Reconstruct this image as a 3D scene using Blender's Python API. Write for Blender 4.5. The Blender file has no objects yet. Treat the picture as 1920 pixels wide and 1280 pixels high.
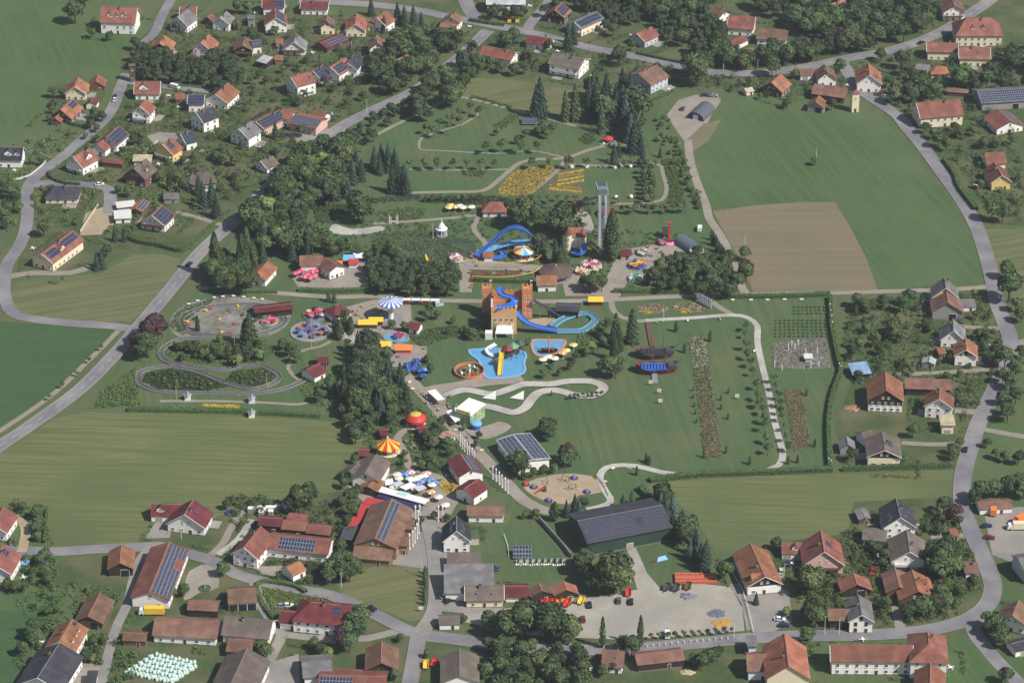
import bpy,math,random
import numpy as np
from mathutils import Vector,Matrix
from mathutils.geometry import tessellate_polygon

random.seed(7)
S=bpy.context.scene
COL=S.collection

# ---------------------------------------------------------------- camera, sky, sun, exposure
FPX,DEP,DIST=6000.0,math.radians(29.0),1395.0
CX,CY=960.0,640.0
CAM=Vector((0,-DIST*math.cos(DEP),DIST*math.sin(DEP)))
FWD=Vector((0,math.cos(DEP),-math.sin(DEP)))
UPV=Vector((0,math.sin(DEP),math.cos(DEP)))
cam_d=bpy.data.cameras.new('camera')
cam=bpy.data.objects.new('camera',cam_d)
COL.objects.link(cam)
cam.location=CAM
cam.rotation_euler=(math.pi/2-DEP,0,0)
cam_d.sensor_width=36.0
cam_d.sensor_fit='HORIZONTAL'
cam_d.lens=36.0*FPX/1920.0
cam_d.clip_start=20.0
cam_d.clip_end=12000.0
S.camera=cam

HAZE=0.00006
SUN_EL,SUN_AZ=math.radians(47.0),math.radians(-31.0)     # azimuth counted from +X
SUN_DIR=Vector((math.cos(SUN_EL)*math.cos(SUN_AZ),math.cos(SUN_EL)*math.sin(SUN_AZ),math.sin(SUN_EL)))
world=bpy.data.worlds.new('World')
S.world=world
world.use_nodes=True
wn=world.node_tree
sky=wn.nodes.new('ShaderNodeTexSky')
sky.sky_type='NISHITA'
sky.sun_disc=False
sky.sun_elevation=SUN_EL
sky.sun_rotation=math.pi/2-SUN_AZ
sky.air_density=1.2
sky.dust_density=1.6
wn.links.new(sky.outputs[0],wn.nodes['Background'].inputs[0])
wn.nodes['Background'].inputs[1].default_value=0.062
sun_d=bpy.data.lights.new('sun','SUN')
sun_d.energy=4.7
sun_d.angle=math.radians(0.53)
sun_d.color=(1.0,0.955,0.88)
sun=bpy.data.objects.new('sun',sun_d)
COL.objects.link(sun)
sun.rotation_euler=SUN_DIR.to_track_quat('Z','Y').to_euler()
sun.location=(600,-300,900)
S.view_settings.view_transform='Standard'
S.view_settings.look='None'
S.view_settings.exposure=0.27
S.view_settings.gamma=1.0
S.view_settings.use_curve_mapping=False
S.render.engine='CYCLES'
S.cycles.max_bounces=4
S.cycles.diffuse_bounces=2
S.cycles.glossy_bounces=2
S.cycles.transparent_max_bounces=8

# ---------------------------------------------------------------- helpers
def G(px,py,z=0.0):
    """pixel of the photograph -> point on the level z"""
    d=FWD+Vector((1,0,0))*((px-CX)/FPX)+UPV*((CY-py)/FPX)
    t=(z-CAM.z)/d.z
    return CAM+d*t

def scale_at(py):
    return FPX/DIST*(1+(py-CY)/(FPX*math.tan(DEP)))

def lin(c):
    c=c/255.0
    return c/12.92 if c <= 0.04045 else ((c+0.055)/1.055) ** 2.4

def srgb(r,g,b,k=1.0):
    return (lin(r)*k,lin(g)*k,lin(b)*k)

MATS={}
def mat(name,c1,c2=None,scale=0.6,rough=0.85,detail=3.0,metal=0.0,island=0.0,objrand=0.0,spec=0.25,
        bands=None,c3=None,scale3=0.05,coord='Object',contrast=(0.3,0.7),bump=0.0,grain=None):
    if name in MATS:
        return MATS[name]
    if grain is None:grain=0.16 if detail >= 5.0 and not name.startswith(('roof','plaster')) else 0.0
    if not name.startswith(('leaves','plaster','window','paint','bark')):
        c1=tuple(x*0.8 for x in c1)
        c2=None if c2 is None else tuple(x*0.8 for x in c2)
        c3=None if c3 is None else tuple(x*0.8 for x in c3)
        if any(k in name for k in ('lawn','grass','field','garden')):
            gr=lambda c:None if c is None else (c[0]*0.96,c[1]*0.95,c[2]*1.1)
            c1,c2,c3=gr(c1),gr(c2),gr(c3)
            if bands:bands=(bands[0],bands[1],gr(bands[2]),bands[3],bands[4])
        if bands:bands=(bands[0],bands[1],tuple(x*0.8 for x in bands[2]),bands[3],bands[4])
    m=bpy.data.materials.new(name)
    m.use_nodes=True
    nt=m.node_tree
    N,L=nt.nodes,nt.links
    b=N['Principled BSDF']
    b.inputs['Roughness'].default_value=rough
    b.inputs['Metallic'].default_value=metal
    b.inputs['Specular IOR Level'].default_value=spec
    col=None
    tc=N.new('ShaderNodeTexCoord')
    src=tc.outputs[coord]
    if coord== 'World':
        pass
    if c2 is None:
        c2=tuple(x*0.8 for x in c1)
    no=N.new('ShaderNodeTexNoise')
    no.inputs['Scale'].default_value=scale
    no.inputs['Detail'].default_value=detail
    no.inputs['Roughness'].default_value=0.65
    L.new(src,no.inputs['Vector'])
    mr=N.new('ShaderNodeMapRange')
    mr.inputs[1].default_value,mr.inputs[2].default_value=contrast
    L.new(no.outputs['Fac'],mr.inputs[0])
    mx=N.new('ShaderNodeMix'); mx.data_type='RGBA'
    mx.inputs[6].default_value=(*c1,1); mx.inputs[7].default_value=(*c2,1)
    L.new(mr.outputs[0],mx.inputs[0])
    col=mx.outputs[2]
    if c3 is not None:
        n3=N.new('ShaderNodeTexNoise')
        n3.inputs['Scale'].default_value=scale3
        n3.inputs['Detail'].default_value=4.0
        L.new(src,n3.inputs['Vector'])
        m3=N.new('ShaderNodeMapRange')
        m3.inputs[1].default_value,m3.inputs[2].default_value=0.42,0.66
        L.new(n3.outputs['Fac'],m3.inputs[0])
        mm=N.new('ShaderNodeMix'); mm.data_type='RGBA'
        L.new(m3.outputs[0],mm.inputs[0]); L.new(col,mm.inputs[6])
        mm.inputs[7].default_value=(*c3,1)
        col=mm.outputs[2]
    if bands:
        # bands = (period m, angle deg, colour, amount, distortion)
        per,ang,bc,amt,dist=bands
        m0=N.new('ShaderNodeMapping')
        m0.inputs['Rotation'].default_value=(0,0,math.radians(ang))
        L.new(src,m0.inputs['Vector'])
        mp=N.new('ShaderNodeMapping')
        mp.inputs['Scale'].default_value=(1.0/per,0.03/per,1.0)
        L.new(m0.outputs[0],mp.inputs['Vector'])
        nb=N.new('ShaderNodeTexNoise')
        nb.inputs['Scale'].default_value=1.0
        nb.inputs['Detail'].default_value=2.5
        nb.inputs['Distortion'].default_value=dist
        L.new(mp.outputs[0],nb.inputs['Vector'])
        mb=N.new('ShaderNodeMapRange')
        mb.inputs[1].default_value,mb.inputs[2].default_value=0.4,0.62
        mb.inputs[4].default_value=amt
        L.new(nb.outputs['Fac'],mb.inputs[0])
        mm=N.new('ShaderNodeMix'); mm.data_type='RGBA'
        L.new(mb.outputs[0],mm.inputs[0]); L.new(col,mm.inputs[6])
        mm.inputs[7].default_value=(*bc,1)
        col=mm.outputs[2]
    if island>0 or objrand>0:
        hs=N.new('ShaderNodeHueSaturation')
        L.new(col,hs.inputs['Color'])
        add=None
        if island>0:
            ge=N.new('ShaderNodeNewGeometry')
            a=N.new('ShaderNodeMapRange')
            a.inputs[3].default_value,a.inputs[4].default_value=1-island,1+island
            L.new(ge.outputs['Random Per Island'],a.inputs[0])
            add=a.outputs[0]
        if objrand>0:
            oi=N.new('ShaderNodeObjectInfo')
            a2=N.new('ShaderNodeMapRange')
            a2.inputs[3].default_value,a2.inputs[4].default_value=1-objrand,1+objrand
            L.new(oi.outputs['Random'],a2.inputs[0])
            if add is not None:
                mu=N.new('ShaderNodeMath'); mu.operation='MULTIPLY'
                L.new(add,mu.inputs[0]); L.new(a2.outputs[0],mu.inputs[1])
                add=mu.outputs[0]
            else:
                add=a2.outputs[0]
            # hue shift from a second hash of the random value
            h1=N.new('ShaderNodeMath'); h1.operation='MULTIPLY'; h1.inputs[1].default_value=37.7
            L.new(oi.outputs['Random'],h1.inputs[0])
            h2=N.new('ShaderNodeMath'); h2.operation='FRACT'
            L.new(h1.outputs[0],h2.inputs[0])
            h3=N.new('ShaderNodeMapRange')
            h3.inputs[3].default_value,h3.inputs[4].default_value=0.5-0.06*objrand,0.5+0.05*objrand
            L.new(h2.outputs[0],h3.inputs[0])
            L.new(h3.outputs[0],hs.inputs['Hue'])
        L.new(add,hs.inputs['Value'])
        col=hs.outputs['Color']
    if grain>0:
        ng=N.new('ShaderNodeTexNoise')
        ng.inputs['Scale'].default_value=1.3
        ng.inputs['Detail'].default_value=5.0
        ng.inputs['Roughness'].default_value=0.8
        L.new(src,ng.inputs['Vector'])
        gm=N.new('ShaderNodeMapRange')
        gm.inputs[1].default_value,gm.inputs[2].default_value=0.3,0.7
        gm.inputs[3].default_value,gm.inputs[4].default_value=1-grain,1+grain
        L.new(ng.outputs['Fac'],gm.inputs[0])
        hg=N.new('ShaderNodeHueSaturation')
        L.new(col,hg.inputs['Color']); L.new(gm.outputs[0],hg.inputs['Value'])
        col=hg.outputs['Color']
    L.new(col,b.inputs['Base Color'])
    if bump>0:
        bu=N.new('ShaderNodeBump')
        bu.inputs['Strength'].default_value=bump
        bu.inputs['Distance'].default_value=0.3
        L.new(no.outputs['Fac'],bu.inputs['Height'])
        L.new(bu.outputs[0],b.inputs['Normal'])
    MATS[name]=m
    return m

def link(o,parent=None):
    COL.objects.link(o)
    if parent is not None:
        o.parent=parent
    return o

def tag(o,label=None,cat=None,group=None,kind=None):
    if label:o['label']=label
    if cat:o['category']=cat
    if group:o['group']=group
    if kind:o['kind']=kind
    return o

def empty(name,loc,rz=0.0,scale=None):
    o=bpy.data.objects.new(name,None)
    o.empty_display_size=0.5
    o.location=loc
    o.rotation_euler=(0,0,rz)
    if scale is not None:
        o.scale=scale if hasattr(scale,'__len__') else (scale,)*3
    COL.objects.link(o)
    return o

class MB:
    """collects shapes into one mesh"""
    def __init__(s):
        s.v,s.f,s.m=[],[],[]
    def add(s,vs,fs,mi=0):
        o=len(s.v)
        s.v+= [tuple(p) for p in vs]
        for q in fs:
            s.f.append(tuple(i+o for i in q)); s.m.append(mi)
        return s
    def box(s,c,d,mi=0,rz=0.0,bottom=True):
        x,y,z=c; a,b,h=d[0]/2,d[1]/2,d[2]/2
        cs,sn=math.cos(rz),math.sin(rz)
        vs=[]
        for sz in (-1,1):
            for sx,sy in ((-1,-1),(1,-1),(1,1),(-1,1)):
                vs.append((x+sx*a*cs-sy*b*sn,y+sx*a*sn+sy*b*cs,z+sz*h))
        fs=[(4,5,6,7),(0,1,5,4),(1,2,6,5),(2,3,7,6),(3,0,4,7)]
        if bottom:fs.append((3,2,1,0))
        return s.add(vs,fs,mi)
    def prism(s,poly,z0,z1,mi=0):
        n=len(poly)
        vs=[(p[0],p[1],z0) for p in poly]+[(p[0],p[1],z1) for p in poly]
        fs=[tuple(range(n,2*n)),tuple(range(n-1,-1,-1))]
        fs+= [(i,(i+1) % n,n+(i+1) % n,n+i) for i in range(n)]
        return s.add(vs,fs,mi)
    def slab(s,quad,t,mi=0):
        """quad lies on top; thickness t downwards"""
        n=len(quad)
        vs=[tuple(q) for q in quad]+[(q[0],q[1],q[2]-t) for q in quad]
        fs=[tuple(range(n)),tuple(range(2*n-1,n-1,-1))]
        fs+= [(i,n+i,n+(i+1) % n,(i+1) % n) for i in range(n)]
        return s.add(vs,fs,mi)
    def cyl(s,c,r,h,n=12,mi=0,r2=None,cap=True):
        r2=r if r2 is None else r2
        x,y,z=c
        vs=[(x+r*math.cos(2*math.pi*i/n),y+r*math.sin(2*math.pi*i/n),z) for i in range(n)]
        vs+= [(x+r2*math.cos(2*math.pi*i/n),y+r2*math.sin(2*math.pi*i/n),z+h) for i in range(n)]
        fs=[(i,(i+1) % n,n+(i+1) % n,n+i) for i in range(n)]
        if cap:fs+= [tuple(range(n,2*n)),tuple(range(n-1,-1,-1))]
        return s.add(vs,fs,mi)
    def lathe(s,prof,n=16,mi=0,c=(0,0,0),a0=0.0,a1=2*math.pi):
        full=abs(a1-a0-2*math.pi)<1e-6
        k=n if full else n+1
        vs=[]
        for r,z in prof:
            for i in range(k):
                a=a0+(a1-a0)*i/n
                vs.append((c[0]+r*math.cos(a),c[1]+r*math.sin(a),c[2]+z))
        fs=[]
        for j in range(len(prof)-1):
            for i in range(n):
                i2=(i+1) % k if full else i+1
                fs.append((j*k+i,j*k+i2,(j+1)*k+i2,(j+1)*k+i))
        return s.add(vs,fs,mi)
    def bar(s,p,q,r,n=6,mi=0,r2=None):
        p,q=Vector(p),Vector(q)
        d=q-p
        if d.length<1e-6:return s
        d.normalize()
        u=d.orthogonal().normalized(); w=d.cross(u)
        r2=r if r2 is None else r2
        vs=[]
        for pt,rr in ((p,r),(q,r2)):
            for i in range(n):
                a=2*math.pi*i/n
                vs.append(pt+u*(rr*math.cos(a))+w*(rr*math.sin(a)))
        fs=[(i,(i+1) % n,n+(i+1) % n,n+i) for i in range(n)]
        fs+= [tuple(range(n,2*n)),tuple(range(n-1,-1,-1))]
        return s.add(vs,fs,mi)
    def chain(s,pts,r,n=6,mi=0):
        for a,b in zip(pts[:-1],pts[1:]):s.bar(a,b,r,n,mi)
        return s
    def ball(s,c,r,n=10,m=6,mi=0,sz=1.0):
        prof=[(max(1e-3,r*math.sin(math.pi*j/m)),-r*sz*math.cos(math.pi*j/m)) for j in range(m+1)]
        return s.lathe(prof,n,mi,c)
    def mesh(s,name,mats):
        me=bpy.data.meshes.new(name)
        me.from_pydata(s.v,[],s.f)
        for m in mats:me.materials.append(m)
        if len(mats)>1:
            me.polygons.foreach_set('material_index',s.m)
        me.update()
        return me
    def build(s,name,mats,parent=None,loc=None,smooth=False):
        if not isinstance(mats,(list,tuple)):mats=[mats]
        me=s.mesh(name,mats)
        if smooth:
            me.polygons.foreach_set('use_smooth',[True]*len(me.polygons))
        o=bpy.data.objects.new(name,me)
        if loc is not None:o.location=loc
        return link(o,parent)

def inst(name,me,parent=None,loc=(0,0,0),rz=0.0,scale=None):
    o=bpy.data.objects.new(name,me)
    o.location=loc
    if rz:o.rotation_euler=(0,0,rz)
    if scale is not None:o.scale=scale if hasattr(scale,'__len__') else (scale,)*3
    return link(o,parent)

def smooth_line(pts,step=4.0,closed=False):
    """Catmull-Rom through world points"""
    P=[Vector((p[0],p[1],p[2] if len(p)>2 else 0)) for p in pts]
    n=len(P)
    out=[]
    rng=range(n if closed else n-1)
    for i in rng:
        p1,p2=P[i],P[(i+1) % n]
        p0=P[(i-1) % n] if (closed or i>0) else p1*2-p2
        p3=P[(i+2) % n] if (closed or i+2<n) else p2*2-p1
        k=max(2,int((p2-p1).length/step))
        for j in range(k):
            t=j/k
            out.append(0.5*((2*p1)+(p2-p0)*t+(2*p0-5*p1+4*p2-p3)*t*t+(3*p1-p0-3*p2+p3)*t ** 3))
    if not closed:out.append(P[-1])
    return out

def offset_line(pts,d,closed=False):
    out=[]
    n=len(pts)
    for i in range(n):
        a=pts[(i-1) % n] if (closed or i>0) else pts[i]
        b=pts[(i+1) % n] if (closed or i<n-1) else pts[i]
        t=(b-a); t.z=0
        if t.length<1e-6:t=Vector((1,0,0))
        t.normalize()
        out.append(pts[i]+Vector((-t.y,t.x,0))*d)
    return out

def strip_mesh(mb,pts,w0,w1,z,mi=0,closed=False,dz=0.0):
    """a ribbon between the offsets w0 and w1 of a line; dz gives it a height"""
    l,r=offset_line(pts,w1,closed),offset_line(pts,w0,closed)
    n=len(pts)
    vs=[(p.x,p.y,p.z+z+dz) for p in l]+[(p.x,p.y,p.z+z+dz) for p in r]
    rng=range(n if closed else n-1)
    fs=[(n+i,n+(i+1) % n,(i+1) % n,i) for i in rng]
    mb.add(vs,fs,mi)
    if dz>0:
        for side,sgn in ((l,1),(r,-1)):
            vs=[(p.x,p.y,p.z+z+dz) for p in side]+[(p.x,p.y,p.z+z-0.02) for p in side]
            fs=[((i,(i+1) % n,n+(i+1) % n,n+i) if sgn>0 else (n+i,n+(i+1) % n,(i+1) % n,i)) for i in rng]
            mb.add(vs,fs,mi)

AVNAMES=('gravel_lot','gravel_yard','playground_sand','kart_arena','square','street_square','car_park','forecourt','courtyard','driveway','building_plot','pond','quarry_basin')
_lay={}
def lay(z):
    """every sheet of one layer gets its own level"""
    _lay[z]=_lay.get(z,0)+1
    return z+0.0009*_lay[z]

def patch(name,pix,z,m,smooth=False,kind='structure',parent=None,jitter=0.0):
    """a sheet of ground bounded by photograph pixels"""
    z=lay(z)
    W=[G(x,y) for x,y in pix]
    if smooth:W=smooth_line(W,5.0,True)
    if name in AVNAMES:AVOID.append([(p.x,p.y) for p in W])
    W=[Vector((p.x,p.y,z)) for p in W]
    tris=tessellate_polygon([W])
    fs=[]
    for t in tris:
        a,b,c=(W[i] for i in t)
        fs.append(t if (b-a).cross(c-a).z>0 else t[::-1])
    me=bpy.data.meshes.new(name)
    me.from_pydata([tuple(p) for p in W],[],fs)
    me.materials.append(m)
    o=link(bpy.data.objects.new(name,me),parent)
    if kind and parent is None:o['kind']=kind
    return o

ROADP=[]
AVOID=[]
def road(name,pix,w,z,m,kerb=None,step=4.0,closed=False):
    z=lay(z)
    pts=smooth_line([G(x,y) for x,y in pix],step,closed)
    for p in pts:ROADP.append((p.x,p.y,w/2))
    mb=MB(); strip_mesh(mb,pts,-w/2,w/2,z,0,closed)
    o=mb.build(name,m); o['kind']='structure'
    if kerb:
        for sd in (-1,1):
            k=MB()
            a,b=sorted((sd*w/2,sd*(w/2+0.22)))
            strip_mesh(k,pts,a,b,z,0,closed,dz=0.1)
            k.build('kerb',kerb,o)
    return o,pts

def dashes(parent,pts,m,z,on=4.0,off=6.0,w=0.16,t0=0.0,t1=1.0):
    d=0.0; mb=MB(); tot=sum((b-a).length for a,b in zip(pts[:-1],pts[1:])); 
    for a,b in zip(pts[:-1],pts[1:]):
        l=(b-a).length
        if t0*tot <= d <= t1*tot and (d % (on+off))<on:
            t=(b-a).normalized(); nrm=Vector((-t.y,t.x,0))*w
            mb.add([(p.x,p.y,z) for p in (a+nrm,a-nrm,b-nrm,b+nrm)],[(0,1,2,3)])
        d+= l
    if mb.v:mb.build('road_marking',m,parent)
# ---------------------------------------------------------------- surface materials
K=1.0
M_lawn=mat('lawn_grass',srgb(84,106,66),srgb(96,112,70),0.35,0.95,6.0,spec=0.05,c3=srgb(108,112,74),scale3=0.022,bands=(3.0,12,srgb(80,100,62),0.45,0.6))
M_park=mat('park_lawn',srgb(82,108,68),srgb(95,114,72),0.4,0.95,6.0,spec=0.05,c3=srgb(106,115,74),scale3=0.03,bands=(2.4,-8,srgb(76,100,62),0.5,0.5))
M_meadow=mat('meadow_grass',srgb(76,102,58),srgb(84,106,62),0.3,0.95,6.0,spec=0.05,c3=srgb(98,114,74),scale3=0.018,bands=(1.8,-17,srgb(98,116,72),0.6,0.8))
M_dark_field=mat('dark_green_field',srgb(74,98,60),srgb(82,106,66),0.25,0.95,5.0,spec=0.05,c3=srgb(76,106,66),scale3=0.02,bands=(2.0,80,srgb(68,92,56),0.5,0.8))
M_mown=mat('mown_field',srgb(116,124,78),srgb(124,128,84),0.3,0.95,5.0,spec=0.05,c3=srgb(100,114,72),scale3=0.015,bands=(1.3,93,srgb(98,108,64),0.8,0.25))
M_mown2=mat('dry_mown_field',srgb(112,116,76),srgb(104,114,72),0.25,0.95,5.0,spec=0.05,c3=srgb(98,108,68),scale3=0.03,bands=(2.2,70,srgb(126,124,84),0.8,0.8))
M_plough=mat('stubble_soil',srgb(134,122,102),srgb(120,114,92),0.5,0.95,7.0,spec=0.05,c3=srgb(114,118,90),scale3=0.025,bands=(2.5,88,srgb(142,126,108),0.5,0.3))
M_garden=mat('garden_ground',srgb(88,104,62),srgb(70,88,52),0.25,0.95,6.0,spec=0.05,c3=srgb(110,110,76),scale3=0.06)
M_asphalt=mat('asphalt',srgb(134,132,138),srgb(120,118,126),0.18,0.9,6.0,spec=0.15,c3=srgb(150,148,148),scale3=0.06)
M_asphalt2=mat('old_asphalt',srgb(150,146,142),srgb(134,132,132),0.2,0.9,5.0,spec=0.15,c3=srgb(160,154,146),scale3=0.07)
M_path=mat('path_gravel',srgb(158,150,138),srgb(144,138,126),0.3,0.95,5.0,spec=0.05)
M_gravel=mat('yard_gravel',srgb(186,180,168),srgb(158,152,142),0.1,0.95,7.0,spec=0.05,c3=srgb(160,156,148),scale3=0.04)
M_paving=mat('paving',srgb(168,158,146),srgb(152,146,138),0.4,0.9,4.0,spec=0.1,c3=srgb(150,140,130),scale3=0.1)
M_track=mat('pale_track',srgb(204,200,192),srgb(184,182,174),0.3,0.9,5.0,spec=0.1,c3=srgb(164,162,156),scale3=0.09)
M_sand=mat('sand',srgb(176,158,132),srgb(164,148,124),0.4,0.95,5.0,spec=0.05,c3=srgb(184,168,144),scale3=0.12)
M_kart=mat('kart_gravel',srgb(134,130,122),srgb(104,104,92),0.3,0.95,7.0,spec=0.05,c3=srgb(150,146,142),scale3=0.09,contrast=(.4,.6))
M_bed=mat('bed_soil',srgb(118,108,88),srgb(92,96,66),0.4,0.95,6.0,spec=0.05,c3=srgb(96,106,68),scale3=0.18)
M_kerb=mat('kerb_stone',srgb(160,156,148),srgb(146,142,134),0.8,0.9)
M_paint=mat('road_paint',srgb(190,190,188),srgb(170,170,168),1.0,0.8)
M_pond=mat('pond_water',srgb(74,86,62),srgb(58,68,58),0.12,0.25,spec=0.4,c3=srgb(84,98,64),scale3=.15)
M_poolfloor=mat('pool_blue',srgb(96,164,214),srgb(110,176,222),0.3,0.35,spec=0.5)

# ---------------------------------------------------------------- the ground sheet
mb=MB()
mb.add([(-4000,-3000,0),(4000,-3000,0),(4000,6000,0),(-4000,6000,0)],[(0,1,2,3)])
o=mb.build('ground',M_lawn); o['kind']='structure'

Z1,Z2,Z3,Z4,Z5=0.02,0.07,0.13,0.19,0.24
# fields
patch('meadow',[(-60,-60),(240,-60),(245,40),(232,100),(240,130),(200,180),(120,165),(85,190),(78,245),(140,270),(95,300),(45,285),(-60,300)],Z1,M_meadow)
patch('crop_field',[(-60,600),(20,604),(110,610),(215,618),(222,632),(195,655),(100,738),(40,778),(-60,830)],Z1,M_dark_field)
patch('meadow',[(20,545),(30,530),(100,520),(185,514),(250,478),(300,476),(338,486),(328,512),(275,580),(245,603),(170,603),(70,597),(30,588)],Z1,M_mown2)
patch('mown_field',[(-60,875),(30,830),(100,785),(160,772),(400,776),(560,786),(630,790),(672,800),(690,830),(672,880),(640,925),(560,960),(450,965),(285,1000),(255,1018),(90,1026),(88,955),(-60,945)],Z1,M_mown)
patch('meadow',[(1312,205),(1345,195),(1420,180),(1510,195),(1610,200),(1660,225),(1700,280),(1780,370),(1822,440),(1842,505),(1843,535),(1700,545),(1412,548),(1392,500),(1336,400),(1300,310),(1298,270),(1340,235)],Z1,M_meadow)
patch('stubble_field',[(1336,396),(1420,385),(1500,379),(1565,379),(1592,422),(1625,485),(1646,545),(1412,549),(1396,505)],Z2,M_plough)
patch('mown_field',[(1222,905),(1400,893),(1565,888),(1790,880),(1785,935),(1650,940),(1600,1000),(1480,1015),(1344,1036),(1305,975),(1262,935)],Z1,M_mown)
patch('meadow',[(625,1078),(700,1062),(795,1058),(802,1120),(792,1160),(770,1165),(690,1132),(640,1115)],Z1,M_mown2)
patch('meadow',[(-60,1120),(100,1108),(100,1040),(240,1040),(245,1075),(215,1165),(190,1240),(150,1290),(-60,1330)],Z1,M_meadow)
patch('crop_field',[(-60,1150),(90,1140),(110,1160),(70,1200),(30,1290),(-60,1330)],Z2,M_dark_field)
patch('meadow',[(1845,430),(1990,430),(1990,560),(1900,560),(1870,520)],Z1,M_mown2)
patch('meadow',[(1640,1210),(1990,1190),(1990,1330),(1740,1330)],Z1,M_meadow)
# lawns of the amusement park
patch('park_lawn',[(660,300),(720,255),(800,212),(860,182),(960,205),(1060,235),(1180,250),(1260,245),(1300,330),(1340,420),(1385,500),(1398,548),(1150,555),(870,558),(700,548),(560,540),(500,470),(610,390)],Z1,M_park)
patch('park_lawn',[(390,545),(700,560),(1150,566),(1555,558),(1572,600),(1580,690),(1560,780),(1556,880),(1300,895),(1220,905),(1180,935),(1040,955),(985,925),(780,740),(700,660),(650,620),(640,780),(420,770),(260,770),(190,760),(255,680),(300,590)],Z1,M_park)
patch('lawn',[(860,145),(960,150),(1080,170),(1090,215),(1010,212),(920,198),(865,178)],Z1,M_mown2)
# grounds of the houses
patch('garden',[(232,100),(300,40),(430,20),(640,30),(760,60),(830,140),(760,175),(640,235),(560,290),(470,370),(430,400),(380,430),(340,470),(250,470),(190,500),(30,520),(40,450),(55,350),(150,270),(215,200)],Z1,M_garden)
patch('garden',[(840,50),(1000,65),(1200,110),(1310,135),(1560,125),(1700,110),(1750,70),(1840,60),(1980,60),(1980,430),(1870,420),(1800,350),(1720,250),(1640,185),(1500,180),(1430,175),(1310,170),(1240,165),(1140,160),(1000,150),(880,130)],Z1,M_garden)
patch('garden',[(620,-40),(1980,-40),(1980,60),(1840,60),(1700,90),(1560,120),(1400,130),(1260,115),(1050,70),(850,30),(620,10)],Z1,M_garden)
patch('garden',[(1600,565),(1850,548),(1885,620),(1870,720),(1840,790),(1810,880),(1590,880),(1565,800),(1605,690)],Z1,M_garden)
patch('garden',[(1600,940),(1800,930),(1840,1040),(1855,1100),(1800,1165),(1600,1190),(1400,1190),(1380,1030),(1500,1010),(1590,1000)],Z1,M_garden)
patch('garden',[(60,1060),(260,1020),(460,950),(640,920),(700,960),(660,1070),(600,1100),(780,1190),(760,1330),(150,1330),(200,1180)],Z1,M_garden)
patch('garden',[(880,1190),(1400,1200),(1400,1330),(780,1330),(790,1200)],Z1,M_garden)
patch('lawn',[(1845,790),(1990,800),(1990,930),(1830,930),(1815,880)],Z1,M_meadow)
patch('lawn',[(888,985),(1010,985),(1060,1045),(960,1045),(890,1035)],Z2,M_park)
patch('lawn',[(970,1062),(1060,1060),(1070,1085),(985,1090)],Z2,M_park)

# ---------------------------------------------------------------- yards, squares, beds
patch('gravel_lot',[(1250,216),(1272,188),(1302,179),(1345,176),(1352,190),(1334,216),(1318,250),(1300,272),(1286,270),(1266,242)],Z2,M_paving)
patch('gravel_yard',[(870,1148),(1000,1135),(1090,1122),(1195,1105),(1182,1060),(1176,1030),(1192,1026),(1214,1075),(1240,1105),(1300,1092),(1370,1100),(1392,1140),(1396,1182),(1290,1192),(1150,1198),(980,1190),(870,1165)],Z2,M_gravel)
patch('playground_sand',[(984,906),(1042,889),(1108,892),(1130,922),(1086,928),(1064,946),(1016,936),(990,922)],Z2,M_sand,True)
patch('kart_arena',[(316,612),(326,588),(348,571),(385,562),(440,557),(500,562),(540,575),(546,590),(540,608),(522,622),(490,632),(430,635),(375,634),(335,632)],Z2,M_kart,True)
patch('square',[(640,578),(700,562),(770,566),(772,600),(730,630),(700,635),(800,650),(800,668),(760,700),(720,680),(690,650),(640,640),(610,610)],Z2,M_paving)
patch('square',[(1120,560),(1160,470),(1250,455),(1290,470),(1250,510),(1180,520),(1160,560)],Z2,M_paving)
patch('square',[(860,470),(910,468),(930,490),(1090,505),(1140,520),(1145,555),(1060,555),(1050,510),(880,505),(885,548),(862,548)],Z2,M_paving)
patch('square',[(620,500),(690,490),(690,545),(560,540),(545,515)],Z2,M_paving)
patch('square',[(650,910),(720,890),(800,880),(850,900),(860,940),(830,990),(740,960),(690,950)],Z2,M_paving)
patch('street_square',[(745,1010),(775,1000),(825,990),(842,1030),(835,1060),(790,1065),(735,1058)],Z2,M_asphalt2)
patch('square',[(780,735),(860,715),(905,705),(940,690),(985,715),(920,722),(850,735),(835,760),(870,790),(905,800),(935,790),(960,800),(930,818),(895,822),(850,790)],Z2,M_paving,True)
patch('car_park',[(1365,1095),(1440,1090),(1480,1110),(1485,1165),(1440,1190),(1400,1180),(1390,1130)],Z2,M_asphalt2)
patch('car_park',[(1845,960),(1910,950),(1990,955),(1990,1070),(1900,1055),(1860,1040)],Z2,M_asphalt2)
patch('forecourt',[(355,1070),(400,1058),(410,1100),(375,1110),(345,1125)],Z2,M_paving,True)
patch('courtyard',[(480,1062),(530,1060),(545,1075),(515,1080),(490,1075)],Z2,M_paving)
patch('driveway',[(270,1010),(300,968),(330,968),(318,1008)],Z3,M_asphalt2)
patch('driveway',[(275,255),(300,248),(330,250),(335,262),(290,272)],Z2,M_asphalt2)
patch('driveway',[(545,250),(600,240),(650,245),(620,270),(560,275)],Z2,M_asphalt2)
patch('courtyard',[(120,1240),(190,1245),(180,1290),(110,1290)],Z2,M_paving)
patch('courtyard',[(495,1245),(560,1225),(565,1300),(480,1300)],Z2,M_asphalt2)
patch('courtyard',[(865,1115),(905,1108),(945,1140),(880,1150),(820,1145)],Z3,M_asphalt2)
patch('building_plot',[(160,400),(205,385),(215,420),(190,440),(150,442)],Z2,M_sand)
patch('earth_bank',[(1285,265),(1320,232),(1352,225),(1330,262),(1300,285)],Z2,M_plough)
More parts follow.
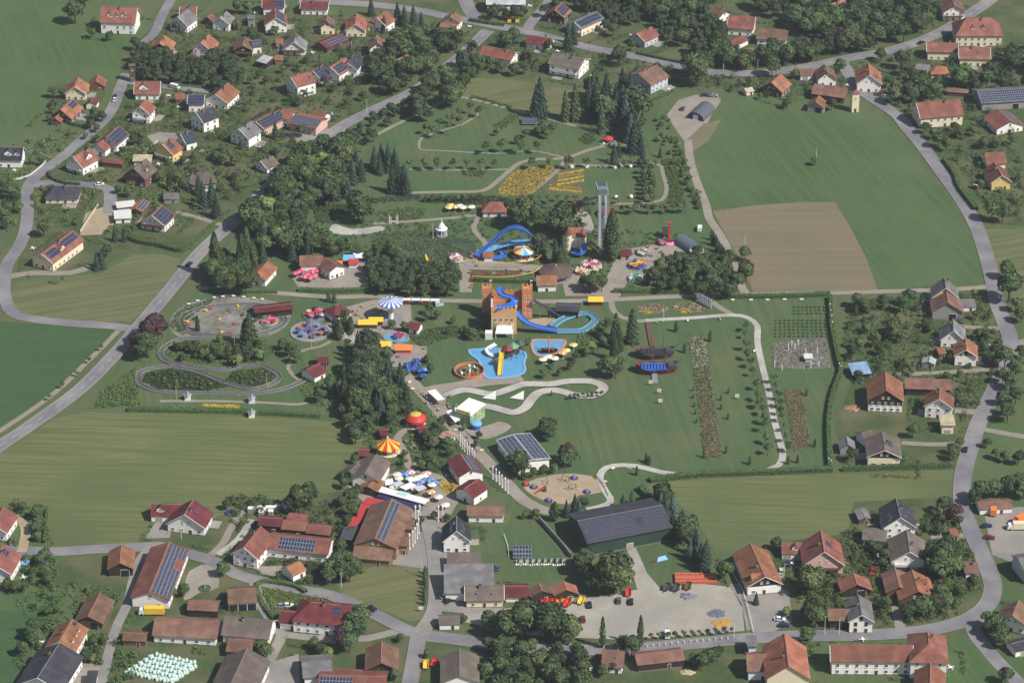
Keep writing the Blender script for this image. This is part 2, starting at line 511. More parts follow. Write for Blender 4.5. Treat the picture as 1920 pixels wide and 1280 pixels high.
patch('pond',[(720,462),(745,445),(790,440),(840,442),(880,450),(893,466),(886,482),(850,490),(800,486),(760,492),(728,482)],Z2,M_pond,True)
patch('pond',[(588,406),(600,398),(640,400),(660,408),(640,420),(600,416)],Z2,M_pond,True)
patch('quarry_basin',[(618,428),(630,420),(660,430),(712,424),(720,432),(680,440),(640,440),(622,436)],Z2,M_track,True)

# ---------------------------------------------------------------- roads and paths
R1,R1p=road('main_road',[(-60,880),(0,836),(60,796),(150,730),(215,665),(250,625),(290,578),(330,530),(365,485),(400,450),(440,415),(490,365),(545,312),(600,268),(640,238),(700,207),(765,177),(815,145),(870,100),(915,58)],6.6,Z4,M_asphalt,M_kerb)
dashes(R1,R1p,M_paint,Z5,4,5,0.15)
for s_ in (-1,1):
    e=MB(); strip_mesh(e,R1p,s_*2.95-0.06,s_*2.95+0.06,Z5); e.build('edge_line',M_paint,R1)
road('farm_track',[(-60,850),(0,808),(60,768),(110,730),(160,682),(198,645),(222,620)],2.6,Z3,M_path)
road('village_lane',[(248,618),(215,612),(130,606),(60,598),(25,588),(10,560),(8,530),(14,495),(34,466),(48,430),(52,390),(52,352),(75,325),(110,300),(150,266),(186,235),(210,205),(226,165),(238,138)],5.4,Z3,M_asphalt,M_kerb)
road('village_lane',[(330,-20),(318,5),(302,34),(290,62),(270,80)],5.4,Z3,M_asphalt)
road('side_street',[(60,348),(95,342),(130,345),(190,350),(206,362),(205,400)],6.0,Z4,M_asphalt)
road('side_street',[(228,150),(262,158),(330,165),(392,172)],4.5,Z2,M_asphalt)
road('driveway',[(330,398),(370,408),(420,424)],3.0,Z3,M_path)
road('driveway',[(10,520),(60,512),(130,512),(170,500)],4.5,Z2,M_path)
R4,R4p=road('main_road',[(560,2),(622,5),(700,10),(780,20),(830,30),(880,40),(930,50),(985,60),(1040,73),(1100,89),(1160,101),(1210,110),(1260,122),(1300,131),(1350,138),(1420,138),(1480,132),(1545,120),(1600,108),(1660,98),(1720,80),(1770,58),(1810,33),(1850,6),(1885,-25)],7.2,Z4,M_asphalt,M_kerb)
dashes(R4,R4p,M_paint,Z5,4,5,0.15)
road('side_street',[(865,-30),(872,0),(885,25),(900,44)],8.0,Z3,M_asphalt)
road('side_street',[(1050,-30),(1025,10),(1000,38),(985,60)],6.0,Z3,M_asphalt)
R6,R6p=road('village_street',[(1575,112),(1592,140),(1608,166),(1645,192),(1682,217),(1703,243),(1732,278),(1770,330),(1800,372),(1830,424),(1850,482),(1862,530),(1870,570),(1885,610),(1895,640),(1890,682),(1870,720),(1851,760),(1832,800),(1816,850),(1806,890),(1803,935),(1812,972),(1828,1010),(1850,1060),(1862,1100),(1850,1135),(1812,1162),(1752,1179),(1690,1187),(1600,1191),(1500,1192),(1400,1197),(1290,1207),(1150,1218),(1000,1214),(900,1204),(785,1190)],6.6,Z4,M_asphalt,M_kerb)
road('side_street',[(1890,655),(1930,640),(2000,630)],6.0,Z3,M_asphalt)
road('side_street',[(1820,800),(1860,808),(1930,820),(2000,826)],3.5,Z3,M_path)
road('side_street',[(1840,1150),(1825,1180),(1860,1228),(1905,1275),(1940,1310)],6.0,Z3,M_asphalt)
road('village_street',[(-60,1028),(0,1030),(100,1034),(190,1029),(255,1026),(300,1024),(345,1036),(400,1052),(445,1077),(500,1092),(560,1105),(620,1116),(690,1145),(740,1170),(785,1190)],5.6,Z3,M_asphalt,M_kerb)
road('village_street',[(785,1190),(808,1160),(818,1130),(819,1080),(815,1030),(806,990),(800,962)],6.0,Z4,M_asphalt2,M_kerb)
road('village_street',[(785,1190),(777,1235),(765,1300)],5.6,Z4,M_asphalt,M_kerb)
road('side_street',[(475,1085),(482,1110),(494,1140),(512,1168),(528,1190),(515,1218),(500,1250),(482,1300)],4.2,Z4,M_asphalt2)
road('side_street',[(525,1188),(600,1196),(690,1196),(740,1184),(780,1190)],4.0,Z2,M_asphalt2)
road('side_street',[(186,1300),(206,1215),(220,1172),(240,1129),(250,1085),(262,1050),(282,1024)],3.8,Z4,M_asphalt2)
road('farm_track',[(396,1040),(418,1018),(435,986),(456,960),(500,952)],3.0,Z3,M_path)
road('driveway',[(408,1040),(446,1012),(472,974)],3.0,Z4,M_track)
road('driveway',[(1690,1187),(1685,1160),(1680,1135)],4.0,Z3,M_path)
road('driveway',[(1690,830),(1740,833),(1810,832)],3.2,Z3,M_path)
road('driveway',[(1680,702),(1760,699),(1865,692)],3.2,Z3,M_path)
road('driveway',[(1790,770),(1820,772),(1845,772)],4.2,Z3,M_path)
road('driveway',[(1745,1005),(1790,1006),(1828,1000)],4.0,Z2,M_path)
road('driveway',[(1800,612),(1840,615),(1886,616)],3.4,Z3,M_path)
road('driveway',[(40,1035),(48,1005),(46,985),(25,968)],4.0,Z4,M_sand)
road('park_road',[(372,540),(430,543),(500,548),(620,557),(700,556),(780,562),(900,565),(1000,566),(1100,564),(1150,562),(1250,557),(1400,553),(1550,550),(1690,546),(1800,542),(1850,538)],3.6,Z3,M_paving)
road('dirt_track',[(1290,262),(1294,300),(1308,345),(1324,385),(1330,410),(1350,440),(1368,475),(1390,538),(1402,552)],4.0,Z3,M_paving)
road('park_avenue',[(690,615),(716,662),(760,704),(800,745),(840,790),(880,832),(920,872),(950,906),(985,940),(1025,958),(1045,958)],5.6,Z3,M_paving)
road('footpath',[(672,272),(720,246),(780,216),(820,196),(855,183),(890,188),(960,206),(1040,226),(1110,246),(1150,258)],2.4,Z3,M_path)
road('footpath',[(768,362),(850,360),(905,358),(935,338),(958,318),(977,305),(1010,299),(1060,297),(1100,283),(1140,273),(1180,272)],2.6,Z3,M_path)
road('footpath',[(1062,298),(1040,325),(995,362)],2.0,Z2,M_path)
road('footpath',[(766,318),(860,319),(958,318)],1.6,Z2,M_path)
road('footpath',[(786,275),(790,260),(830,245),(870,232),(900,212)],1.5,Z2,M_path)
road('footpath',[(786,275),(790,281),(830,283),(930,288),(1000,284),(1060,296)],1.2,Z2,M_path)
road('footpath',[(700,420),(760,416),(850,409),(895,405),(888,425),(895,440),(910,456),(905,468),(885,482)],2.6,Z3,M_path)
road('footpath',[(1065,309),(1160,312),(1232,308),(1244,330),(1250,356),(1240,376),(1200,382),(1150,383)],2.2,Z3,M_path)
road('footpath',[(1210,601),(1300,596),(1370,591),(1402,596),(1420,612),(1420,640),(1428,680),(1440,730),(1450,780),(1460,820),(1468,850),(1460,872),(1430,884)],2.8,Z3,M_track)
road('footpath',[(1335,566),(1355,580),(1378,592)],3.0,Z2,M_path)
road('footpath',[(1300,893),(1240,885),(1190,873),(1150,873),(1130,882),(1125,900),(1138,925),(1145,940),(1125,950),(1100,955)],3.0,Z3,M_track)
road('footpath',[(1145,560),(1152,585),(1180,600),(1212,602)],2.8,Z2,M_path)
road('footpath',[(620,640),(600,650),(560,660),(540,690),(560,712)],1.8,Z2,M_path)
road('footpath',[(300,752),(400,752),(500,755),(560,758),(600,750),(640,752)],2.0,Z2,M_path)
road('footpath',[(270,765),(400,768),(550,776)],1.6,Z2,M_path)
road('footpath',[(790,860),(770,880),(760,850),(745,820),(770,800)],3.2,Z2,M_paving)
road('footpath',[(890,512),(1000,512)],1.5,Z2,M_path)

# winding pale course next to the splash pools
o,_=road('pale_course',[(835,742),(860,733),(882,732),(917,739),(937,736),(970,724),(989,720),(1032,720),(1066,715),(1106,715),(1128,722),(1131,730),(1118,740),(1100,743),(1075,740),(1049,733),(1032,732),(1011,736),(997,748),(985,764),(967,773),(953,772),(925,764),(901,761),(875,763)],4.6,Z4,M_track,mat('course_edge',srgb(84,82,76),None,1.0),2.0)
# railway-like loop at the left of the park
M_rail=mat('loop_track_bed',srgb(104,104,108),srgb(88,88,92),0.4,0.9)
M_edge=mat('loop_track_wall',srgb(160,160,156),srgb(120,120,120),0.6,0.9)
for pp in ([(258,712),(262,700),(281,692),(313,688),(344,692),(376,700),(408,713),(439,723),(471,730),(498,725),(520,715),(522,704),(509,695),(488,687),(450,687),(429,693),(403,694),(365,690),(330,683),(309,677),(300,666),(305,655),(322,643),(345,636),(400,636)],
           [(258,708),(263,722),(294,734),(355,737),(429,739),(481,738),(524,732),(555,721),(572,712),(589,702)],
           [(345,620),(340,600),(360,584),(400,575),(440,572),(480,572),(510,578)],
           [(348,622),(380,628),(430,630),(480,628),(520,616),(535,604),(530,594)]):
    o,pts=road('loop_track',pp,2.0,Z3,M_rail,None,2.0)
    for sd in (-1,1):
        k=MB(); a,b=sorted((sd*1.0,sd*1.2)); strip_mesh(k,pts,a,b,Z3,dz=0.5); k.build('side_wall',M_edge,o)

def flowerbed(name,pix,m=None,z=Z2+0.02):
    return patch(name,pix,z,m or M_bed)
# ---------------------------------------------------------------- building materials
def plaster(n,c):
    return mat('plaster_'+n,srgb(*c),tuple(x*0.88 for x in srgb(*c)),0.35,0.9,5.0,spec=0.1)
def wood(n,c):
    return mat('timber_'+n,srgb(*c),tuple(x*0.7 for x in srgb(*c)),1.2,0.85,4.0,spec=0.1)
WALL={
    'W':plaster('white',(243,240,235)),'C':plaster('cream',(234,220,190)),'Y':plaster('yellow',(226,196,124)),
    'P':plaster('pink',(214,178,168)),'G':plaster('grey',(150,148,146)),'L':plaster('pale_blue',(190,198,206)),
    'O':plaster('orange',(214,142,92)),'N':mat('green_sheet',srgb(62,84,70),srgb(54,74,62),0.3,0.6),
    'D':wood('dark',(72,62,56)),'B':wood('brown',(116,92,72)),'R':plaster('wine',(128,76,84)),'T':wood('tan',(168,132,100)),
}
def tiles(n,c,d=None,k3=None):
    c1=srgb(*c)
    return mat('roof_'+n,c1,srgb(*d) if d else tuple(x*0.62 for x in c1),0.9,0.85,7.0,spec=0.2,
               c3=srgb(*k3) if k3 else tuple(x*1.22 for x in c1),scale3=0.2,bump=0.25,objrand=0.2)
ROOF={
    'R':tiles('red_tiles',(140,92,80)),'O':tiles('orange_tiles',(158,106,84)),'B':tiles('brown_tiles',(130,100,86)),
    'M':tiles('maroon_tiles',(112,56,60)),'G':tiles('grey_sheet',(128,126,128)),'D':tiles('dark_slate',(66,66,74)),
    'K':tiles('weathered_brown',(116,104,96),(98,90,84)),'L':tiles('pale_sheet',(178,182,186)),'U':tiles('blue_sheet',(140,170,200)),
    'C':tiles('cream_sheet',(200,188,160)),'W':mat('white_membrane',srgb(232,230,226),None,0.5),'P':tiles('pink_sheet',(190,150,140)),
}
M_glass=mat('window_glass',srgb(54,60,70),srgb(40,44,54),0.4,0.12,spec=0.6)
M_frame=mat('window_frame',srgb(232,230,226),None,0.6,0.6)
M_frame_b=mat('window_frame_brown',srgb(96,66,48),None,0.6,0.7)
M_door=mat('door_wood',srgb(98,70,52),None,1.2,0.7)
M_gate=mat('garage_door',srgb(178,176,170),srgb(160,158,152),0.5,0.7)
M_dark=mat('dark_opening',srgb(44,42,42),None,0.5,0.9)
M_chim=mat('chimney_render',srgb(170,158,148),srgb(120,108,100),1.2,0.9)
M_metal=mat('light_metal',srgb(170,172,174),None,0.5,0.4,metal=0.6)
M_ridge=mat('ridge_tiles',srgb(176,128,106),srgb(150,106,88),0.8,0.85)
M_ridge_g=mat('ridge_metal',srgb(132,130,132),None,0.8,0.7)
M_solar=mat('solar_cells',srgb(52,62,92),srgb(44,50,76),0.8,0.22,spec=0.5,island=0.18)
M_alu=mat('solar_frame',srgb(178,184,192),None,0.8,0.4,metal=0.3)
M_bal=mat('balcony_wood',srgb(132,92,64),None,1.0,0.8)
M_plinth=mat('plinth',srgb(140,136,130),None,0.6,0.9)

def _win_mesh(name,w,h,fm):
    mb=MB()   # local: wall plane y=0, outside is -y
    mb.box((0,-0.02,0),(w-0.16,0.08,h-0.16),1)
    for sx in (-1,1):mb.box((sx*(w/2-0.05),-0.045,0),(0.1,0.13,h),0)
    for sz in (-1,1):mb.box((0,-0.045,sz*(h/2-0.05)),(w-0.2,0.13,0.1),0)
    mb.box((0,-0.055,0),(0.07,0.1,h-0.2),0)
    mb.box((0,-0.09,-h/2-0.06),(w+0.2,0.24,0.08),0)
    return mb.mesh(name,[fm,M_glass])
WIN=_win_mesh('window',1.2,1.4,M_frame)
WIN_S=_win_mesh('window_small',0.9,0.9,M_frame)
WIN_B=_win_mesh('window_brown',1.2,1.4,M_frame_b)
def _door_mesh(w,h,m1):
    mb=MB()
    mb.box((0,-0.04,h/2),(w,0.12,h),0)
    mb.box((0,-0.02,h/2+0.04),(w+0.24,0.1,h+0.14),1)
    mb.box((w*0.36,-0.13,h*0.48),(0.08,0.08,0.16),1)
    return mb.mesh('door',[m1,M_frame])
DOOR=_door_mesh(1.1,2.1,M_door)
GATE=_door_mesh(2.6,2.3,M_gate)
GATE_D=_door_mesh(3.2,3.0,M_dark)
def _chim():
    mb=MB()
    mb.box((0,0,0.2),(0.75,0.75,2.2),0)
    mb.box((0,0,1.36),(0.95,0.95,0.12),1)
    return mb.mesh('chimney',[M_chim,M_dark])
CHIM=_chim()
def _sky():
    mb=MB()
    mb.box((0,0,0.02),(0.9,1.3,0.14),0)
    mb.box((0,0,0.1),(0.72,1.1,0.04),1)
    return mb.mesh('skylight',[M_alu,M_glass])
SKYL=_sky()

BLD=[]
FOOT=[]     # world footprints (cx, cy, ang, half length, half width) for planting
rnd=random.Random(11)

M_solar_d=mat('solar_cells_dark',srgb(76,76,88),srgb(66,66,80),0.8,0.3,spec=0.4,island=0.12)
M_alu_d=mat('solar_frame_dark',srgb(104,108,122),None,0.8,0.4)
def solar_part(parent,quadf,u0,u1,v0,v1,L,S_,lift=0.1,fm=None):
    """grid of panels on a slope; quadf(u,v,lift) -> local point"""
    mb=MB()
    nu=max(1,int(round((u1-u0)*L/1.15))); nv=max(1,int(round((v1-v0)*S_/1.75)))
    for i in range(nu):
        for j in range(nv):
            a,b=u0+(u1-u0)*i/nu,u0+(u1-u0)*(i+1)/nu
            c,d=v0+(v1-v0)*j/nv,v0+(v1-v0)*(j+1)/nv
            gu,gv=0.03/L,0.07/S_
            fu,fv=0.09/L,0.1/S_
            o4=[quadf(x,y,lift) for x,y in ((a+gu,c+gv),(a+gu,d-gv),(b-gu,d-gv),(b-gu,c+gv))]
            i4=[quadf(x,y,lift+0.012) for x,y in ((a+gu+fu,c+gv+fv),(a+gu+fu,d-gv-fv),(b-gu-fu,d-gv-fv),(b-gu-fu,c+gv+fv))]
            b4=[quadf(x,y,lift-0.07) for x,y in ((a+gu,c+gv),(a+gu,d-gv),(b-gu,d-gv),(b-gu,c+gv))]
            mb.add(i4,[(0,1,2,3)],0)
            mb.add(o4+b4+i4,[(0,1,9,8),(1,2,10,9),(2,3,11,10),(3,0,8,11),(1,0,4,5),(2,1,5,6),(3,2,6,7),(0,3,7,4)],1)
    return mb.build('solar_array',[M_solar_d if fm== 'd' else M_solar,M_alu_d if fm else M_alu],parent)

def house(p,w,h,pitch,wall,roof,label,cat='house',name=None,hip=False,mono=False,gable=None,upper=None,win=None,
          solar=(),sky=(),dorm=(),chim=None,bal=None,oh=0.7,oe=0.7,group=None,door=True,gates=None,gate_side=None,wm=None,open_=False,ridge=True,darkpv=False):
    x1,y1,x2,y2=p
    tp=math.tan(math.radians(pitch))
    b=w/2
    rise=(w if mono else b)*tp
    zr=h+rise+0.2
    A,B=G(x1,y1,zr),G(x2,y2,zr)
    d=B-A
    if abs(d.x)>1e-6 or abs(d.y)>1e-6:ang=math.atan2(d.y,d.x)
    else:ang=0
    L=max(2.5,math.hypot(d.x,d.y))
    ux=Vector((math.cos(ang),math.sin(ang),0)); uy=Vector((-math.sin(ang),math.cos(ang),0))
    mid=(A+B)/2; mid.z=0
    if mono:# ridge is the upper eave; the slope falls to the near side
        sgn=-1 if uy.y>0 else 1
        mid=mid+uy*(sgn*b)
    name=name or {'house':'house','barn':'barn','shed':'shed','garage':'garage'}.get(cat,cat.replace(' ','_'))
    root=empty(name,mid,ang)
    tag(root,label,cat,group)
    BLD.append((mid.x,mid.y,label,L,w,ang,cat))
    if cat in ('shed','garage'):oh,oe=min(oh,0.35),min(oe,0.35)
    if hip:a=L/2+b*0.72
    else:a=L/2-oh
    a=max(a,1.2)
    FOOT.append((mid.x,mid.y,ang,a+1.0,b+1.2))
    wmat,rmat=WALL[wall],ROOF[roof]
    camdir=CAM-mid; camdir.z=0; camdir.normalize()
    # slopes as functions (u along the ridge, v ridge -> eave)
    sides=[]
    if mono:
        s0=-1 if uy.y>0 else 1
        sides=[(s0,lambda u,v,l,s0=s0:(-(a+oh)+u*2*(a+oh),s0*(-b-oe+v*(w+2*oe)),zr+oe*tp-v*(w+2*oe)*tp+l))]
        SL=(w+2*oe)/math.cos(math.radians(pitch))
    else:
        for s0 in (-1,1):
            if hip:
                hl=L/2
                sides.append((s0,lambda u,v,l,s0=s0,hl=hl:((-(hl)+u*2*hl)+(u-0.5)*2*v*(a+oh-hl)*0.0,s0*v*(b+oe),zr-v*(b+oe)*tp+l)))
            else:
                sides.append((s0,lambda u,v,l,s0=s0:(-(a+oh)+u*2*(a+oh),s0*v*(b+oe),zr-v*(b+oe)*tp+l)))
        SL=(b+oe)/math.cos(math.radians(pitch))
    # walls
    mb=MB()
    ht=h
    if hip:
        mb.box((0,0,h/2),(2*a,w,h),0,bottom=False)
    elif mono:
        s0=sides[0][0]
        zh=h+w*tp
        y_hi,y_lo=-s0*b,s0*b
        for sx in (-1,1):
            q=[(sx*a,y_lo,0),(sx*a,y_hi,0),(sx*a,y_hi,zh),(sx*a,y_lo,h)]
            mb.add(q,[(0,1,2,3)])
        mb.add([(-a,y_hi,0),(a,y_hi,0),(a,y_hi,zh),(-a,y_hi,zh)],[(0,1,2,3)])
        mb.add([(-a,y_lo,0),(a,y_lo,0),(a,y_lo,h),(-a,y_lo,h)],[(0,1,2,3)])
    else:
        prof=[(-b,0),(b,0),(b,h),(0,h+rise),(-b,h)]
        vs=[(-a,y,z) for y,z in prof]+[(a,y,z) for y,z in prof]
        fs=[(4,3,2,1,0),(5,6,7,8,9),(0,5,9,4),(6,1,2,7)]
        mb.add(vs,fs)
    wo=mb.build('wall',wmat,root)
    if not open_:
        pl=MB()
        pl.box((0,0,0.2),(2*a+0.08,w+0.08,0.4),0,bottom=False)
        pl.build('plinth',M_plinth,root)
    # timber gables / upper storeys
    if gable and not hip and not mono:
        g=MB()
        z0=h-(0.2 if not upper else upper)
        for sx in (-1,1):
            x=sx*(a+0.05)
            if upper:
                q=[(x,-b,z0),(x,b,z0),(x,b,h),(x,0,h+rise),(x,-b,h)]
            else:
                q=[(x,-b+0.1,h),(x,b-0.1,h),(x,0,h+rise-0.1)]
            q2=[(x-sx*0.09,y,z) for _,y,z in q]
            n=len(q)
            g.add(q+q2,[tuple(range(n)) if sx>0 else tuple(range(n-1,-1,-1))]+[(i,n+i,n+(i+1) % n,(i+1) % n) for i in range(n)])
        g.build('gable_cladding',WALL[gable],root)
    # roof
    r=MB(); t=0.2
    if hip:
        hl,ex,ey=L/2,a+oh,b+oe
        ze=zr-(b+oe)*tp
        R1_,R2_=(-hl,0,zr),(hl,0,zr)
        c=[(-ex,-ey,ze),(ex,-ey,ze),(ex,ey,ze),(-ex,ey,ze)]
        r.add([R1_,R2_]+c+[(x,y,z-t) for x,y,z in c],
              [(0,2,3,1),(1,3,4),(1,4,5,0),(0,5,2),(2,6,7,3),(3,7,8,4),(4,8,9,5),(5,9,6,2),(9,8,7,6)])
    else:
        for s0,f in sides:
            q=[f(0,0,0),f(1,0,0),f(1,1,0),f(0,1,0)]
            if s0>0:pass
            else:q=q[::-1]
            n_=(Vector(q[1])-Vector(q[0])).cross(Vector(q[2])-Vector(q[1]))
            if n_.z<0:q=q[::-1]
            r.slab(q,t)
    ro=r.build('roof',rmat,root)
    if ridge and not mono and pitch>8:
        rc=MB()
        xl=L/2 if hip else a+oh
        rc.box((0,0,zr+0.03),(2*xl,0.42,0.1))
        rc.build('ridge_cap',M_ridge if roof in 'ROBMP' else M_ridge_g,ro)
    if not hip and not mono and cat== 'house':
        for sx in (-1,1):
            if (ux*sx).dot(camdir)<-0.2:continue
            for s0,f in sides:
                u=0 if sx<0 else 1
                p0,p1=f(u,0,-0.06),f(u,1,-0.06)
                vb=MB().bar((p0[0]+sx*0.05,p0[1],p0[2]),(p1[0]+sx*0.05,p1[1],p1[2]),0.13,4)
                vb.build('verge_board',M_frame if wall in 'WCYPL' and roof not in 'B' else M_door,ro)
    # things on the roof
    slope_rot=math.atan(tp)
    def side_pick(code):
        best,bs=None,-9
        for s0,f in sides:
            nrm=uy*s0
            sc={'l':-nrm.x,'r':nrm.x,'n':-nrm.y,'f':nrm.y}[code]
            if sc>bs:bs,best=sc,(s0,f)
        return best
    for (code,u0,u1,v0,v1) in solar:
        s0,f=side_pick(code)
        solar_part(ro,f,u0,u1,v0,v1,2*(a+oh),SL,0.1,'d' if darkpv else ('h' if cat== 'house' else None))
    if cat== 'house' and not sky and not solar and not hip and rnd.random()<.5:
        sky=[('r' if abs(ux.y)>.5 else 'n',rnd.uniform(.2,.8),rnd.uniform(.35,.6)) for _ in range(rnd.choice((1,2)))]
    for (code,u,v) in sky:
        s0,f=side_pick(code)
        o=inst('skylight',SKYL,ro,f(u,v,0.03))
        o.rotation_euler=(-s0*slope_rot,0,0)
    for (code,u,dw) in dorm:
        s0,f=side_pick(code)
        dz=1.9
        vv=0.62
        fx,fy,fz=f(u,vv,0)
        back=f(u,0.1,0)
        dm=MB()
        depth=abs(fy-back[1])
        yb=fy-s0*depth
        dh=dw*0.42
        prof=[(-dw/2,fz-0.6),(dw/2,fz-0.6),(dw/2,fz+dz*0.6),(0,fz+dz*0.6+dh),(-dw/2,fz+dz*0.6)]
        vs=[(fx+x,fy,z) for x,z in prof]+[(fx+x,yb,z) for x,z in prof]
        dm.add(vs,[(0,1,2,3,4),(9,8,7,6,5),(1,6,7,2),(5,0,4,9)])
        do=dm.build('dormer',wmat,root)
        dr=MB()
        zt=fz+dz*0.6+dh+0.14
        ze=fz+dz*0.6-0.14
        for sx in (-1,1):
            q=[(fx,fy+s0*0.4,zt),(fx,yb,zt),(fx+sx*(dw/2+0.35),yb,ze),(fx+sx*(dw/2+0.35),fy+s0*0.4,ze)]
            if (Vector(q[1])-Vector(q[0])).cross(Vector(q[2])-Vector(q[1])).z<0:q=q[::-1]
            dr.slab(q,0.12)
        dr.build('dormer_roof',rmat,do)
        inst('window',WIN_S,do,(fx,fy+s0*0.02,fz+0.55),0 if s0<0 else math.pi,(1.0 if dw<3 else 1.5,1,1.1))
    nch=(1 if cat== 'house' else 0) if chim is None else chim
    for i in range(nch):
        u=0.3+0.45*rnd.random()
        s0,f=sides[rnd.randrange(len(sides))]
        q=f(u,0.16,0.3)
        inst('chimney',CHIM,ro,q,0,(1,1,1))
    # windows and doors on the walls that can be seen
    if win is None:win=1.0 if cat== 'house' else 0.0
    wmesh=WIN_B if wm== 'b' else WIN
    floors=max(1,int((h-0.4)/2.5))
    faces=[(Vector((0,-b,0)),-uy,2*a,0.0,'e'),(Vector((0,b,0)),uy,2*a,math.pi,'e'),
             (Vector((-a,0,0)),-ux,w,-math.pi/2,'g'),(Vector((a,0,0)),ux,w,math.pi/2,'g')]
    best,bd=None,-9
    for c0,nrm,ln,rz,typ in faces:
        vis=nrm.dot(camdir)
        if vis>bd:bd,best=vis,(c0,nrm,ln,rz,typ)
    for c0,nrm,ln,rz,typ in faces:
        vis=nrm.dot(camdir)
        if vis<-0.1:continue
        isbest=(c0== best[0])
        tx=Vector((math.cos(rz),math.sin(rz),0))
        proud=0.06 if (gable and typ== 'g') else 0.0
        no_=Vector((math.sin(rz),-math.cos(rz),0))*(0.012+proud)
        if isbest and gates:
            for k in range(gates):
                off=(k-(gates-1)/2)*(ln/gates)
                inst('garage_door',GATE_D if cat== 'barn' or gates>2 else GATE,root,c0+tx*off+no_*4,rz)
        if win>0 and ln>3:
            n=max(1,int(ln/3.3*win))
            for fl in range(floors):
                z=1.55+fl*2.6
                if gates and isbest and fl== 0:continue
                for k in range(n):
                    off=(k-(n-1)/2)*(ln/(n+0.15))
                    if door and isbest and fl== 0 and k== n // 2 and not gates:
                        inst('door',DOOR,root,c0+tx*off+no_,rz)
                        continue
                    if rnd.random()<0.1:continue
                    inst('window',wmesh,root,c0+tx*off+no_+Vector((0,0,z)),rz)
            if typ== 'g' and not hip and not mono and rise>2.2:
                kk=2 if rise>3.0 and w>8.5 else 1
                for k in range(kk):
                    off=(k-(kk-1)/2)*2.4
                    inst('window',WIN_S if kk>1 else wmesh,root,c0+tx*off+no_+Vector((0,0,h+min(1.0,rise*0.3))),rz)
        elif door and isbest and not gates and not open_:
            inst('door',DOOR if cat != 'barn' else GATE_D,root,c0+tx*(ln*0.18)+no_,rz)
        if bal and isbest:
            zb=2.75
            bm=MB()
            ww=ln*0.86
            out=Vector((math.sin(rz),-math.cos(rz),0))
            cc=c0+out*0.75
            bm.box((cc.x,cc.y,zb),(ww,1.5,0.18),0,rz)
            cr=c0+out*1.46
            bm.box((cr.x,cr.y,zb+0.62),(ww,0.08,0.8),0,rz)
            for k in (-1,1):
                ce=cc+tx*(k*(ww/2-0.05))
                bm.box((ce.x,ce.y,zb+0.62),(0.08,1.42,0.8),0,rz)
            bm.build('balcony',M_bal if bal== 'b' else M_frame,root)
    return root
# ---------------------------------------------------------------- the buildings, ridge ends read from the photograph
H=house
# --- upper left
H((190,12,258,15),13,7.2,40,'W','R','large white house with long red roof and three dormers beside the open meadow',dorm=[('n',.28,3.2),('n',.47,2.0),('n',.66,3.2)])
H((337,13,369,13),8,4,35,'W','R','plain red-roofed building directly behind the grey-gabled house by the narrow top lane')
H((333,31,354,16),10,4.8,40,'W','G','cream gabled house with grey roof next to the narrow top lane')
H((388,32,398,26),5,3,35,'B','R','tiny brick-red garden shed between two grey-roofed white houses','shed')
H((299,82,308,66),11,3.6,32,'D','O','orange-roofed chalet with dark timber gable above the dense grove',bal='b',chim=1)
H((377,80,392,64),10,5.4,38,'W','O','white gabled house with orange roof at the top of the dense grove')
H((359,99,373,109),4.5,2.5,30,'W','O','small orange-roofed garden shed among the trees of the dense grove','shed')
H((140,163,147,145),10,4.2,35,'C','O','cream gabled house with orange roof at the edge of the meadow')
H((180,153,184,140),8,2.8,35,'B','O','small brown garage with orange roof behind the cream house at the meadow edge','garage')
H((113,206,137,185),10,3.6,36,'B','O','orange-roofed brown house with black solar panels at the meadow edge',solar=[('r',.5,.95,.08,.55)])
H((103,222,110,213),5,2.4,35,'B','O','very small orange-roofed hut at the corner of the meadow garden','shed')
H((170,191,176,181),5,2.8,32,'W','M','small maroon-roofed garage beside the lane with a parked white car','garage')
H((252,153,301,153),10,4,38,'W','R','white house with wide red roof and steep front gable',dorm=[('n',.38,5.0)])
H((262,200,274,186),9,5.8,38,'W','O','tall white house with short orange roof and ladder-like balcony',bal='w')
H((327,177,346,175),5,2.8,32,'B','R','brown garage with red roof beside the solar-roofed white house','garage')
H((352,178,384,178),9,5,28,'W','D','small white house with roof wholly covered in blue solar panels',solar=[('n',.04,.96,.06,.94)])
H((367,211,399,199),10,6.2,34,'W','D','tall white house with large black roof and two rows of windows')
H((404,177,428,155),12,4.4,32,'W','O','white house with half orange, half solar roof beside the vegetable garden',solar=[('l',.05,.95,.08,.9)])
H((199,257,224,236),10,4.4,34,'W','B','white house at the meadow lane with grey solar panels over its whole roof',solar=[('r',.06,.94,.06,.92)])
H((182,271,193,262),8,3.4,34,'W','R','low red-roofed annex between the lane and the grey solar roof','garage',sky=[('r',.6,.4)])
H((137,294,169,277),10,5,38,'W','R','white house with big red roof, white roof gable and curved hedge below',dorm=[('r',.6,4.2)],bal='w')
H((193,297,232,301),4,2.6,22,'B','R','long narrow red-roofed garden shelter between two red-roofed houses','shed',open_=True)
H((250,316,274,297),11,5,38,'R','K','wine-red house with brownish grey roof and red side gable',dorm=[('r',.5,3.6)])
H((304,270,325,258),11,5.2,34,'Y','O','bright yellow house with orange roof and a block of solar panels',solar=[('r',.22,.6,.1,.62)],bal='w')
H((338,250,362,244),10,4.6,32,'W','D','white house with dark roof and solar panels right behind the yellow house',solar=[('n',.05,.7,.15,.85)])
H((250,291,286,291),5,2.8,5,'C','C','flat beige carport attached to the yellow house','carport',mono=True,open_=True)
H((-8,276,44,277),10,4.8,36,'W','D','white house with black roof and steep front gable at the lane bend',dorm=[('n',.5,4.4),('n',.8,2.6)],solar=[('f',.2,.6,.1,.8)])
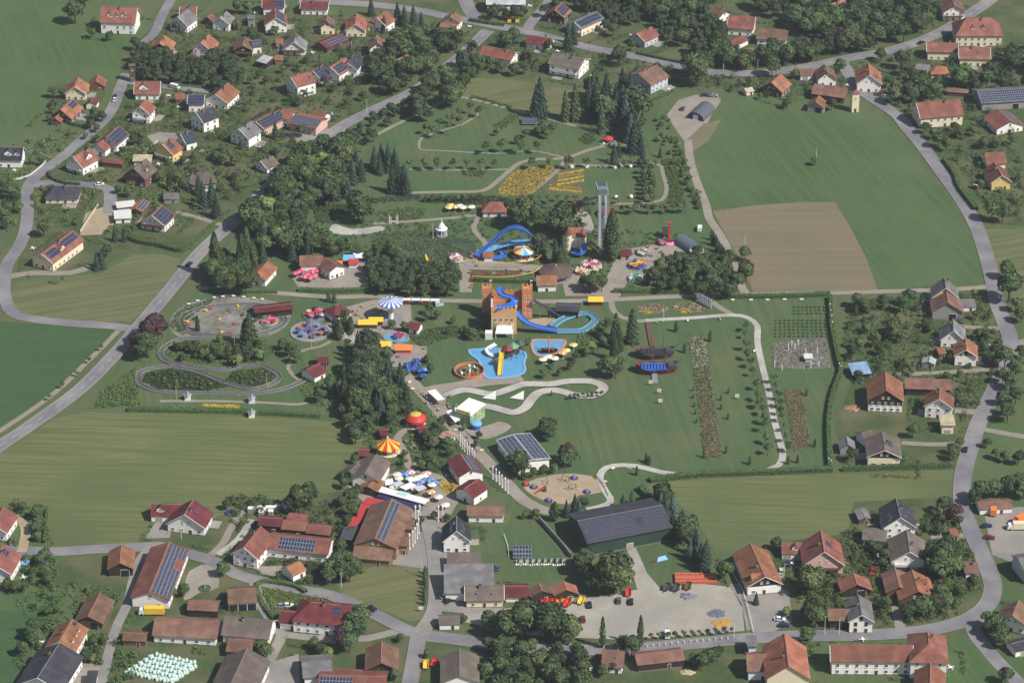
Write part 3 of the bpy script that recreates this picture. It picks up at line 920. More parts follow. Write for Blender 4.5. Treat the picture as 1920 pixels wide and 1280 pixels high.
H((103,349,131,349),11,3.4,30,'C','D','cream bungalow with dark hipped roof in the bend of the village lane',hip=True)
H((77,476,137,432),11,5,30,'C','R','long cream building with red roof, two solar fields and a small dormer',solar=[('r',.06,.36,.12,.7),('r',.5,.95,.1,.6)],dorm=[('r',.44,3.2)])
H((284,404,304,384),12,4.2,34,'W','O','house with dark solar panels over the whole valley side of an orange roof',solar=[('r',.05,.95,.06,.95)],bal='b')
H((254,391,270,373),5,2.8,22,'B','O','carport with dark solar roof beside the building plot','carport',solar=[('r',.1,.95,.05,.95)])
H((213,396,246,394),6.5,3.0,4,'W','W','white flat-topped container cabin beside the building plot','cabin',mono=True,win=.8)
H((216,380,252,376),4.5,2.2,4,'L','W','low white trailer shelter behind the container cabin','shelter',mono=True,open_=True)
H((360,326,388,323),9,3.8,34,'G','K','dark hip-roofed house half hidden behind spruce trees near the vegetable beds',hip=True)
H((307,362,335,362),6,2.6,26,'G','G','grey garden house in the bushes beside the spruces','shed')
# --- top, left of centre
H((492,-5,534,-5),10,5,34,'W','M','maroon-roofed house with solar panels cut by the top edge of the photo',solar=[('n',.55,.98,.1,.9)])
H((517,34,515,16),11,5.2,34,'W','R','white gabled house with red left and solar right roof slope',solar=[('r',.05,.9,.1,.8)])
H((564,3,617,4),10,4,18,'W','M','long white building with low maroon roof below the top road')
H((614,42,613,29),7,5,34,'C','B','narrow beige gabled house with brown roof at the corner of a lawn')
H((666,46,669,25),10,4.2,34,'C','O','beige house with orange roof and low orange side wing')
H((688,36,705,37),6,3.6,30,'C','O','low orange-roofed wing between two orange-roofed houses','annex')
H((706,33,726,21),10,4.8,34,'W','O','orange-roofed white house standing before the dark spruces at the top road')
H((464,30,478,30),5,4.6,14,'G','G','small square grey outbuilding beside the red and solar gable house','shed')
H((412,33,425,21),9,4.8,34,'W','G','white house with grey roof, tree before its gable')
H((551,79,555,63),11,3.6,38,'W','G','white house with broad grey gable roof and balcony flowers',bal='b')
H((517,73,531,73),4.5,2.6,30,'W','O','small orange-roofed garage left of the broad grey gable','garage')
H((455,86,459,68),9,4.2,30,'D','B','dark timber gable house with brown roof beside a hedge-lined path',bal='b')
H((469,77,490,75),6,4.8,26,'W','D','white side wing with violet solar roof','annex',solar=[('n',.1,.95,.1,.95)])
H((493,103,512,108),6,3.4,10,'D','L','pale flat sloping shed roof in the fruit garden','shed',mono=True)
H((515,104,531,104),5,2.8,28,'T','O','orange-roofed open summerhouse beside the pale sloping shed','shed',open_=True)
H((600,81,643,64),9,3.2,16,'B','M','long low red roof with a strip of dark solar panels','stable',solar=[('n',.15,.95,.12,.85)])
H((708,81,705,65),8,5.2,36,'W','B','narrow white house with brown roof beside a big dark tree')
H((586,133,607,121),9,3.8,32,'W','D','small house with grey solar roof touching the tall red-roofed house',solar=[('n',.08,.92,.1,.9)])
H((619,126,648,108),10,4.4,32,'W','O','orange-roofed house with grey solar panels in the row above the road',solar=[('n',.08,.7,.12,.85)])
H((652,119,664,101),9,4.8,34,'W','D','white house with dark grey roof and white paved terrace')
H((545,145,583,135),11,7.2,26,'W','R','tall white hillside house with bright red roof and stacked balconies',bal='w')
H((746,111,765,102),8,3.8,38,'L','O','bluish gabled house with orange roof among the trees of the road bend')
H((479,228,524,207),10,4.6,22,'P','O','pink house whose long roof is entirely blue solar panels',solar=[('n',.02,.98,.04,.96)])
H((529,206,552,211),9,5,20,'W','O','short plain orange roof linking two solar-covered buildings','annex')
H((552,214,605,225),12,4.6,16,'P','O','wide workshop with blue solar roof at the paved yard','workshop',solar=[('n',.03,.97,.05,.95)],gates=2)
H((591,204,614,211),6.5,3.6,30,'W','B','little white gabled house beside the solar-roofed workshop')
H((447,242,473,227),11,5.6,32,'W','G','white house with broad plain grey roof and dark front bay')
H((488,302,512,292),8,3.4,30,'W','K','half-hidden white bungalow with grey roof at the wood edge')
# --- top, centre and right
H((844,32,852,22),9,4.6,32,'W','B','white gabled house with brown roof below the top junction')
H((826,43,858,46),5,2.8,24,'W','O','low orange-roofed garage in front of the brown-roofed junction house','garage')
H((912,-8,985,-8),12,5.6,20,'W','L','large white block cut by the top edge above the junction')
H((1040,20,1054,5),10,4.2,34,'D','O','dark timber house with half orange, half solar roof at the junction',solar=[('r',.1,.95,.08,.8)])
H((1075,41,1119,21),10,5.2,24,'C','G','cream apartment house with grey solar roof and yellow balconies',solar=[('n',.05,.95,.15,.85)],bal='w')
H((990,66,1036,73),9,3.4,22,'W','M','low house with reddish roof right beside the top road')
H((906,85,968,98),10,4,26,'W','O','long orange-roofed house half hidden behind a hedge of trees above the lawn')
H((1037,100,1097,111),13,6.2,22,'W','K','large white house with flat brown-grey roof above the park lawn',bal='w',chim=2)
H((815,134,834,127),6,2.6,20,'D','K','brown-grey shed roof among the trees below the road bend','shed')
H((1340,11,1361,20),8,3.8,32,'W','B','small brown-roofed house in the dense trees right of the top road')
H((1366,29,1417,33),11,4.8,36,'W','R','white house with big red roof and four skylights among tall trees',sky=[('n',.15,.5),('n',.45,.65),('n',.72,.65),('n',.62,.25)])
H((1194,63,1222,50),10,4.2,30,'L','R','blue-grey house with red roof behind the roadside tree')
H((1420,54,1478,58),10,3.8,30,'W','B','long brown and red roof among tall roadside trees',chim=2)
H((1368,79,1395,66),6,3,28,'W','R','low red-roofed garage sloping towards the long brown-roofed house','garage')
H((1396,92,1413,90),6,3.4,30,'W','R','small red-roofed bay building behind the roadside hedge','annex')
H((1197,139,1232,122),15.5,5.6,24,'L','B','huge white farmhouse with wide brown roof above the gravel lot',upper=None,bal='b')
H((1446,155,1465,139),11,3.8,34,'B','O','bright orange-roofed house at the top corner of the big meadow',sky=[('r',.5,.5)])
H((1395,166,1410,163),4.5,2.4,24,'C','C','pale yellow-green garden hut beside the big roadside tree','shed')
H((1498,130,1536,128),7,2.9,28,'W','B','white double garage with brown roof below the road bend','garage',gates=2)
H((1552,136,1546,120),9,4.4,38,'W','B','small white gabled house with two windows at the road fork')
H((1527,157,1590,166),10,3.8,28,'B','B','long weathered brown barn at the meadow corner','barn')
H((1529,191,1536,179),8,3.4,34,'G','O','small grey barn with orange roof at the tip of the meadow','barn')
H((1631,141,1628,118),12,5.2,38,'W','O','white house with long orange roof and dark timber porch by the street fork',dorm=[('r',.2,3.0)])
H((1718,119,1744,122),6,3.8,26,'W','G','white outbuilding with pale grey roof and pointed chimney wall','outbuilding')
H((1757,124,1765,124),8,3,28,'C','O','little orange hipped pavilion beside the pale grey outbuilding','pavilion',hip=True)
H((1812,33,1856,33),16,6.6,38,'C','R','stately cream house with tall red hipped roof and two dormer slots',hip=True,dorm=[('n',.25,1.6),('n',.7,1.6)])
H((1737,80,1797,81),10,5.2,26,'C','R','red-roofed wing with a cream strip of wall below the stately hipped house')
H((1797,88,1857,89),12,4.8,30,'C','R','broad red-roofed farmhouse with garden terrace below the stately hipped house')
H((1790,11,1782,-8),11,5.6,32,'W','B','white gabled house with dark brown roof and balcony above the main road',bal='b')
H((1555,9,1583,-2),9,3.8,34,'B','O','orange-roofed brown house in the wood at the top edge')
H((1718,193,1801,186),14,6.2,34,'C','R','long cream farmhouse with smooth red roof beside the village street')
H((1832,171,1930,165),16,4.6,18,'G','G','huge barn roof covered with pale solar panels','barn',solar=[('n',.03,.98,.05,.95)])
H((1896,228,1869,204),14,3.8,22,'W','R','white stable with red roof and dark solar panels below the solar barn','stable',solar=[('r',.1,.9,.1,.8)],win=.8)
H((1775,165,1817,168),4.5,2.4,20,'B','B','low brown tiled garden wall shelter behind the trees','shed',open_=True)
H((1846,287,1884,285),10,3.8,30,'W','R','red-roofed rear wing behind the cream yellow gable house','annex')
H((1879,329,1864,304),9,4.8,36,'Y','R','pale yellow gable house with one window beside the hedge')
# --- right edge, middle
H((1774,540,1771,520),11,5.4,40,'Y','G','yellow gabled house with dark grey roof at the end of the field road')
H((1778,568,1775,546),13,4.4,33,'G','B','brown-roofed barn directly before the yellow gabled house','barn')
H((1798,561,1828,561),6,2.6,4,'W','G','flat grey garage right of the brown-roofed barn','garage',mono=True)
H((1788,620,1787,597),10,4.2,42,'W','G','white house with steep grey roof and pale blue canopy')
H((1812,656,1811,633),9,5.2,34,'W','O','white house with orange gable roof and dark timber gable',gable='D')
H((1741,677,1744,667),5,2.6,26,'G','L','little pale tin-roofed shed by the garden fence','shed')
H((1756,653,1771,651),5,2.6,26,'B','R','small red-roofed shed behind the orange gable house','shed')
H((1590,682,1626,679),7,2.6,8,'D','U','open shelter with light blue sheet roof beside the park fence','shelter',mono=True,open_=True)
H((1662,732,1660,696),14,6,34,'W','O','big barn with orange roof, dark timber gable and white base with five windows','barn',gable='D',upper=2.6,win=1.2,door=False)
H((1696,709,1784,712),8,4.2,26,'D','B','long dark timber shed with brown roof joining the big orange barn','barn')
H((1761,748,1763,726),11,6,34,'W','R','white house with red roof, roof window and stepped terrace below',sky=[('r',.4,.5)])
H((1760,778,1788,778),7,4.6,3,'C','C','cream flat-roofed terrace block at the foot of the red-roofed house','annex',mono=True,win=.5,gates=1)
H((1659,844,1655,809),13,5.2,26,'C','K','cream house with wide grey roof, dark timber gable and small solar field',gable='D',upper=0.6,solar=[('r',.35,.65,.15,.5)])
H((1614,812,1634,806),8,3.6,26,'W','K','grey-roofed rear wing attached to the cream house with timber gable','annex')
H((1590,833,1587,817),6,2.8,36,'G','G','small grey steep-roofed shed beside the wide grey roof','shed')
H((1689,970,1680,933),12,5.8,36,'W','D','white house with large dark roof and several skylights below the mown field',sky=[('l',.3,.5),('l',.45,.6),('l',.2,.6),('r',.3,.4),('r',.6,.6)])
H((1618,991,1664,995),8,3.4,22,'W','K','low white annex with brown and grey roof left of the skylight house','annex',sky=[('n',.15,.4)])
H((1706,1034,1700,992),13,4.6,34,'W','K','white house with mossy dark brown roof and deep balcony',bal='w',dorm=[('r',.2,2.4)])
H((1613,952,1622,970),4.5,2.6,14,'B','G','narrow grey shed at the edge of the mown field','shed')
H((1780,995,1796,994),5,2.6,12,'R','R','small square red-roofed shed beside the village street','shed')
H((1806,1056,1834,1055),7,3,22,'W','B','small white house with brown roof squeezed against the village street',win=.8)
H((1833,941,1896,938),7,2.8,16,'W','B','brown-roofed open shed at the back of the machinery yard','shed')
H((1722,1108,1710,1067),13,3.8,30,'B','O','orange and brown roofed house with stepped side roofs among trees',dorm=[('r',.3,2.6),('r',.6,2.6)])
H((1687,1100,1678,1064),9,3.4,26,'B','B','brown-roofed wing joined to the house with stepped side roofs','annex')
H((1608,1095,1600,1073),11,3.2,28,'D','R','open timber barn with ribbed red roof in the village gardens','barn')
H((1616,1152,1610,1114),8.5,5.6,34,'W','G','narrow white gabled house with four black-framed windows and grey roof',wm='b')
H((1552,1142,1602,1142),7,4.2,28,'D','B','dark timber stable with brown roof left of the narrow white house','barn')
H((1898,1154,1911,1124),11,4.2,32,'W','B','white gabled house with reddish brown roof inside the street bend')
H((1895,1206,1930,1198),7,2.8,18,'W','D','white garage with black door beside the curving street','garage',gates=1)
H((1909,1046,1945,1040),12,5.8,22,'L','G','pale blue-grey commercial building cut by the right edge','building')
H((1435,1081,1407,1018),13,4.4,30,'W','O','long white farm building with brown-orange roof and small barred gate window',dorm=[('r',.18,2.2),('l',.15,2.4)],gable='D',upper=0.5)
H((1546,1034,1539,993),15,4.6,38,'P','R','pink house with huge red roof and solar panel beside the mown field',solar=[('r',.4,.65,.15,.45)],bal='b')
H((1465,1017,1508,1018),8,2.9,28,'W','R','white garage with red roof and small dormer beside the pink house','garage',gates=2,dorm=[('n',.6,2.4)])
# --- bottom right, monastery-like group
H((1556,1208,1712,1209),10,6.4,33,'W','R','long white two-storey wing with red roof and arched windows',chim=2)
H((1740,1184,1742,1206),13,8.2,34,'W','R','tall white corner block with hipped red roof',hip=True,chim=1)
H((1744,1290,1745,1242),10,5.8,34,'W','O','orange-roofed gable wing before the tall white corner block','annex')
H((1479,1248,1471,1186),15,7,36,'C','O','large hall with bare cream gable and orange roof at the bottom edge','hall',win=0,chim=1,door=False)
H((1399,1226,1446,1226),11,4.8,28,'W','B','brown-roofed wing left of the bare cream gable','annex')
H((1400,1198,1420,1198),6,4.8,8,'W','G','white and grey little tower annex beside the cream hall','annex')
# --- bottom centre
H((862,1266,862,1216),13,4.8,24,'W','K','grey weathered barn at the bottom edge beside the crossroads','barn')
H((715,1242,716,1201),11,4.6,28,'D','B','brown barn with patched roof tiles at the crossroads','barn')
H((822,1155,862,1154),6,2.8,24,'W','K','small shed with mossy brown roof on the crossroads corner','shed')
H((565,1241,622,1237),13,3.8,16,'W','G','grey-roofed workshop at the bottom edge','workshop')
H((598,1264,726,1268),13,3.6,16,'C','R','long red-roofed barn with solar panels at the bottom edge','barn',solar=[('n',.02,.5,.1,.9)])
H((430,1288,464,1214),16,4.8,28,'W','K','large grey-roofed barn with white side wall at the bottom edge','barn',win=.6)
H((427,1197,476,1200),10,2.8,20,'B','B','brown lean-to shed between the long white barn and the grey barn','shed',mono=False)
H((290,1158,412,1165),12,3.8,26,'W','B','long white stable with red-brown roof above the wrapped bales','stable',win=.8)
H((421,1155,512,1164),12,4.4,30,'W','K','white farmhouse with dark brown roof and bare white gable')
H((353,1125,411,1128),7,3.2,24,'D','B','open dark timber shed with red-brown roof below the round forecourt','shed',open_=True)
H((426,1105,481,1102),11,3.6,24,'W','B','white triple garage with black doors and brown roof','garage',gates=3)
H((582,1128,640,1134),14,5.6,28,'W','M','big white house with maroon hipped roof at the crossroads lane',hip=True,solar=[('n',.8,1.0,.1,.5)])
H((526,1144,566,1148),8,3.6,26,'W','M','low maroon-roofed wing of the big white hipped house','annex')
H((284,944,345,946),8,3.2,34,'W','M','white garage wing with maroon roof and dormer beside the mown field','garage',dorm=[('n',.3,3.0)],gates=2)
H((346,964,363,935),15,4.2,34,'W','M','white house with wide maroon roof and round terrace at the mown field')
H((280,1110,318,1015),14,4.6,22,'W','R','long white barn with blue solar panels over its whole right roof slope','barn',solar=[('r',.03,.97,.05,.62),('r',.03,.55,.62,.97),('r',.78,.97,.62,.97)],win=.6)
H((225,1055,228,1020),9,3.8,30,'D','O','weathered timber barn with orange roof standing alone by the street','barn')
H((-14,982,8,950),10,4.6,32,'W','R','red-roofed white house cut by the left edge beside a sandy drive')
H((-14,1056,6,1020),13,4.8,32,'W','R','white house with red roof and solar panel cut by the left edge',solar=[('r',.6,.85,.1,.45)])
H((457,1026,490,986),10,5.8,36,'W','R','white farmhouse with bright red roof at the street corner')
H((503,1001,622,1013),11,4.4,24,'W','R','long red-roofed farm wing with a large dark solar field','barn',solar=[('n',.2,.76,.08,.92)],win=.7)
H((486,969,530,972),7,3.6,20,'D','M','dark red roofed timber shed beside the stacked pallets','shed')
H((530,976,577,980),7,3.6,20,'D','R','middle red-roofed timber shed of the row behind the solar farm wing','shed')
H((577,983,623,988),7,3.6,20,'D','R','end red-roofed timber shed of the row next to the red awnings','shed')
H((540,963,577,967),5,3,18,'B','R','low red-roofed lean-to behind the row of timber sheds','shed')
H((537,1063,563,1051),7,3,30,'W','O','small white garage with orange roof at the paved courtyard','garage')
H((165,1155,188,1111),10,3.4,26,'B','B','brown barn with red-brown roof next to a white van','barn')
H((110,1203,136,1159),11,4.6,32,'W','O','white house with orange roof and row of small dormers in the farm lane',dorm=[('r',.3,1.8),('r',.55,1.8),('r',.75,1.8)],solar=[('r',.8,.95,.1,.35)])
H((70,1270,112,1204),17,4.6,28,'W','D','large dark slate house with long roof dormers at the lower left')
H((164,1257,184,1257),7,2.6,6,'W','D','small garage with flat dark roof at the bottom of the farm lane','garage',mono=True)
H((231,1185,276,1187),6,2.6,22,'B','B','small brown shed beside the wrapped silage bales','shed')
H((856,995,856,966),10,5.8,42,'W','D','white house with steep black roof and white skylights at the park entrance',sky=[('l',.3,.4),('l',.5,.4),('l',.7,.4),('r',.3,.4),('r',.5,.5),('r',.7,.4)])
H((838,1037,903,1037),8,2.8,6,'W','K','flat grey-roofed annex in front of the steep black roof','annex',mono=True)
H((832,1059,926,1058),14,4.2,12,'W','G','large shed with ribbed grey sheet roof in the village centre','barn',mono=True)
H((871,1098,945,1097),10,3.8,28,'C','K','cream farmhouse with dark brown roof behind the big leafy tree',win=.9)
H((945,1098,992,1098),8,3.2,22,'W','M','low wing with maroon roof joined to the cream farmhouse','annex')
H((1017,1107,1011,1093),9,3,26,'D','B','dark timber gabled garage with brown roof beside the parked tractors','garage')
H((1062,1105,1057,1089),9,3,26,'D','O','dark timber gabled garage with orange-red roof at the tractor yard','garage')
H((876,949,947,950),7,3.8,22,'W','B','long white hut with brown roof inside the park entrance','pavilion',win=.5)
H((1130,1219,1172,1222),10,3.6,28,'W','B','white house with brown roof below the conifer-lined yard')
H((1190,1227,1280,1217),8,3.2,22,'D','B','long dark timber shed with brown roof below the gravel yard','shed')
# --- the amusement park's own halls
H((703,1009,735,934),16,5.6,24,'T','B','large brown entrance hall with a dark solar strip along its ridge','hall',solar=[('r',.03,.95,.04,.42)],win=.5)
H((755,975,778,976),6,5.0,24,'T','B','brown cross-gabled bay on the side of the entrance hall behind the columns','annex')
H((742,1006,768,1007),6,4.6,24,'T','B','brown cross-gabled bay of the entrance hall nearest the street square','annex')
H((664,1024,738,1030),5,3.2,16,'T','B','low brown porch roof under the gable of the entrance hall','porch',mono=True)
H((884,880,862,849),10,4.6,24,'W','M','white hall with maroon roof and dark solar strip beside the avenue columns','hall',solar=[('r',.03,.95,.05,.75)],win=.4)
H((870,916,899,897),9,4.6,24,'W','M','white hall with plain maroon roof next to the flower bed','hall',win=.5)
H((962,813,1001,862),14,4.6,8,'W','L','white hall whose flat roof is covered with violet solar panels','hall',solar=[('l',.04,.96,.04,.96),('r',.04,.96,.04,.96)],win=.4)
H((1082,976,1243,946),22,6.2,17,'N','D','huge dark green hall with slate-coloured roof beside the leafy tree','hall',win=0,gates=1,solar=[('n',.02,.62,.03,.97),('n',.62,.7,.03,.3),('n',.62,.7,.62,.97),('n',.7,.98,.03,.97)],darkpv=True)
H((561,480,606,479),9,4.8,24,'W','B','white restaurant with brown roof and tall glazed colonnade behind the red parasols','restaurant',win=1.3)
H((608,482,633,498),8,4.6,24,'W','B','angled brown-roofed wing of the white restaurant','annex',win=1.3)
H((480,514,503,489),8,3.8,30,'W','O','small white house with orange roof at the park boundary wood','pavilion',win=.8)
H((918,379,935,379),8.5,3.4,30,'W','R','white pavilion with red hipped roof below the flower fields','pavilion',hip=True,win=.7)
H((1005,517,1044,516),8,4,28,'W','O','white hall with orange roof behind the orange castle tower','pavilion',win=.4)
H((684,887,706,851),11,4.8,26,'W','K','white inn with grey-brown roof beside the striped carousel tent','inn',win=1.0)
H((655,884,672,868),8,4,22,'W','K','grey-roofed lower part of the white inn','annex')
H((690,912,706,894),7,3,20,'B','O','orange-roofed snack hut between the inn and the food court','hut')
H((672,842,693,843),5,2.6,20,'B','M','maroon-roofed hut behind the white inn','hut')
H((712,805,727,804),5,2.8,20,'B','M','maroon-roofed booth behind the striped carousel tent','hut')
H((783,802,801,800),5,2.8,20,'B','M','maroon-roofed booth below the red carousel','hut')
H((793,811,808,810),4.5,2.4,20,'B','M','smaller maroon-roofed booth with pole below the red carousel','hut')
H((832,808,848,816),5,2.6,20,'L','P','little pale hut with pink roof beside the avenue','hut')
H((575,693,600,681),8,3.4,24,'W','M','maroon-roofed station hut at the end of the loop track','hut')
H((592,669,615,666),6,3,24,'B','M','small maroon-roofed hut on the lawn by the loop track','hut')
H((630,572,636,570),8,3.6,34,'W','M','white kiosk with pointed maroon roof near the spinning discs','kiosk',hip=True)
H((475,577,548,569),6,3.2,12,'D','M','long maroon-roofed loading station beside the kart arena','station',open_=True)
H((1161,467,1184,467),5.5,2.8,22,'P','M','small kiosk with maroon roof beside the tall dark conifer','kiosk')
H((768,602,790,606),5.5,3,28,'W','M','little maroon-roofed hut beside the wave swinger','hut')
H((1128,388,1146,388),6,3,24,'P','R','pinkish hut at the foot of the water slide tower','hut')
# ---------------------------------------------------------------- vegetation
nrng=np.random.default_rng(5)
def leaf_mat(n,c1,c2,isl=0.5,obj=0.34):
    m=mat('leaves_'+n,srgb(*c1),srgb(*c2),0.5,0.75,3.0,island=isl,objrand=obj,spec=0.12)
    return m
LM={
    'd':leaf_mat('green',(88,103,65),(67,84,53)),'D':leaf_mat('deep_green',(78,94,62),(60,76,52)),
    'c':leaf_mat('spruce',(66,84,70),(52,68,56),0.45,0.24),'b':leaf_mat('blue_spruce',(88,108,102),(70,90,84),0.4,0.2),
    'u':leaf_mat('copper',(84,62,66),(66,50,54),0.4,0.2),'l':leaf_mat('light_green',(112,124,74),(90,106,62)),
    'p':leaf_mat('poplar',(78,94,62),(62,80,52),0.45,0.16),'y':leaf_mat('thuja',(76,94,60),(58,78,50),0.4,0.2),
    's':leaf_mat('shrub',(94,110,64),(70,90,52)),'h':leaf_mat('hedge',(82,100,60),(64,84,50),0.4,0.16),
}
M_bark=mat('bark',srgb(92,78,64),srgb(70,60,50),1.5,0.95)

def quads_mesh(name,C,Nn,size,m,extra=None):
    """leaf clumps: one quad per centre C, facing roughly along Nn"""
    n=len(C)
    rv=nrng.normal(size=(n,3))
    Nn=Nn+0.75*rv/np.linalg.norm(rv,axis=1)[:,None]
    Nn /=np.linalg.norm(Nn,axis=1)[:,None]+1e-9
    t=np.cross(Nn,nrng.normal(size=(n,3)))
    t /=np.linalg.norm(t,axis=1)[:,None]+1e-9
    b=np.cross(Nn,t)
    s1=(size*nrng.uniform(0.6,1.3,n))[:,None]
    s2=(size*nrng.uniform(0.5,1.0,n))[:,None]
    bend=Nn*(size*nrng.uniform(-0.25,0.25,n))[:,None]
    V=np.stack([C-t*s1,C-b*s2+bend,C+t*s1,C+b*s2+bend],1).reshape(-1,3)
    me=bpy.data.meshes.new(name)
    me.vertices.add(4*n); me.loops.add(4*n); me.polygons.add(n)
    me.vertices.foreach_set('co',V.ravel().astype(np.float32))
    me.loops.foreach_set('vertex_index',np.arange(4*n,dtype=np.int32))
    me.polygons.foreach_set('loop_start',np.arange(0,4*n,4,dtype=np.int32))
    me.materials.append(m)
    me.update(calc_edges=True)
    return me

def sph(n):
    v=nrng.normal(size=(n,3)); return v/np.linalg.norm(v,axis=1)[:,None]

def blob_points(h0,h1,r,nblob,nper,shape='round',low=0.0):
    """points and outward directions over a crown made of many lobes"""
    C,Nn=[],[]
    zc,hz=(h0+h1)/2,(h1-h0)/2
    for i in range(nblob):
        d=sph(1)[0]
        if d[2]<-0.55:d[2] *=-0.6
        k=nrng.uniform(0.45,0.86)
        rr=r*nrng.uniform(0.26,0.44)
        c=np.array([d[0]*(r-rr*0.6)*k,d[1]*(r-rr*0.6)*k,zc+d[2]*(hz-rr*0.6)*k])
        if shape== 'egg':c[:2] *= 1.0-0.35*max(0,d[2])
        v=sph(nper)
        v[:,2]=np.where(v[:,2]<-0.5,-v[:,2],v[:,2])
        C.append(c+v*rr*nrng.uniform(0.75,1.08,(nper,1))*np.array([1,1,0.85]))
        Nn.append(v+0.5*d)
    return np.concatenate(C),np.concatenate(Nn)

def trunk_mesh(h,r,limbs,seed,crown_r):
    rr=random.Random(seed)
    mb=MB()
    p=Vector((0,0,-0.2))
    q=Vector((rr.uniform(-.2,.2),rr.uniform(-.2,.2),h))
    mb.bar(p,q,r,7,0,r*0.6)
    for i in range(limbs):
        a=2*math.pi*(i+rr.random()*0.6)/limbs
        s=q*rr.uniform(0.65,1.0)
        e=s+Vector((math.cos(a)*crown_r*.6,math.sin(a)*crown_r*.6,crown_r*rr.uniform(.5,.9)))
        mb.bar(s,e,r*0.45,5,0,r*0.12)
    return mb.mesh('trunk',[M_bark])

PROTO={}
def proto(kind,crowns,trunks):PROTO[kind]=list(zip(crowns,trunks))
# broad leaved trees, 10 m high and 4.4 m in radius
def mk_broad(k,m,seed0):
    cr,tr=[],[]
    for i in range(k):
        C,Nn=blob_points(1.8,10.0,4.4*nrng.uniform(.92,1.08),int(nrng.integers(26,38)),62,'egg' if i % 2 else 'round')
        cr.append(quads_mesh('crown',C,Nn,0.5,m)); tr.append(trunk_mesh(4.0,0.3,5,seed0+i,4.0))
    return cr,tr
proto('d',*mk_broad(7,LM['d'],1)); proto('D',*mk_broad(5,LM['D'],21)); proto('u',*mk_broad(2,LM['u'],31)); proto('l',*mk_broad(3,LM['l'],41))
# spruces, 14 m high, 3.2 m radius
def mk_spruce(k,m,seed0,h=14.0,r=3.2,power=0.85):
    cr,tr=[],[]
    for i in range(k):
        n=2300
        u=nrng.uniform(0,1,n) ** 0.7
        tiers=15+i
        z01=1-u
        saw=(z01*tiers) % 1.0
        rad=r*(u ** power)*(0.72+0.34*(1-saw))*nrng.uniform(0.55,1.05,n)
        lob=1+0.16*np.sin(5*nrng.uniform(0,6.28))
        a=nrng.uniform(0,2*np.pi,n)
        rad=rad*(1+0.18*np.sin(a*6+z01*40))
        C=np.stack([rad*np.cos(a),rad*np.sin(a),0.8+z01*(h-0.8)-0.25*rad],1)
        Nn=np.stack([np.cos(a),np.sin(a),np.full(n,0.75)],1)
        cr.append(quads_mesh('crown',C,Nn,0.36,m)); tr.append(trunk_mesh(h*0.8,0.24,0,seed0+i,1))
    return cr,tr
proto('c',*mk_spruce(5,LM['c'],51)); proto('b',*mk_spruce(2,LM['b'],61))
proto('n',*mk_spruce(2,LM['D'],66,14.0,2.2,0.6))
# poplars 18 m, columns; thujas 5 m
def mk_col(k,m,h,r,n,seed0,q,name='crown',lowr=0.5):
    cr,tr=[],[]
    for i in range(k):
        z01=nrng.uniform(0,1,n)
        prof=np.minimum(1,(z01+0.06)*5) ** 0.6*np.clip((1.02-z01)*2.0,0,1) ** 0.65
        a=nrng.uniform(0,2*np.pi,n)
        rad=r*prof*nrng.uniform(0.6,1.05,n)*(1+0.15*np.sin(a*4+z01*9))
        C=np.stack([rad*np.cos(a),rad*np.sin(a),0.3+z01*(h-0.3)],1)
        Nn=np.stack([np.cos(a),np.sin(a),np.full(n,0.55)],1)
        cr.append(quads_mesh('crown',C,Nn,q,m)); tr.append(trunk_mesh(h*0.5,r*0.12,0,seed0+i,1))
    return cr,tr
proto('p',*mk_col(3,LM['p'],18.0,2.1,2200,71,0.42))
proto('y',*mk_col(3,LM['y'],5.0,0.85,600,81,0.2))
# orchard / avenue trees 4.6 m, standing on a visible stem
def mk_small(k,m,seed0):
    cr,tr=[],[]
    for i in range(k):
        C,Nn=blob_points(1.3,4.6,1.75,12,42)
        cr.append(quads_mesh('crown',C,Nn,0.26,m)); tr.append(trunk_mesh(1.8,0.1,3,seed0+i,1.4))
    return cr,tr
proto('o',*mk_small(4,LM['d'],91))
# shrubs 2.2 m
def mk_shrub(k,m,seed0):
    cr,tr=[],[]
    for i in range(k):
        C,Nn=blob_points(0.1,2.2,1.55,9,38)
        C[:,2]=np.maximum(C[:,2],0.05)
        cr.append(quads_mesh('foliage',C,Nn,0.24,m)); tr.append(trunk_mesh(0.8,0.06,3,seed0+i,1.0))
    return cr,tr
proto('s',*mk_shrub(5,LM['s'],101)); proto('L',*mk_shrub(2,LM['l'],111)); proto('U',*mk_shrub(2,LM['u'],121))
BASEH={'d':10.0,'D':10.0,'u':10.0,'l':10.0,'c':14.0,'b':14.0,'n':14.0,'p':18.0,'y':5.0,'o':4.6,'s':2.2,'L':2.2,'U':2.2}
TNAME={'d':'leafy_tree','D':'leafy_tree','u':'copper_tree','l':'leafy_tree','c':'spruce_tree','b':'blue_spruce','n':'spire_conifer','p':'poplar_tree','y':'thuja_tree','o':'young_tree','s':'shrub','L':'shrub','U':'shrub'}
TCAT={'y':'thuja','s':'shrub','L':'shrub','U':'shrub'}
trnd=random.Random(3)
NT={}
TREES=[]
def tree(kind,x,y,h,label,group=None,centre=True,wide=1.0):
    """x, y: pixel of the crown's middle (or of the foot) in the photograph"""
    P=G(x,y,h*0.5 if centre else 0.0)
    return tree_w(kind,P.x,P.y,h,label,group,wide)
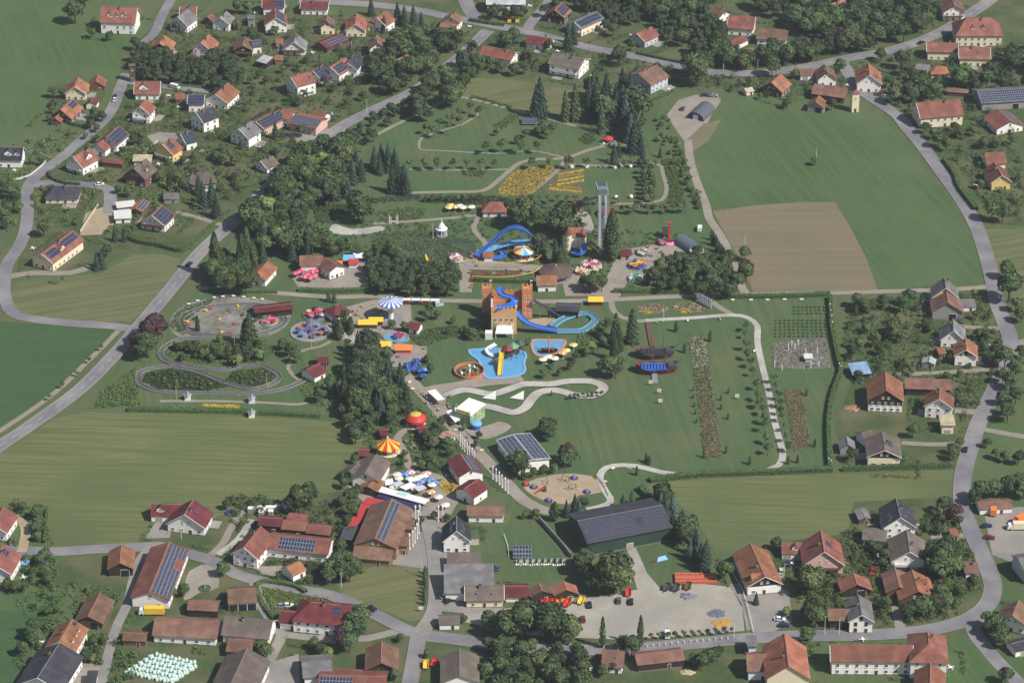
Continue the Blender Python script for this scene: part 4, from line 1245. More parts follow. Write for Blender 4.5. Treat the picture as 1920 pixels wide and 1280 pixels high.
def tree_w(kind,X,Y,h,label,group=None,wide=1.0,woodland=False):
    s=h/BASEH[kind]
    nm0=TNAME[kind]
    if nm0== 'leafy_tree':nm0='woodland_tree' if woodland else ('garden_tree' if h<6.6 else 'broadleaf_tree')
    root=empty(nm0,(X,Y,0),trnd.uniform(0,6.28),(s*wide,s*wide,s))
    tag(root,label,TCAT.get(kind,'tree'),group)
    c,t=trnd.choice(PROTO[kind])
    nm='foliage' if kind in 'sLU' else 'crown'
    inst(nm,c,root); inst('stem' if kind in 'sLU' else 'trunk',t,root)
    NT[kind]=NT.get(kind,0)+1
    TREES.append((X,Y,4.4*s*wide if kind in 'dDul' else 2.0*s))
    return root
def T(kind,x,y,h,label,group,wide=1.0):
    P=G(x,y,h*0.5)
    lb,g2=near_label(kind,P.x,P.y,h,label)
    return tree_w(kind,P.x,P.y,h,lb,g2 or group,wide)
def trees(label,group,spec):
    """spec: list of (kind, x, y, h) ; a line (kind, x0, y0, x1, y1, n, h) gives a row"""
    for t in spec:
        if len(t)== 4:T(t[0],t[1],t[2],t[3],label,group)
        elif len(t)== 5:T(t[0],t[1],t[2],t[3],label,group,t[4])
        else:
            k,x0,y0,x1,y1,n,h=t
            for i in range(n):
                f=i/max(1,n-1)
                tree(k,x0+(x1-x0)*f+trnd.uniform(-1.5,1.5),y0+(y1-y0)*f+trnd.uniform(-1,1),h*trnd.uniform(.85,1.15),label,group)
def inside(poly,x,y):
    r=False; j=len(poly)-1
    for i in range(len(poly)):
        (xi,yi),(xj,yj)=poly[i],poly[j]
        if (yi>y) != (yj>y) and x<(xj-xi)*(y-yi)/(yj-yi)+xi:r=not r
        j=i
    return r
def on_house(X,Y,pad=0.0):
    for cx,cy,a,hl,hw in FOOT:
        dx,dy=X-cx,Y-cy
        if abs(dx)>60 or abs(dy)>60:continue
        u=dx*math.cos(a)+dy*math.sin(a); v=-dx*math.sin(a)+dy*math.cos(a)
        if abs(u)<hl+pad and abs(v)<hw+pad:return True
    return False
WOODS=[]
_RP=np.array(ROADP)
def on_road(X,Y,pad=0.6):
    d=(_RP[:,0]-X) ** 2+(_RP[:,1]-Y) ** 2
    if (d<(_RP[:,2]+pad) ** 2).any():return True
    return any(inside(p,X,Y) for p in AVOID)
WOODS=[]
KADJ={'d':'leafy green tree','D':'dark leafy tree','u':'copper-leaved tree','l':'light green tree','c':'dark spruce','b':'blue-grey spruce','n':'slim pointed conifer','p':'slender poplar','y':'narrow thuja','o':'small round tree','s':'low shrub','L':'yellow-green shrub','U':'purple shrub'}
STOP=set('and with the a of beside in at below by to its before behind on between under right left above over along next an half for two as from near whose into around inside'.split())
def near_label(kind,X,Y,h,label):
    best,bd=None,17.0
    for bx,by,lb,L,w,ang,cat in BLD:
        d=math.hypot(bx-X,by-Y)-max(L,w)*.35
        if d<bd:bd,best=d,lb
    if not best:return kind_label(kind,h,label),None
    k=KADJ[kind]
    if kind in 'dDul':k=('small ' if h<5.6 else 'tall ' if h>9 else '')+k
    ws=(k+' beside the '+best).split()[:16]
    while ws[-1] in STOP:ws.pop()
    return ' '.join(ws),'plants by the '+' '.join(best.split()[:8])
def kind_label(kind,h,label):
    cut=min([label.find(' '+w+' ') for w in ('of','in','between','behind','along','right','beside','above','on','at','around','near','below','standing','left','among','planted','from','round','before') if label.find(' '+w+' ')>0] or [len(label)])
    ws=(('low ' if h<BASEH[kind]*.72 else 'very tall ' if h>BASEH[kind]*1.25 else '')+KADJ[kind]+label[cut:]).split()[:16]
    while ws[-1] in STOP:ws.pop()
    return ' '.join(ws)
def wood(label,group,poly,n,kinds,h0,h1,mind=4.0,pad=1.5):
    xs=[p[0] for p in poly]; ys=[p[1] for p in poly]
    got=[]; tries=0
    while len(got)<n and tries<n*40:
        tries+= 1
        x,y=trnd.uniform(min(xs),max(xs)),trnd.uniform(min(ys),max(ys))
        if not inside(poly,x,y):continue
        h=trnd.uniform(h0,h1)
        P=G(x,y,h*0.45)
        if on_house(P.x,P.y,pad) or on_road(P.x,P.y,0.8):continue
        if any((P.x-q[0]) ** 2+(P.y-q[1]) ** 2<mind ** 2 for q in got):continue
        got.append((P.x,P.y))
        kd=trnd.choice(kinds)
        if kd in 'dDl':WOODS.append((h*scale_at(y),kd,P.x,P.y,h,kind_label(kd,h,label),group))
        else:tree_w(kd,P.x,P.y,h,kind_label(kd,h,label),group)
def hedge(pix,w,h,label,m='h',closed=False,dens=9.0,name='hedge',cat='hedge',group=None):
    pts=smooth_line([G(x,y) for x,y in pix],1.0,closed)
    o=MB()
    C,Nn=[],[]
    for a,b in zip(pts[:-1],pts[1:]):
        t=(b-a); ln=t.length
        if ln<1e-4:continue
        t /=ln; nr=Vector((-t.y,t.x,0))
        for _ in range(max(2,int(dens*ln*(w+2*h)/4))):
            f=trnd.random(); u=trnd.uniform(-1,1)
            pos=a+(b-a)*f
            if trnd.random()<w/(w+2*h)+0.15:
                C.append((pos.x+nr.x*u*w/2,pos.y+nr.y*u*w/2,h*trnd.uniform(.92,1.06))); Nn.append((0,0,1))
            else:
                sd=1 if u>0 else-1
                C.append((pos.x+nr.x*sd*w/2*trnd.uniform(.9,1.05),pos.y+nr.y*sd*w/2*trnd.uniform(.9,1.05),h*trnd.random())); Nn.append((nr.x*sd,nr.y*sd,.3))
    me=quads_mesh(name,np.array(C),np.array(Nn),0.32,LM[m])
    core=MB(); strip_mesh(core,pts,-w*0.4,w*0.4,0.0,0,closed,dz=h*0.9)
    ob=link(bpy.data.objects.new(name,me)); tag(ob,label,cat,group)
    core.build('inner_twigs',LM[m],ob)
    return ob

# ---- clumps placed from the photograph
trees('large dark tree at the field edge beside the big white house with dormers','trees by the dormer house',[('D',140,22,14),('D',152,4,12),('d',172,62,7),('d',205,68,6)])
wood('leafy tree in the dense grove between the meadow lane and the orange-roofed houses','trees of the dense grove',[(248,78),(285,95),(330,100),(350,112),(400,100),(440,110),(455,150),(420,165),(360,150),(300,150),(262,150),(250,120)],66,'dDd',6,9.5,3.4)
trees('garden tree around the houses at the meadow edge','meadow edge garden trees',[('d',100,172,7),('d',118,175,6),('D',104,192,6),('d',98,205,5),('d',178,212,7),('d',192,218,6),('d',170,232,6),('d',182,240,5),('D',92,222,4),('d',162,175,4)])
trees('tree in the gardens between the solar-roofed houses and the vegetable garden','gardens of the upper houses',[('d',445,12,9),('d',465,14,8),('d',425,38,7),('D',330,50,6),('d',350,48,6),('d',515,58,6),('d',470,60,6),('d',445,45,7),('d',405,125,7),('d',430,145,6),('d',485,140,5),('d',500,150,5),('D',470,150,5),('d',540,118,5),('d',560,125,5),('d',575,112,5),('d',530,130,5),('u',610,152,7),('d',625,165,5),('d',652,150,6),('d',545,182,6),('d',560,190,6),('d',570,175,5),('d',660,170,5),('d',680,180,6),('d',650,192,5)])
wood('leafy tree of the wood in the bend of the road','trees of the road bend wood',[(690,120),(720,90),(760,60),(790,55),(870,75),(900,100),(900,140),(870,160),(850,180),(800,215),(770,205),(800,160),(770,160),(710,165)],63,'dDDd',9,13,3.8)
wood('shrubby tree along the hedge bank between main road and park path','trees on the road bank',[(640,250),(700,215),(770,185),(790,200),(720,232),(665,265)],20,'dD',4,7,3.5)
trees('dark spruce standing along the top road','spruces along the top road',[('c',745,25,13),('c',758,30,12),('c',775,28,12),('c',790,40,11),('c',696,12,11),('c',720,45,10),('d',742,70,10),('D',735,100,9)])
wood('tree in the gardens above the top road','trees above the top road',[(890,0),(910,15),(1000,20),(1030,0),(1180,-5),(1190,40),(1130,45),(1110,15),(1060,5),(1000,30),(900,30)],35,'dD',6,10,4)
trees('tree between the top road and the park lawn houses','trees below the top road',[('d',948,75,11),('D',962,68,10),('D',990,100,9),('d',1000,112,9),('d',1030,85,7),('c',1065,70,15),('c',1075,62,13),('d',920,118,8),('D',940,125,8),('d',965,130,8),('d',985,128,7),('d',900,125,8),('D',1160,105,12),('d',1150,55,9),('d',1135,48,8),('D',1165,95,10),('d',1185,85,7)])
wood('tall tree of the wooded gardens right of the top road','wooded gardens at the top right',[(1165,-10),(1340,-10),(1330,30),(1365,60),(1360,100),(1300,95),(1270,70),(1240,60),(1235,30),(1190,30)],63,'dDDdc',8,13,4.0)
trees('big broad roadside tree above the gravel lot','big roadside tree',[('d',1308,132,18),('D',1296,120,15),('d',1318,118,15)])
wood('tree in the tall row between the road and the long red-brown roofs','tall trees along the road curve',[(1330,92),(1360,90),(1395,105),(1420,95),(1480,85),(1540,85),(1545,110),(1480,125),(1420,128),(1335,122)],33,'dDdc',8,12,3.4)
wood('tree of the wood at the top edge right of the red hipped gardens','wood at the top right edge',[(1420,-10),(1760,-10),(1755,40),(1700,75),(1650,90),(1560,105),(1540,60),(1480,45),(1470,20),(1410,20)],105,'dDDd',8,13,4.0)
trees('copper beech with dark purple crown in the top right wood','copper beeches',[('u',1582,72,12),('u',1575,62,9)])
wood('tree beside the farm buildings at the right upper edge','trees at the upper right farms',[(1870,95),(1990,60),(1990,165),(1900,165),(1850,160),(1800,165),(1770,145),(1860,130)],33,'dDD',7,13,4)
wood('leafy tree between the orange-roofed house and the long cream farmhouse','trees by the cream farmhouse',[(1660,150),(1710,140),(1770,145),(1790,170),(1720,185),(1670,185)],14,'dDd',7,11,4.5)
trees('tree around the street fork houses','street fork trees',[('D',1575,125,9),('d',1652,102,8),('D',1690,112,11),('d',1698,128,9),('d',1405,152,6),('d',1560,195,7),('d',1425,180,4),('d',1475,195,6),('d',1372,165,3),('d',1490,140,5)])
trees('garden tree near the pale yellow gable house','right gardens',[('D',1760,262,9),('d',1775,270,8),('d',1735,240,7),('d',1750,250,7),('d',1800,250,6),('d',1825,245,6),('d',1790,238,6),('d',1845,268,7),('d',1870,268,6),('d',1898,262,6),('d',1860,395,11),('D',1880,400,10),('d',1838,345,6),('D',1893,535,17),('d',1888,505,10),('d',1905,570,8),('d',1915,590,8),('d',1912,330,5)])
# left village
trees('tree or conifer in the gardens left of the main road','left garden trees',[('c',380,365,14),('c',396,360,15),('c',405,385,13),('c',372,345,11),('c',190,485,10),('c',180,490,9),('D',200,470,7),('d',82,428,9),('c',215,438,8),('c',232,440,7),('d',330,330,8),('D',345,345,8),('d',300,330,7),('c',318,340,9),('d',240,360,6),('d',222,355,5),('d',20,360,8),('d',8,350,7),('d',30,372,8),('d',15,390,8),('D',5,400,8),('d',35,390,6),('d',10,420,6),('d',60,300,5),('d',78,302,5),('d',420,298,7),('d',405,292,6),('d',440,300,7),('d',430,285,5),('c',452,270,6),('c',516,243,10),('d',565,245,7),('d',500,300,6),('d',520,285,6),('u',440,330,5),('d',130,250,3),('d',160,255,4),('d',265,255,6),('d',250,262,6),('d',230,282,5),('d',180,262,4),('d',365,290,5),('d',345,300,6)])
trees('tall slender poplar standing between the main road and the park','tall poplars by the main road',[('p',403,478,23),('p',462,470,24),('p',453,478,21),('p',474,482,18)])
# the wood between the main road and the park
wood('tall tree in the wood between the main road and the park','trees of the park boundary wood',[(520,330),(560,290),(610,270),(655,258),(670,290),(655,350),(600,365),(565,385),(565,425),(610,440),(600,470),(550,475),(520,460),(490,480),(480,440),(455,430),(470,395),(510,365)],74,'dDDdclD',10,16,4.8)
wood('tall tree of the dark clump beside the orange-roofed park house','trees behind the park house',[(385,500),(420,480),(460,505),(480,520),(465,535),(420,535),(390,525)],14,'dDd',8,13,4.2)
trees('spruce in the clump on the upper park lawn','spruces on the upper lawn',[('c',668,305,15),('c',660,320,14),('c',678,318,12),('c',702,295,13),('c',715,292,14),('c',728,295,15),('c',740,300,13),('c',712,308,11),('c',735,335,15),('c',748,338,14),('c',762,342,14),('c',757,328,12),('c',638,340,15),('c',628,350,14),('c',650,345,14)])
trees('broad tree at the little quarry basin','trees at the quarry basin',[('d',672,385,16),('D',680,398,13),('d',640,462,8),('d',655,455,8),('D',612,458,8),('d',625,470,7),('d',740,470,8),('D',730,462,7),('d',705,470,7),('d',752,480,7),('d',690,480,6),('d',668,470,7),('d',722,490,7),('l',618,462,4)])
wood('leafy tree of the clipped dark block beside the park road','trees of the clipped block',[(688,496),(720,490),(790,495),(850,500),(862,520),(860,545),(780,548),(700,545),(686,525)],44,'dD',7,9,4.0)
trees('small round tree planted in a row on the upper park lawn','small trees on the upper lawn',[('o',800,242,6.8),('o',813,248,6.8),('o',823,232,6.8),('o',840,242,6.8),('o',844,222,6.8),('o',862,228,6.8),('o',862,212,6.8),('o',882,202,7),('o',900,210,7),('o',910,277,7.5),('o',942,274,8),('o',975,274,9),('o',1008,276,7.5),('d',638,290,9),('d',700,255,7),('d',690,262,6)])
trees('round tree of the row along the path below the upper lawn','row along the lower path',[('o',768,308,926,309,7,6.6),('o',995,306,1100,305,4,7),('o',800,372,900,370,8,5),('o',960,374,1080,372,8,5)])
trees('leafy shrub-like tree of the group beside the solar table on the upper lawn','lawn shrub group',[('d',1020,238,8),('D',1035,240,7),('d',1008,245,6),('d',1025,250,6),('d',970,262,5),('d',985,250,5),('d',930,248,4)])
trees('large spruce below the white house with flat roof','big spruces above the park',[('c',1012,182,22),('c',1005,190,18),('n',1060,198,17),('n',1078,192,20),('n',1128,222,16),('c',1135,210,14)])
wood('tall spruce or fir in the dark stand below the huge white farmhouse','dark conifer stand',[(1095,165),(1130,155),(1175,155),(1200,185),(1210,225),(1200,260),(1175,258),(1160,220),(1110,205)],24,'cccbD',13,19,4.6)
trees('blue-green spruce at the park edge beside the gravel track','spruces by the gravel track',[('b',1195,240,15),('b',1178,225,14),('c',1202,270,11),('b',1170,200,14),('c',1150,290,9),('c',1160,280,8),('c',1238,285,6)])
wood('shrub in the planting along the gravel track fence','shrubs along the gravel track',[(1225,215),(1255,220),(1285,300),(1320,380),(1310,390),(1280,340),(1255,290),(1235,270)],46,'sss',1.6,3.2,1.6)
trees('small round tree along the tiny lawn beside the slide tower','small trees by the slide tower',[('o',1206,318,1212,372,8,6),('o',1220,318,1224,372,8,6),('o',1140,308,1230,306,7,5),('o',1100,378,1160,376,4,4.5),('c',1205,292,10),('c',1152,288,11)])
trees('clipped dark tree of the row above the little fairground','clipped row above the fairground',[('o',1168,392,1285,390,11,5.8)])
trees('tall slim dark conifer beside the little fairground','tall conifer by the fairground',[('p',1148,440,26,1.1),('p',1143,445,22,1.1)])
trees('big rounded tree between the flume and the slide tower','big trees by the blue flume',[('d',985,395,17),('D',970,405,14),('d',1002,402,15),('D',1052,410,17),('d',1045,420,14),('D',1062,425,13),('D',1012,455,11),('n',1018,465,12),('n',1042,472,13),('n',1056,470,14),('n',1050,480,12),('d',1085,425,8),('d',960,385,8)])
wood('leafy tree of the dark wood right of the fairground','trees right of the fairground',[(1235,495),(1290,480),(1310,470),(1330,490),(1370,480),(1400,500),(1405,530),(1385,548),(1300,545),(1240,545),(1225,520)],40,'dDDd',7,11,4.4)
trees('clipped conifer of the row along the field track','conifers on the field track',[('n',1335,440,1372,500,11,7),('c',1355,475,7),('y',1243,485,6),('y',1266,480,6),('y',1283,482,6),('y',1292,482,6)])
trees('single round tree on the edge of the stubble field','lone trees on the fields',[('d',1396,475,8)])
trees('small bush round the pole in the big meadow','bush in the meadow',[('d',1527,302,5)])
trees('large spreading tree beside the orange hall behind the castle','tree beside the castle',[('d',1108,532,10),('d',1128,530,9),('D',1098,528,8),('d',1118,522,9)])
# park south part
wood('tall conifer or dark tree of the clump between the square and the avenue','dark clump by the avenue',[(660,655),(690,630),(720,660),(745,700),(765,730),(770,760),(720,770),(680,770),(640,740),(630,710),(660,690)],40,'ccDdDc',9,15,4.4)
wood('tree behind the carousels left of the avenue','trees behind the carousels',[(640,745),(700,765),(760,755),(740,780),(690,800),(680,830),(660,830),(645,790)],16,'dDd',6,9,4.0)
trees('pointed dark conifer beside the kart arena','conical conifers of the kart arena',[('n',467,618,16,1.7),('n',460,622,13,1.5)])
trees('big copper-brown tree at the main road junction','copper trees at the junction',[('u',283,622,15),('u',290,612,14),('D',275,645,13),('u',258,640,11),('D',262,658,10)])
wood('shrub on the mounds inside the loop track','shrubs inside the loop track',[(275,700),(320,692),(400,715),(470,725),(510,705),(480,690),(440,695),(420,720),(380,732),(300,728)],60,'ssss',1.0,2.0,1.4)
wood('small tree above the loop track','small trees above the loop track',[(320,645),(360,645),(420,650),(500,645),(490,675),(450,680),(400,672),(340,672)],26,'dDs',3,6,3.0)
trees('tree on the lawn around the spinning discs','trees by the discs',[('d',545,655,8),('D',555,668,7),('d',530,645,6),('d',400,655,6),('l',412,635,4),('d',490,655,5),('o',650,645,6),('o',640,700,7),('d',620,720,9),('D',600,740,8),('d',640,725,9),('d',645,770,7),('d',655,760,6)])
trees('narrow columnar cypress at the fountain square','cypresses at the square',[('y',629,612,10),('y',636,618,10),('y',650,600,11),('y',658,610,9),('y',643,595,8),('y',616,555,6),('y',627,557,6)])
trees('pointed conifer on the lawn beside the pirate ship','conifers by the pirate ship',[('n',1155,615,15,1.3),('n',1186,610,17,1.3),('n',1152,650,13,1.2),('n',1160,632,13,1.2)])
trees('broad tree left of the pirate ship','broad trees by the pirate ship',[('d',1145,685,11),('D',1155,692,9),('d',1132,690,9),('d',1160,680,8),('l',1108,652,7),('l',1100,660,5),('d',1125,620,6),('d',1132,640,6),('d',1140,605,5)])
trees('small tree around the splash pools and the castle lawn','trees by the pools',[('d',885,625,7),('d',875,618,5),('d',805,580,6),('d',820,590,5),('D',800,592,6),('d',840,620,4),('d',850,600,4),('d',758,612,5),('d',735,608,5),('d',775,613,4),('D',908,600,7),('d',802,672,5),('d',808,690,5),('d',1020,700,5),('d',1030,690,5),('d',1050,698,4),('d',1070,685,5),('d',1080,668,5),('d',990,640,4)])
trees('round avenue tree along the curving pale footpath','avenue along the pale footpath',[('o',1398,612,5.5),('o',1396,628,4.5),('o',1398,648,6),('o',1400,665,6),('o',1408,680,6),('o',1412,698,5),('o',1420,722,6),('o',1422,742,6),('o',1424,756,6),('o',1430,770,6),('o',1432,785,6),('o',1434,800,6),('o',1436,822,6),('o',1440,842,6),('o',1452,710,5.5),('o',1455,725,5.5),('o',1460,742,5.5),('o',1464,756,5.5),('o',1466,770,5.5),('o',1468,782,5.5),('o',1472,800,5.5),('o',1474,820,5.5),('o',1480,838,5.5)])
trees('slim dark conifer on the rose garden lawn','slim conifers on the rose lawn',[('y',1268,612,5.5),('y',1332,630,5.5),('y',1284,652,5),('y',1212,858,4.5),('y',1218,862,4.5),('y',1194,882,4.5),('y',1406,862,4.5),('y',1478,862,4),('y',1496,860,4),('y',1362,842,4),('y',1512,735,3.5),('y',1528,830,4),('y',1300,728,2.5),('y',1300,742,2.5),('y',1302,758,2.5),('y',1304,772,2.5),('y',1306,788,2.5),('y',1352,745,3),('y',1352,762,3),('y',1320,850,4),('y',1365,780,3),('y',1366,732,3)])
trees('fruit tree in the gardens beside the park fence','fruit garden trees',[('d',1618,572,9),('d',1608,562,8),('d',1630,575,7),('D',1655,565,8),('d',1695,570,9),('D',1705,558,9),('d',1672,620,10),('D',1680,612,9),('d',1640,635,8),('d',1625,615,6),('d',1612,645,7),('d',1650,655,6),('d',1600,660,6),('d',1690,632,6),('d',1735,605,5),('d',1745,615,5),('d',1700,680,6),('d',1710,695,5),('d',1610,702,5),('d',1782,672,5),('d',1835,625,6),('d',1850,630,6),('d',1845,650,6),('d',1860,672,8),('D',1870,660,9),('D',1885,670,11),('d',1905,690,10),('D',1895,715,9),('D',1880,705,8),('d',1915,660,8),('d',1890,775,9),('D',1880,745,8),('D',1905,740,9),('d',1885,765,7),('d',1830,590,5),('y',1855,588,5),('d',1800,700,4),('d',1775,705,5)])
trees('garden tree near the wide grey roof by the lower street','lower right garden trees',[('d',1712,808,7),('d',1720,798,5),('d',1598,852,7),('d',1788,850,7),('D',1785,840,6),('d',1800,830,5),('d',1695,862,5),('d',1850,830,5),('d',1868,850,6),('d',1885,855,6),('D',1910,858,7),('D',1840,920,10),('d',1865,915,9),('d',1890,910,10),('D',1905,905,10),('d',1920,915,10),('D',1828,930,8),('D',1770,945,9),('u',1790,960,9),('d',1778,965,6),('y',1738,985,6),('d',1765,970,5),('d',1800,975,5),('d',1750,962,4),('d',1760,992,5)])
trees('tall leafy tree right of the mossy brown roof in the lower street gardens','lower street garden trees',[('d',1768,1050,17),('D',1775,1035,14),('d',1760,1065,14),('d',1750,1045,13),('d',1790,1060,12),('d',1765,1110,9),('d',1735,1135,10),('D',1720,1140,9),('d',1755,1130,10),('d',1775,1125,9),('D',1700,1145,8),('d',1800,1105,7),('d',1825,1090,7),('d',1660,1130,7),('d',1648,1128,6),('d',1660,1040,7),('d',1645,1030,6),('d',1632,1022,6),('d',1655,1055,6),('d',1780,1010,5),('d',1855,1160,8),('D',1865,1170,9),('d',1875,1185,9),('d',1880,1200,8),('d',1850,1178,7),('D',1886,1265,8)])
trees('tall leafy tree between the pink house and the parking yard','trees of the parking yard',[('d',1520,1090,13),('D',1510,1080,11),('d',1532,1085,11),('D',1525,1140,11),('d',1530,1155,10),('D',1518,1150,9),('d',1515,1190,8),('d',1510,1200,7),('D',1455,1018,6),('d',1360,1070,10),('c',1418,1120,6),('L',1477,1145,4),('d',1455,1060,5),('d',1605,1040,5)])
wood('tall dark conifer of the row behind the green hall','conifers behind the green hall',[(1228,930),(1240,925),(1275,965),(1310,1010),(1330,1040),(1320,1050),(1295,1035),(1285,1005),(1262,980)],18,'ccbD',9,13,3.0)
trees('conifer in the group between the sand playground and the green hall','conifers by the sand playground',[('y',1040,958,9),('y',1036,960,8),('c',1062,952,8),('c',1078,945,10),('b',1086,950,8),('d',1096,942,6),('c',1168,938,7),('y',1185,932,6),('c',1232,935,8),('d',1005,962,5),('d',985,965,4),('l',998,962,4)])
trees('big weeping tree in front of the green hall','big tree before the green hall',[('d',1150,1070,18,1.1),('d',1140,1085,14),('d',1165,1085,14),('D',1090,1058,10),('D',1105,1075,10),('D',1098,1045,9),('D',1115,1090,10)])
trees('round dense tree beside the white hall with violet panels','trees by the violet hall',[('d',970,866,12),('D',966,872,10),('d',978,876,10),('d',1025,802,10),('d',1032,796,8),('D',1028,815,7),('u',1062,850,10),('d',1070,855,10),('D',1058,862,8),('d',1000,885,5),('d',1020,880,5),('d',1040,878,5),('d',985,892,4)])
wood('tree of the wood at the bottom behind the cream farmhouse','trees of the bottom wood',[(905,1190),(920,1150),(960,1140),(1020,1135),(1080,1160),(1100,1195),(1110,1230),(1090,1290),(900,1290),(895,1240)],36,'dDDd',6,11,4.6)
trees('huge spreading tree beside the cream farmhouse and gravel yard','huge farmhouse trees',[('d',985,1160,17,1.15),('D',1030,1168,18,1.15),('d',950,1170,14,1.1),('d',1065,1180,14,1.1)])
trees('tree of the gardens along the lower crossroads','lower crossroads trees',[('d',660,1165,11),('d',675,1150,10),('D',670,1180,11),('d',650,1185,10),('u',640,1195,10),('D',655,1205,9),('d',620,1065,9),('D',632,1052,9),('d',640,1070,10),('d',655,1075,8),('D',665,1060,8),('d',615,1080,8),('d',650,1045,7),('d',640,1020,6),('d',700,1040,3),('d',560,935,13),('D',575,928,12),('d',548,945,9),('d',418,1066,7),('d',345,1105,6),('d',325,1110,5),('d',655,930,8),('D',670,920,7),('d',660,955,8),('d',650,975,6),('D',690,985,3),('d',425,945,5),('d',500,1220,7),('d',488,1210,6),('d',590,1205,6),('d',600,1215,6),('l',615,1225,6),('d',710,1255,6),('d',740,1265,6),('d',725,1250,5),('d',750,1195,4),('d',800,1225,4),('d',1185,1210,10),('d',1170,1205,8),('d',1130,1255,6),('d',1150,1250,5),('D',1315,1240,8),('d',1330,1230,8),('d',1345,1225,7),('d',1300,1235,6),('d',870,1160,4)])
trees('pair of slim columnar conifers between gravel yard and bottom sheds','columnar conifers by the gravel yard',[('y',1130,1185,14,.5),('y',1201,1182,14,.5)])
trees('small round tree of the row behind the white bollards','small trees behind the bollards',[('o',1222,1193,1372,1180,11,3.4)])
trees('clipped conical yew of the row beside the entrance street','conical yews by the entrance street',[('y',797,1068,796,1125,9,4.0)])
trees('garden tree on the left edge of the lower village','lower left garden trees',[('d',42,950,5),('d',70,960,7),('d',72,980,7),('D',66,990,6),('d',70,1005,5),('d',85,1040,7),('D',75,1050,6),('d',60,1070,4),('d',85,1070,6),('d',90,1085,6),('d',30,1100,6),('d',45,1098,6),('d',15,1095,6),('d',65,1175,8),('D',55,1185,7),('d',70,1190,6),('d',42,1215,7),('d',60,1200,6),('d',90,1145,5),('D',102,1140,5),('d',112,1132,4),('d',160,1230,6),('L',170,1232,4),('d',182,1220,5),('d',175,1200,5),('d',195,1200,5)])
trees('small young tree beside the field track left of the main road','young trees on the field track',[('o',190,652,3.5),('o',167,676,3.5),('o',144,700,3.5),('o',117,722,3.5),('o',92,745,3.5)])
trees('little cone tree at the rim of the pale winding course','cone trees at the winding course',[('o',1068,744,1128,738,8,3.0),('y',1034,737,2.5)])
trees('tree among the carousels and food stalls','trees among the food stalls',[('d',800,820,7),('d',812,830,7),('D',815,815,7),('d',840,830,7),('D',845,845,6),('d',800,855,6),('d',812,862,5),('D',805,875,5),('d',790,870,5),('d',760,850,4),('D',755,865,4),('d',822,800,5),('d',828,790,5),('l',870,800,4),('d',862,785,3),('d',895,830,4),('D',898,815,4),('d',700,840,5),('D',665,860,5),('d',720,870,5),('D',790,975,4),('d',815,965,4),('d',838,970,4),('d',735,805,3),('d',655,890,6),('d',645,905,6),('D',640,940,6)])

# ---- the 290 largest woodland trees are things, the smaller ones between them one mass
WOODS.sort(key=lambda t:-t[0])
for t in WOODS[:298]:tree_w(t[1],t[2],t[3],t[4],t[5],t[6],1.0,True)
_V,_N=[],[]
for t in WOODS[298:]:
    C,Nn=blob_points(0.6,t[4],t[4]*.42,20,46)
    _V.append(C+np.array([t[2],t[3],0])); _N.append(Nn)
if _V:
    ob=link(bpy.data.objects.new('undergrowth_trees',quads_mesh('undergrowth_trees',np.concatenate(_V),np.concatenate(_N),0.5,LM['D'])))
    tag(ob,'smaller trees filling the woods between the tall ones','trees',None,'stuff')

# ---- hedges
hedge([(240,448),(262,456),(300,463),(340,472),(360,462)],2.2,2.2,'long dark clipped hedge below the solar house lawn')
hedge([(92,325),(96,335),(115,344),(150,348)],1.4,1.6,'curved low hedge round the lawn of the big red-roofed house')
hedge([(184,362),(170,385),(150,408),(140,424)],1.6,1.8,'dark hedge along the embankment of the building plot')
hedge([(1218,903),(1300,893),(1430,888),(1560,882)],3.0,2.0,'long wide hedge between the park lawn and the mown field')
hedge([(1580,883),(1660,880),(1785,876)],1.8,2.2,'tall clipped hedge before the cream house with timber gable')
hedge([(1352,558),(1450,558),(1556,554)],2.4,1.8,'straight dark hedge below the field road with white signs')
hedge([(1150,548),(1230,549),(1380,548)],2.0,2.0,'hedge along the field road at the fairground wood')
hedge([(1556,560),(1560,620),(1572,680),(1576,700),(1560,745),(1553,800),(1556,880)],1.8,2.4,'winding dark hedge line with white figures at the right park boundary')
hedge([(240,770),(330,772),(450,774),(600,782)],2.6,1.8,'bushy hedge between the loop track gardens and the mown field')
hedge([(1770,302),(1790,330),(1800,355),(1830,395)],2.4,2.2,'dark hedge between the village street and the yellow house lawn')
hedge([(480,1098),(500,1092),(550,1100),(574,1112)],1.6,1.6,'clipped hedge at the upper side of the corn garden')
hedge([(480,1100),(488,1125),(502,1148),(520,1170)],1.6,1.6,'clipped hedge along the lane beside the corn garden')
hedge([(88,955),(86,990),(82,1018)],1.0,1.6,'narrow dark hedge beside the sandy drive')
hedge([(560,546),(620,548),(690,546)],2.4,1.8,'brown-green hedge below the red parasols')
hedge([(390,545),(450,548),(520,550)],1.6,1.4,'green hedge along the park road above the kart arena')
hedge([(890,527),(960,530),(1000,530)],2.2,2.0,'hedge strip behind the castle towers')
hedge([(430,395),(380,440),(345,470)],1.4,1.4,'hedge along the main road below the solar house')
hedge([(120,228),(140,236),(165,240)],1.6,1.6,'dark hedge closing the garden at the meadow corner')
hedge([(1195,102),(1240,112),(1280,120)],1.6,1.6,'dark hedge along the top road below the blue-grey house')
hedge([(880,40),(915,46),(945,50)],1.8,2.0,'dark hedge at the top junction')
hedge([(440,350),(470,345),(480,330)],6.0,1.0,'olive rough hedge bank above the main road')
hedge([(1200,918),(1230,950)],2.6,2.6,'short dark hedge running to the green hall')

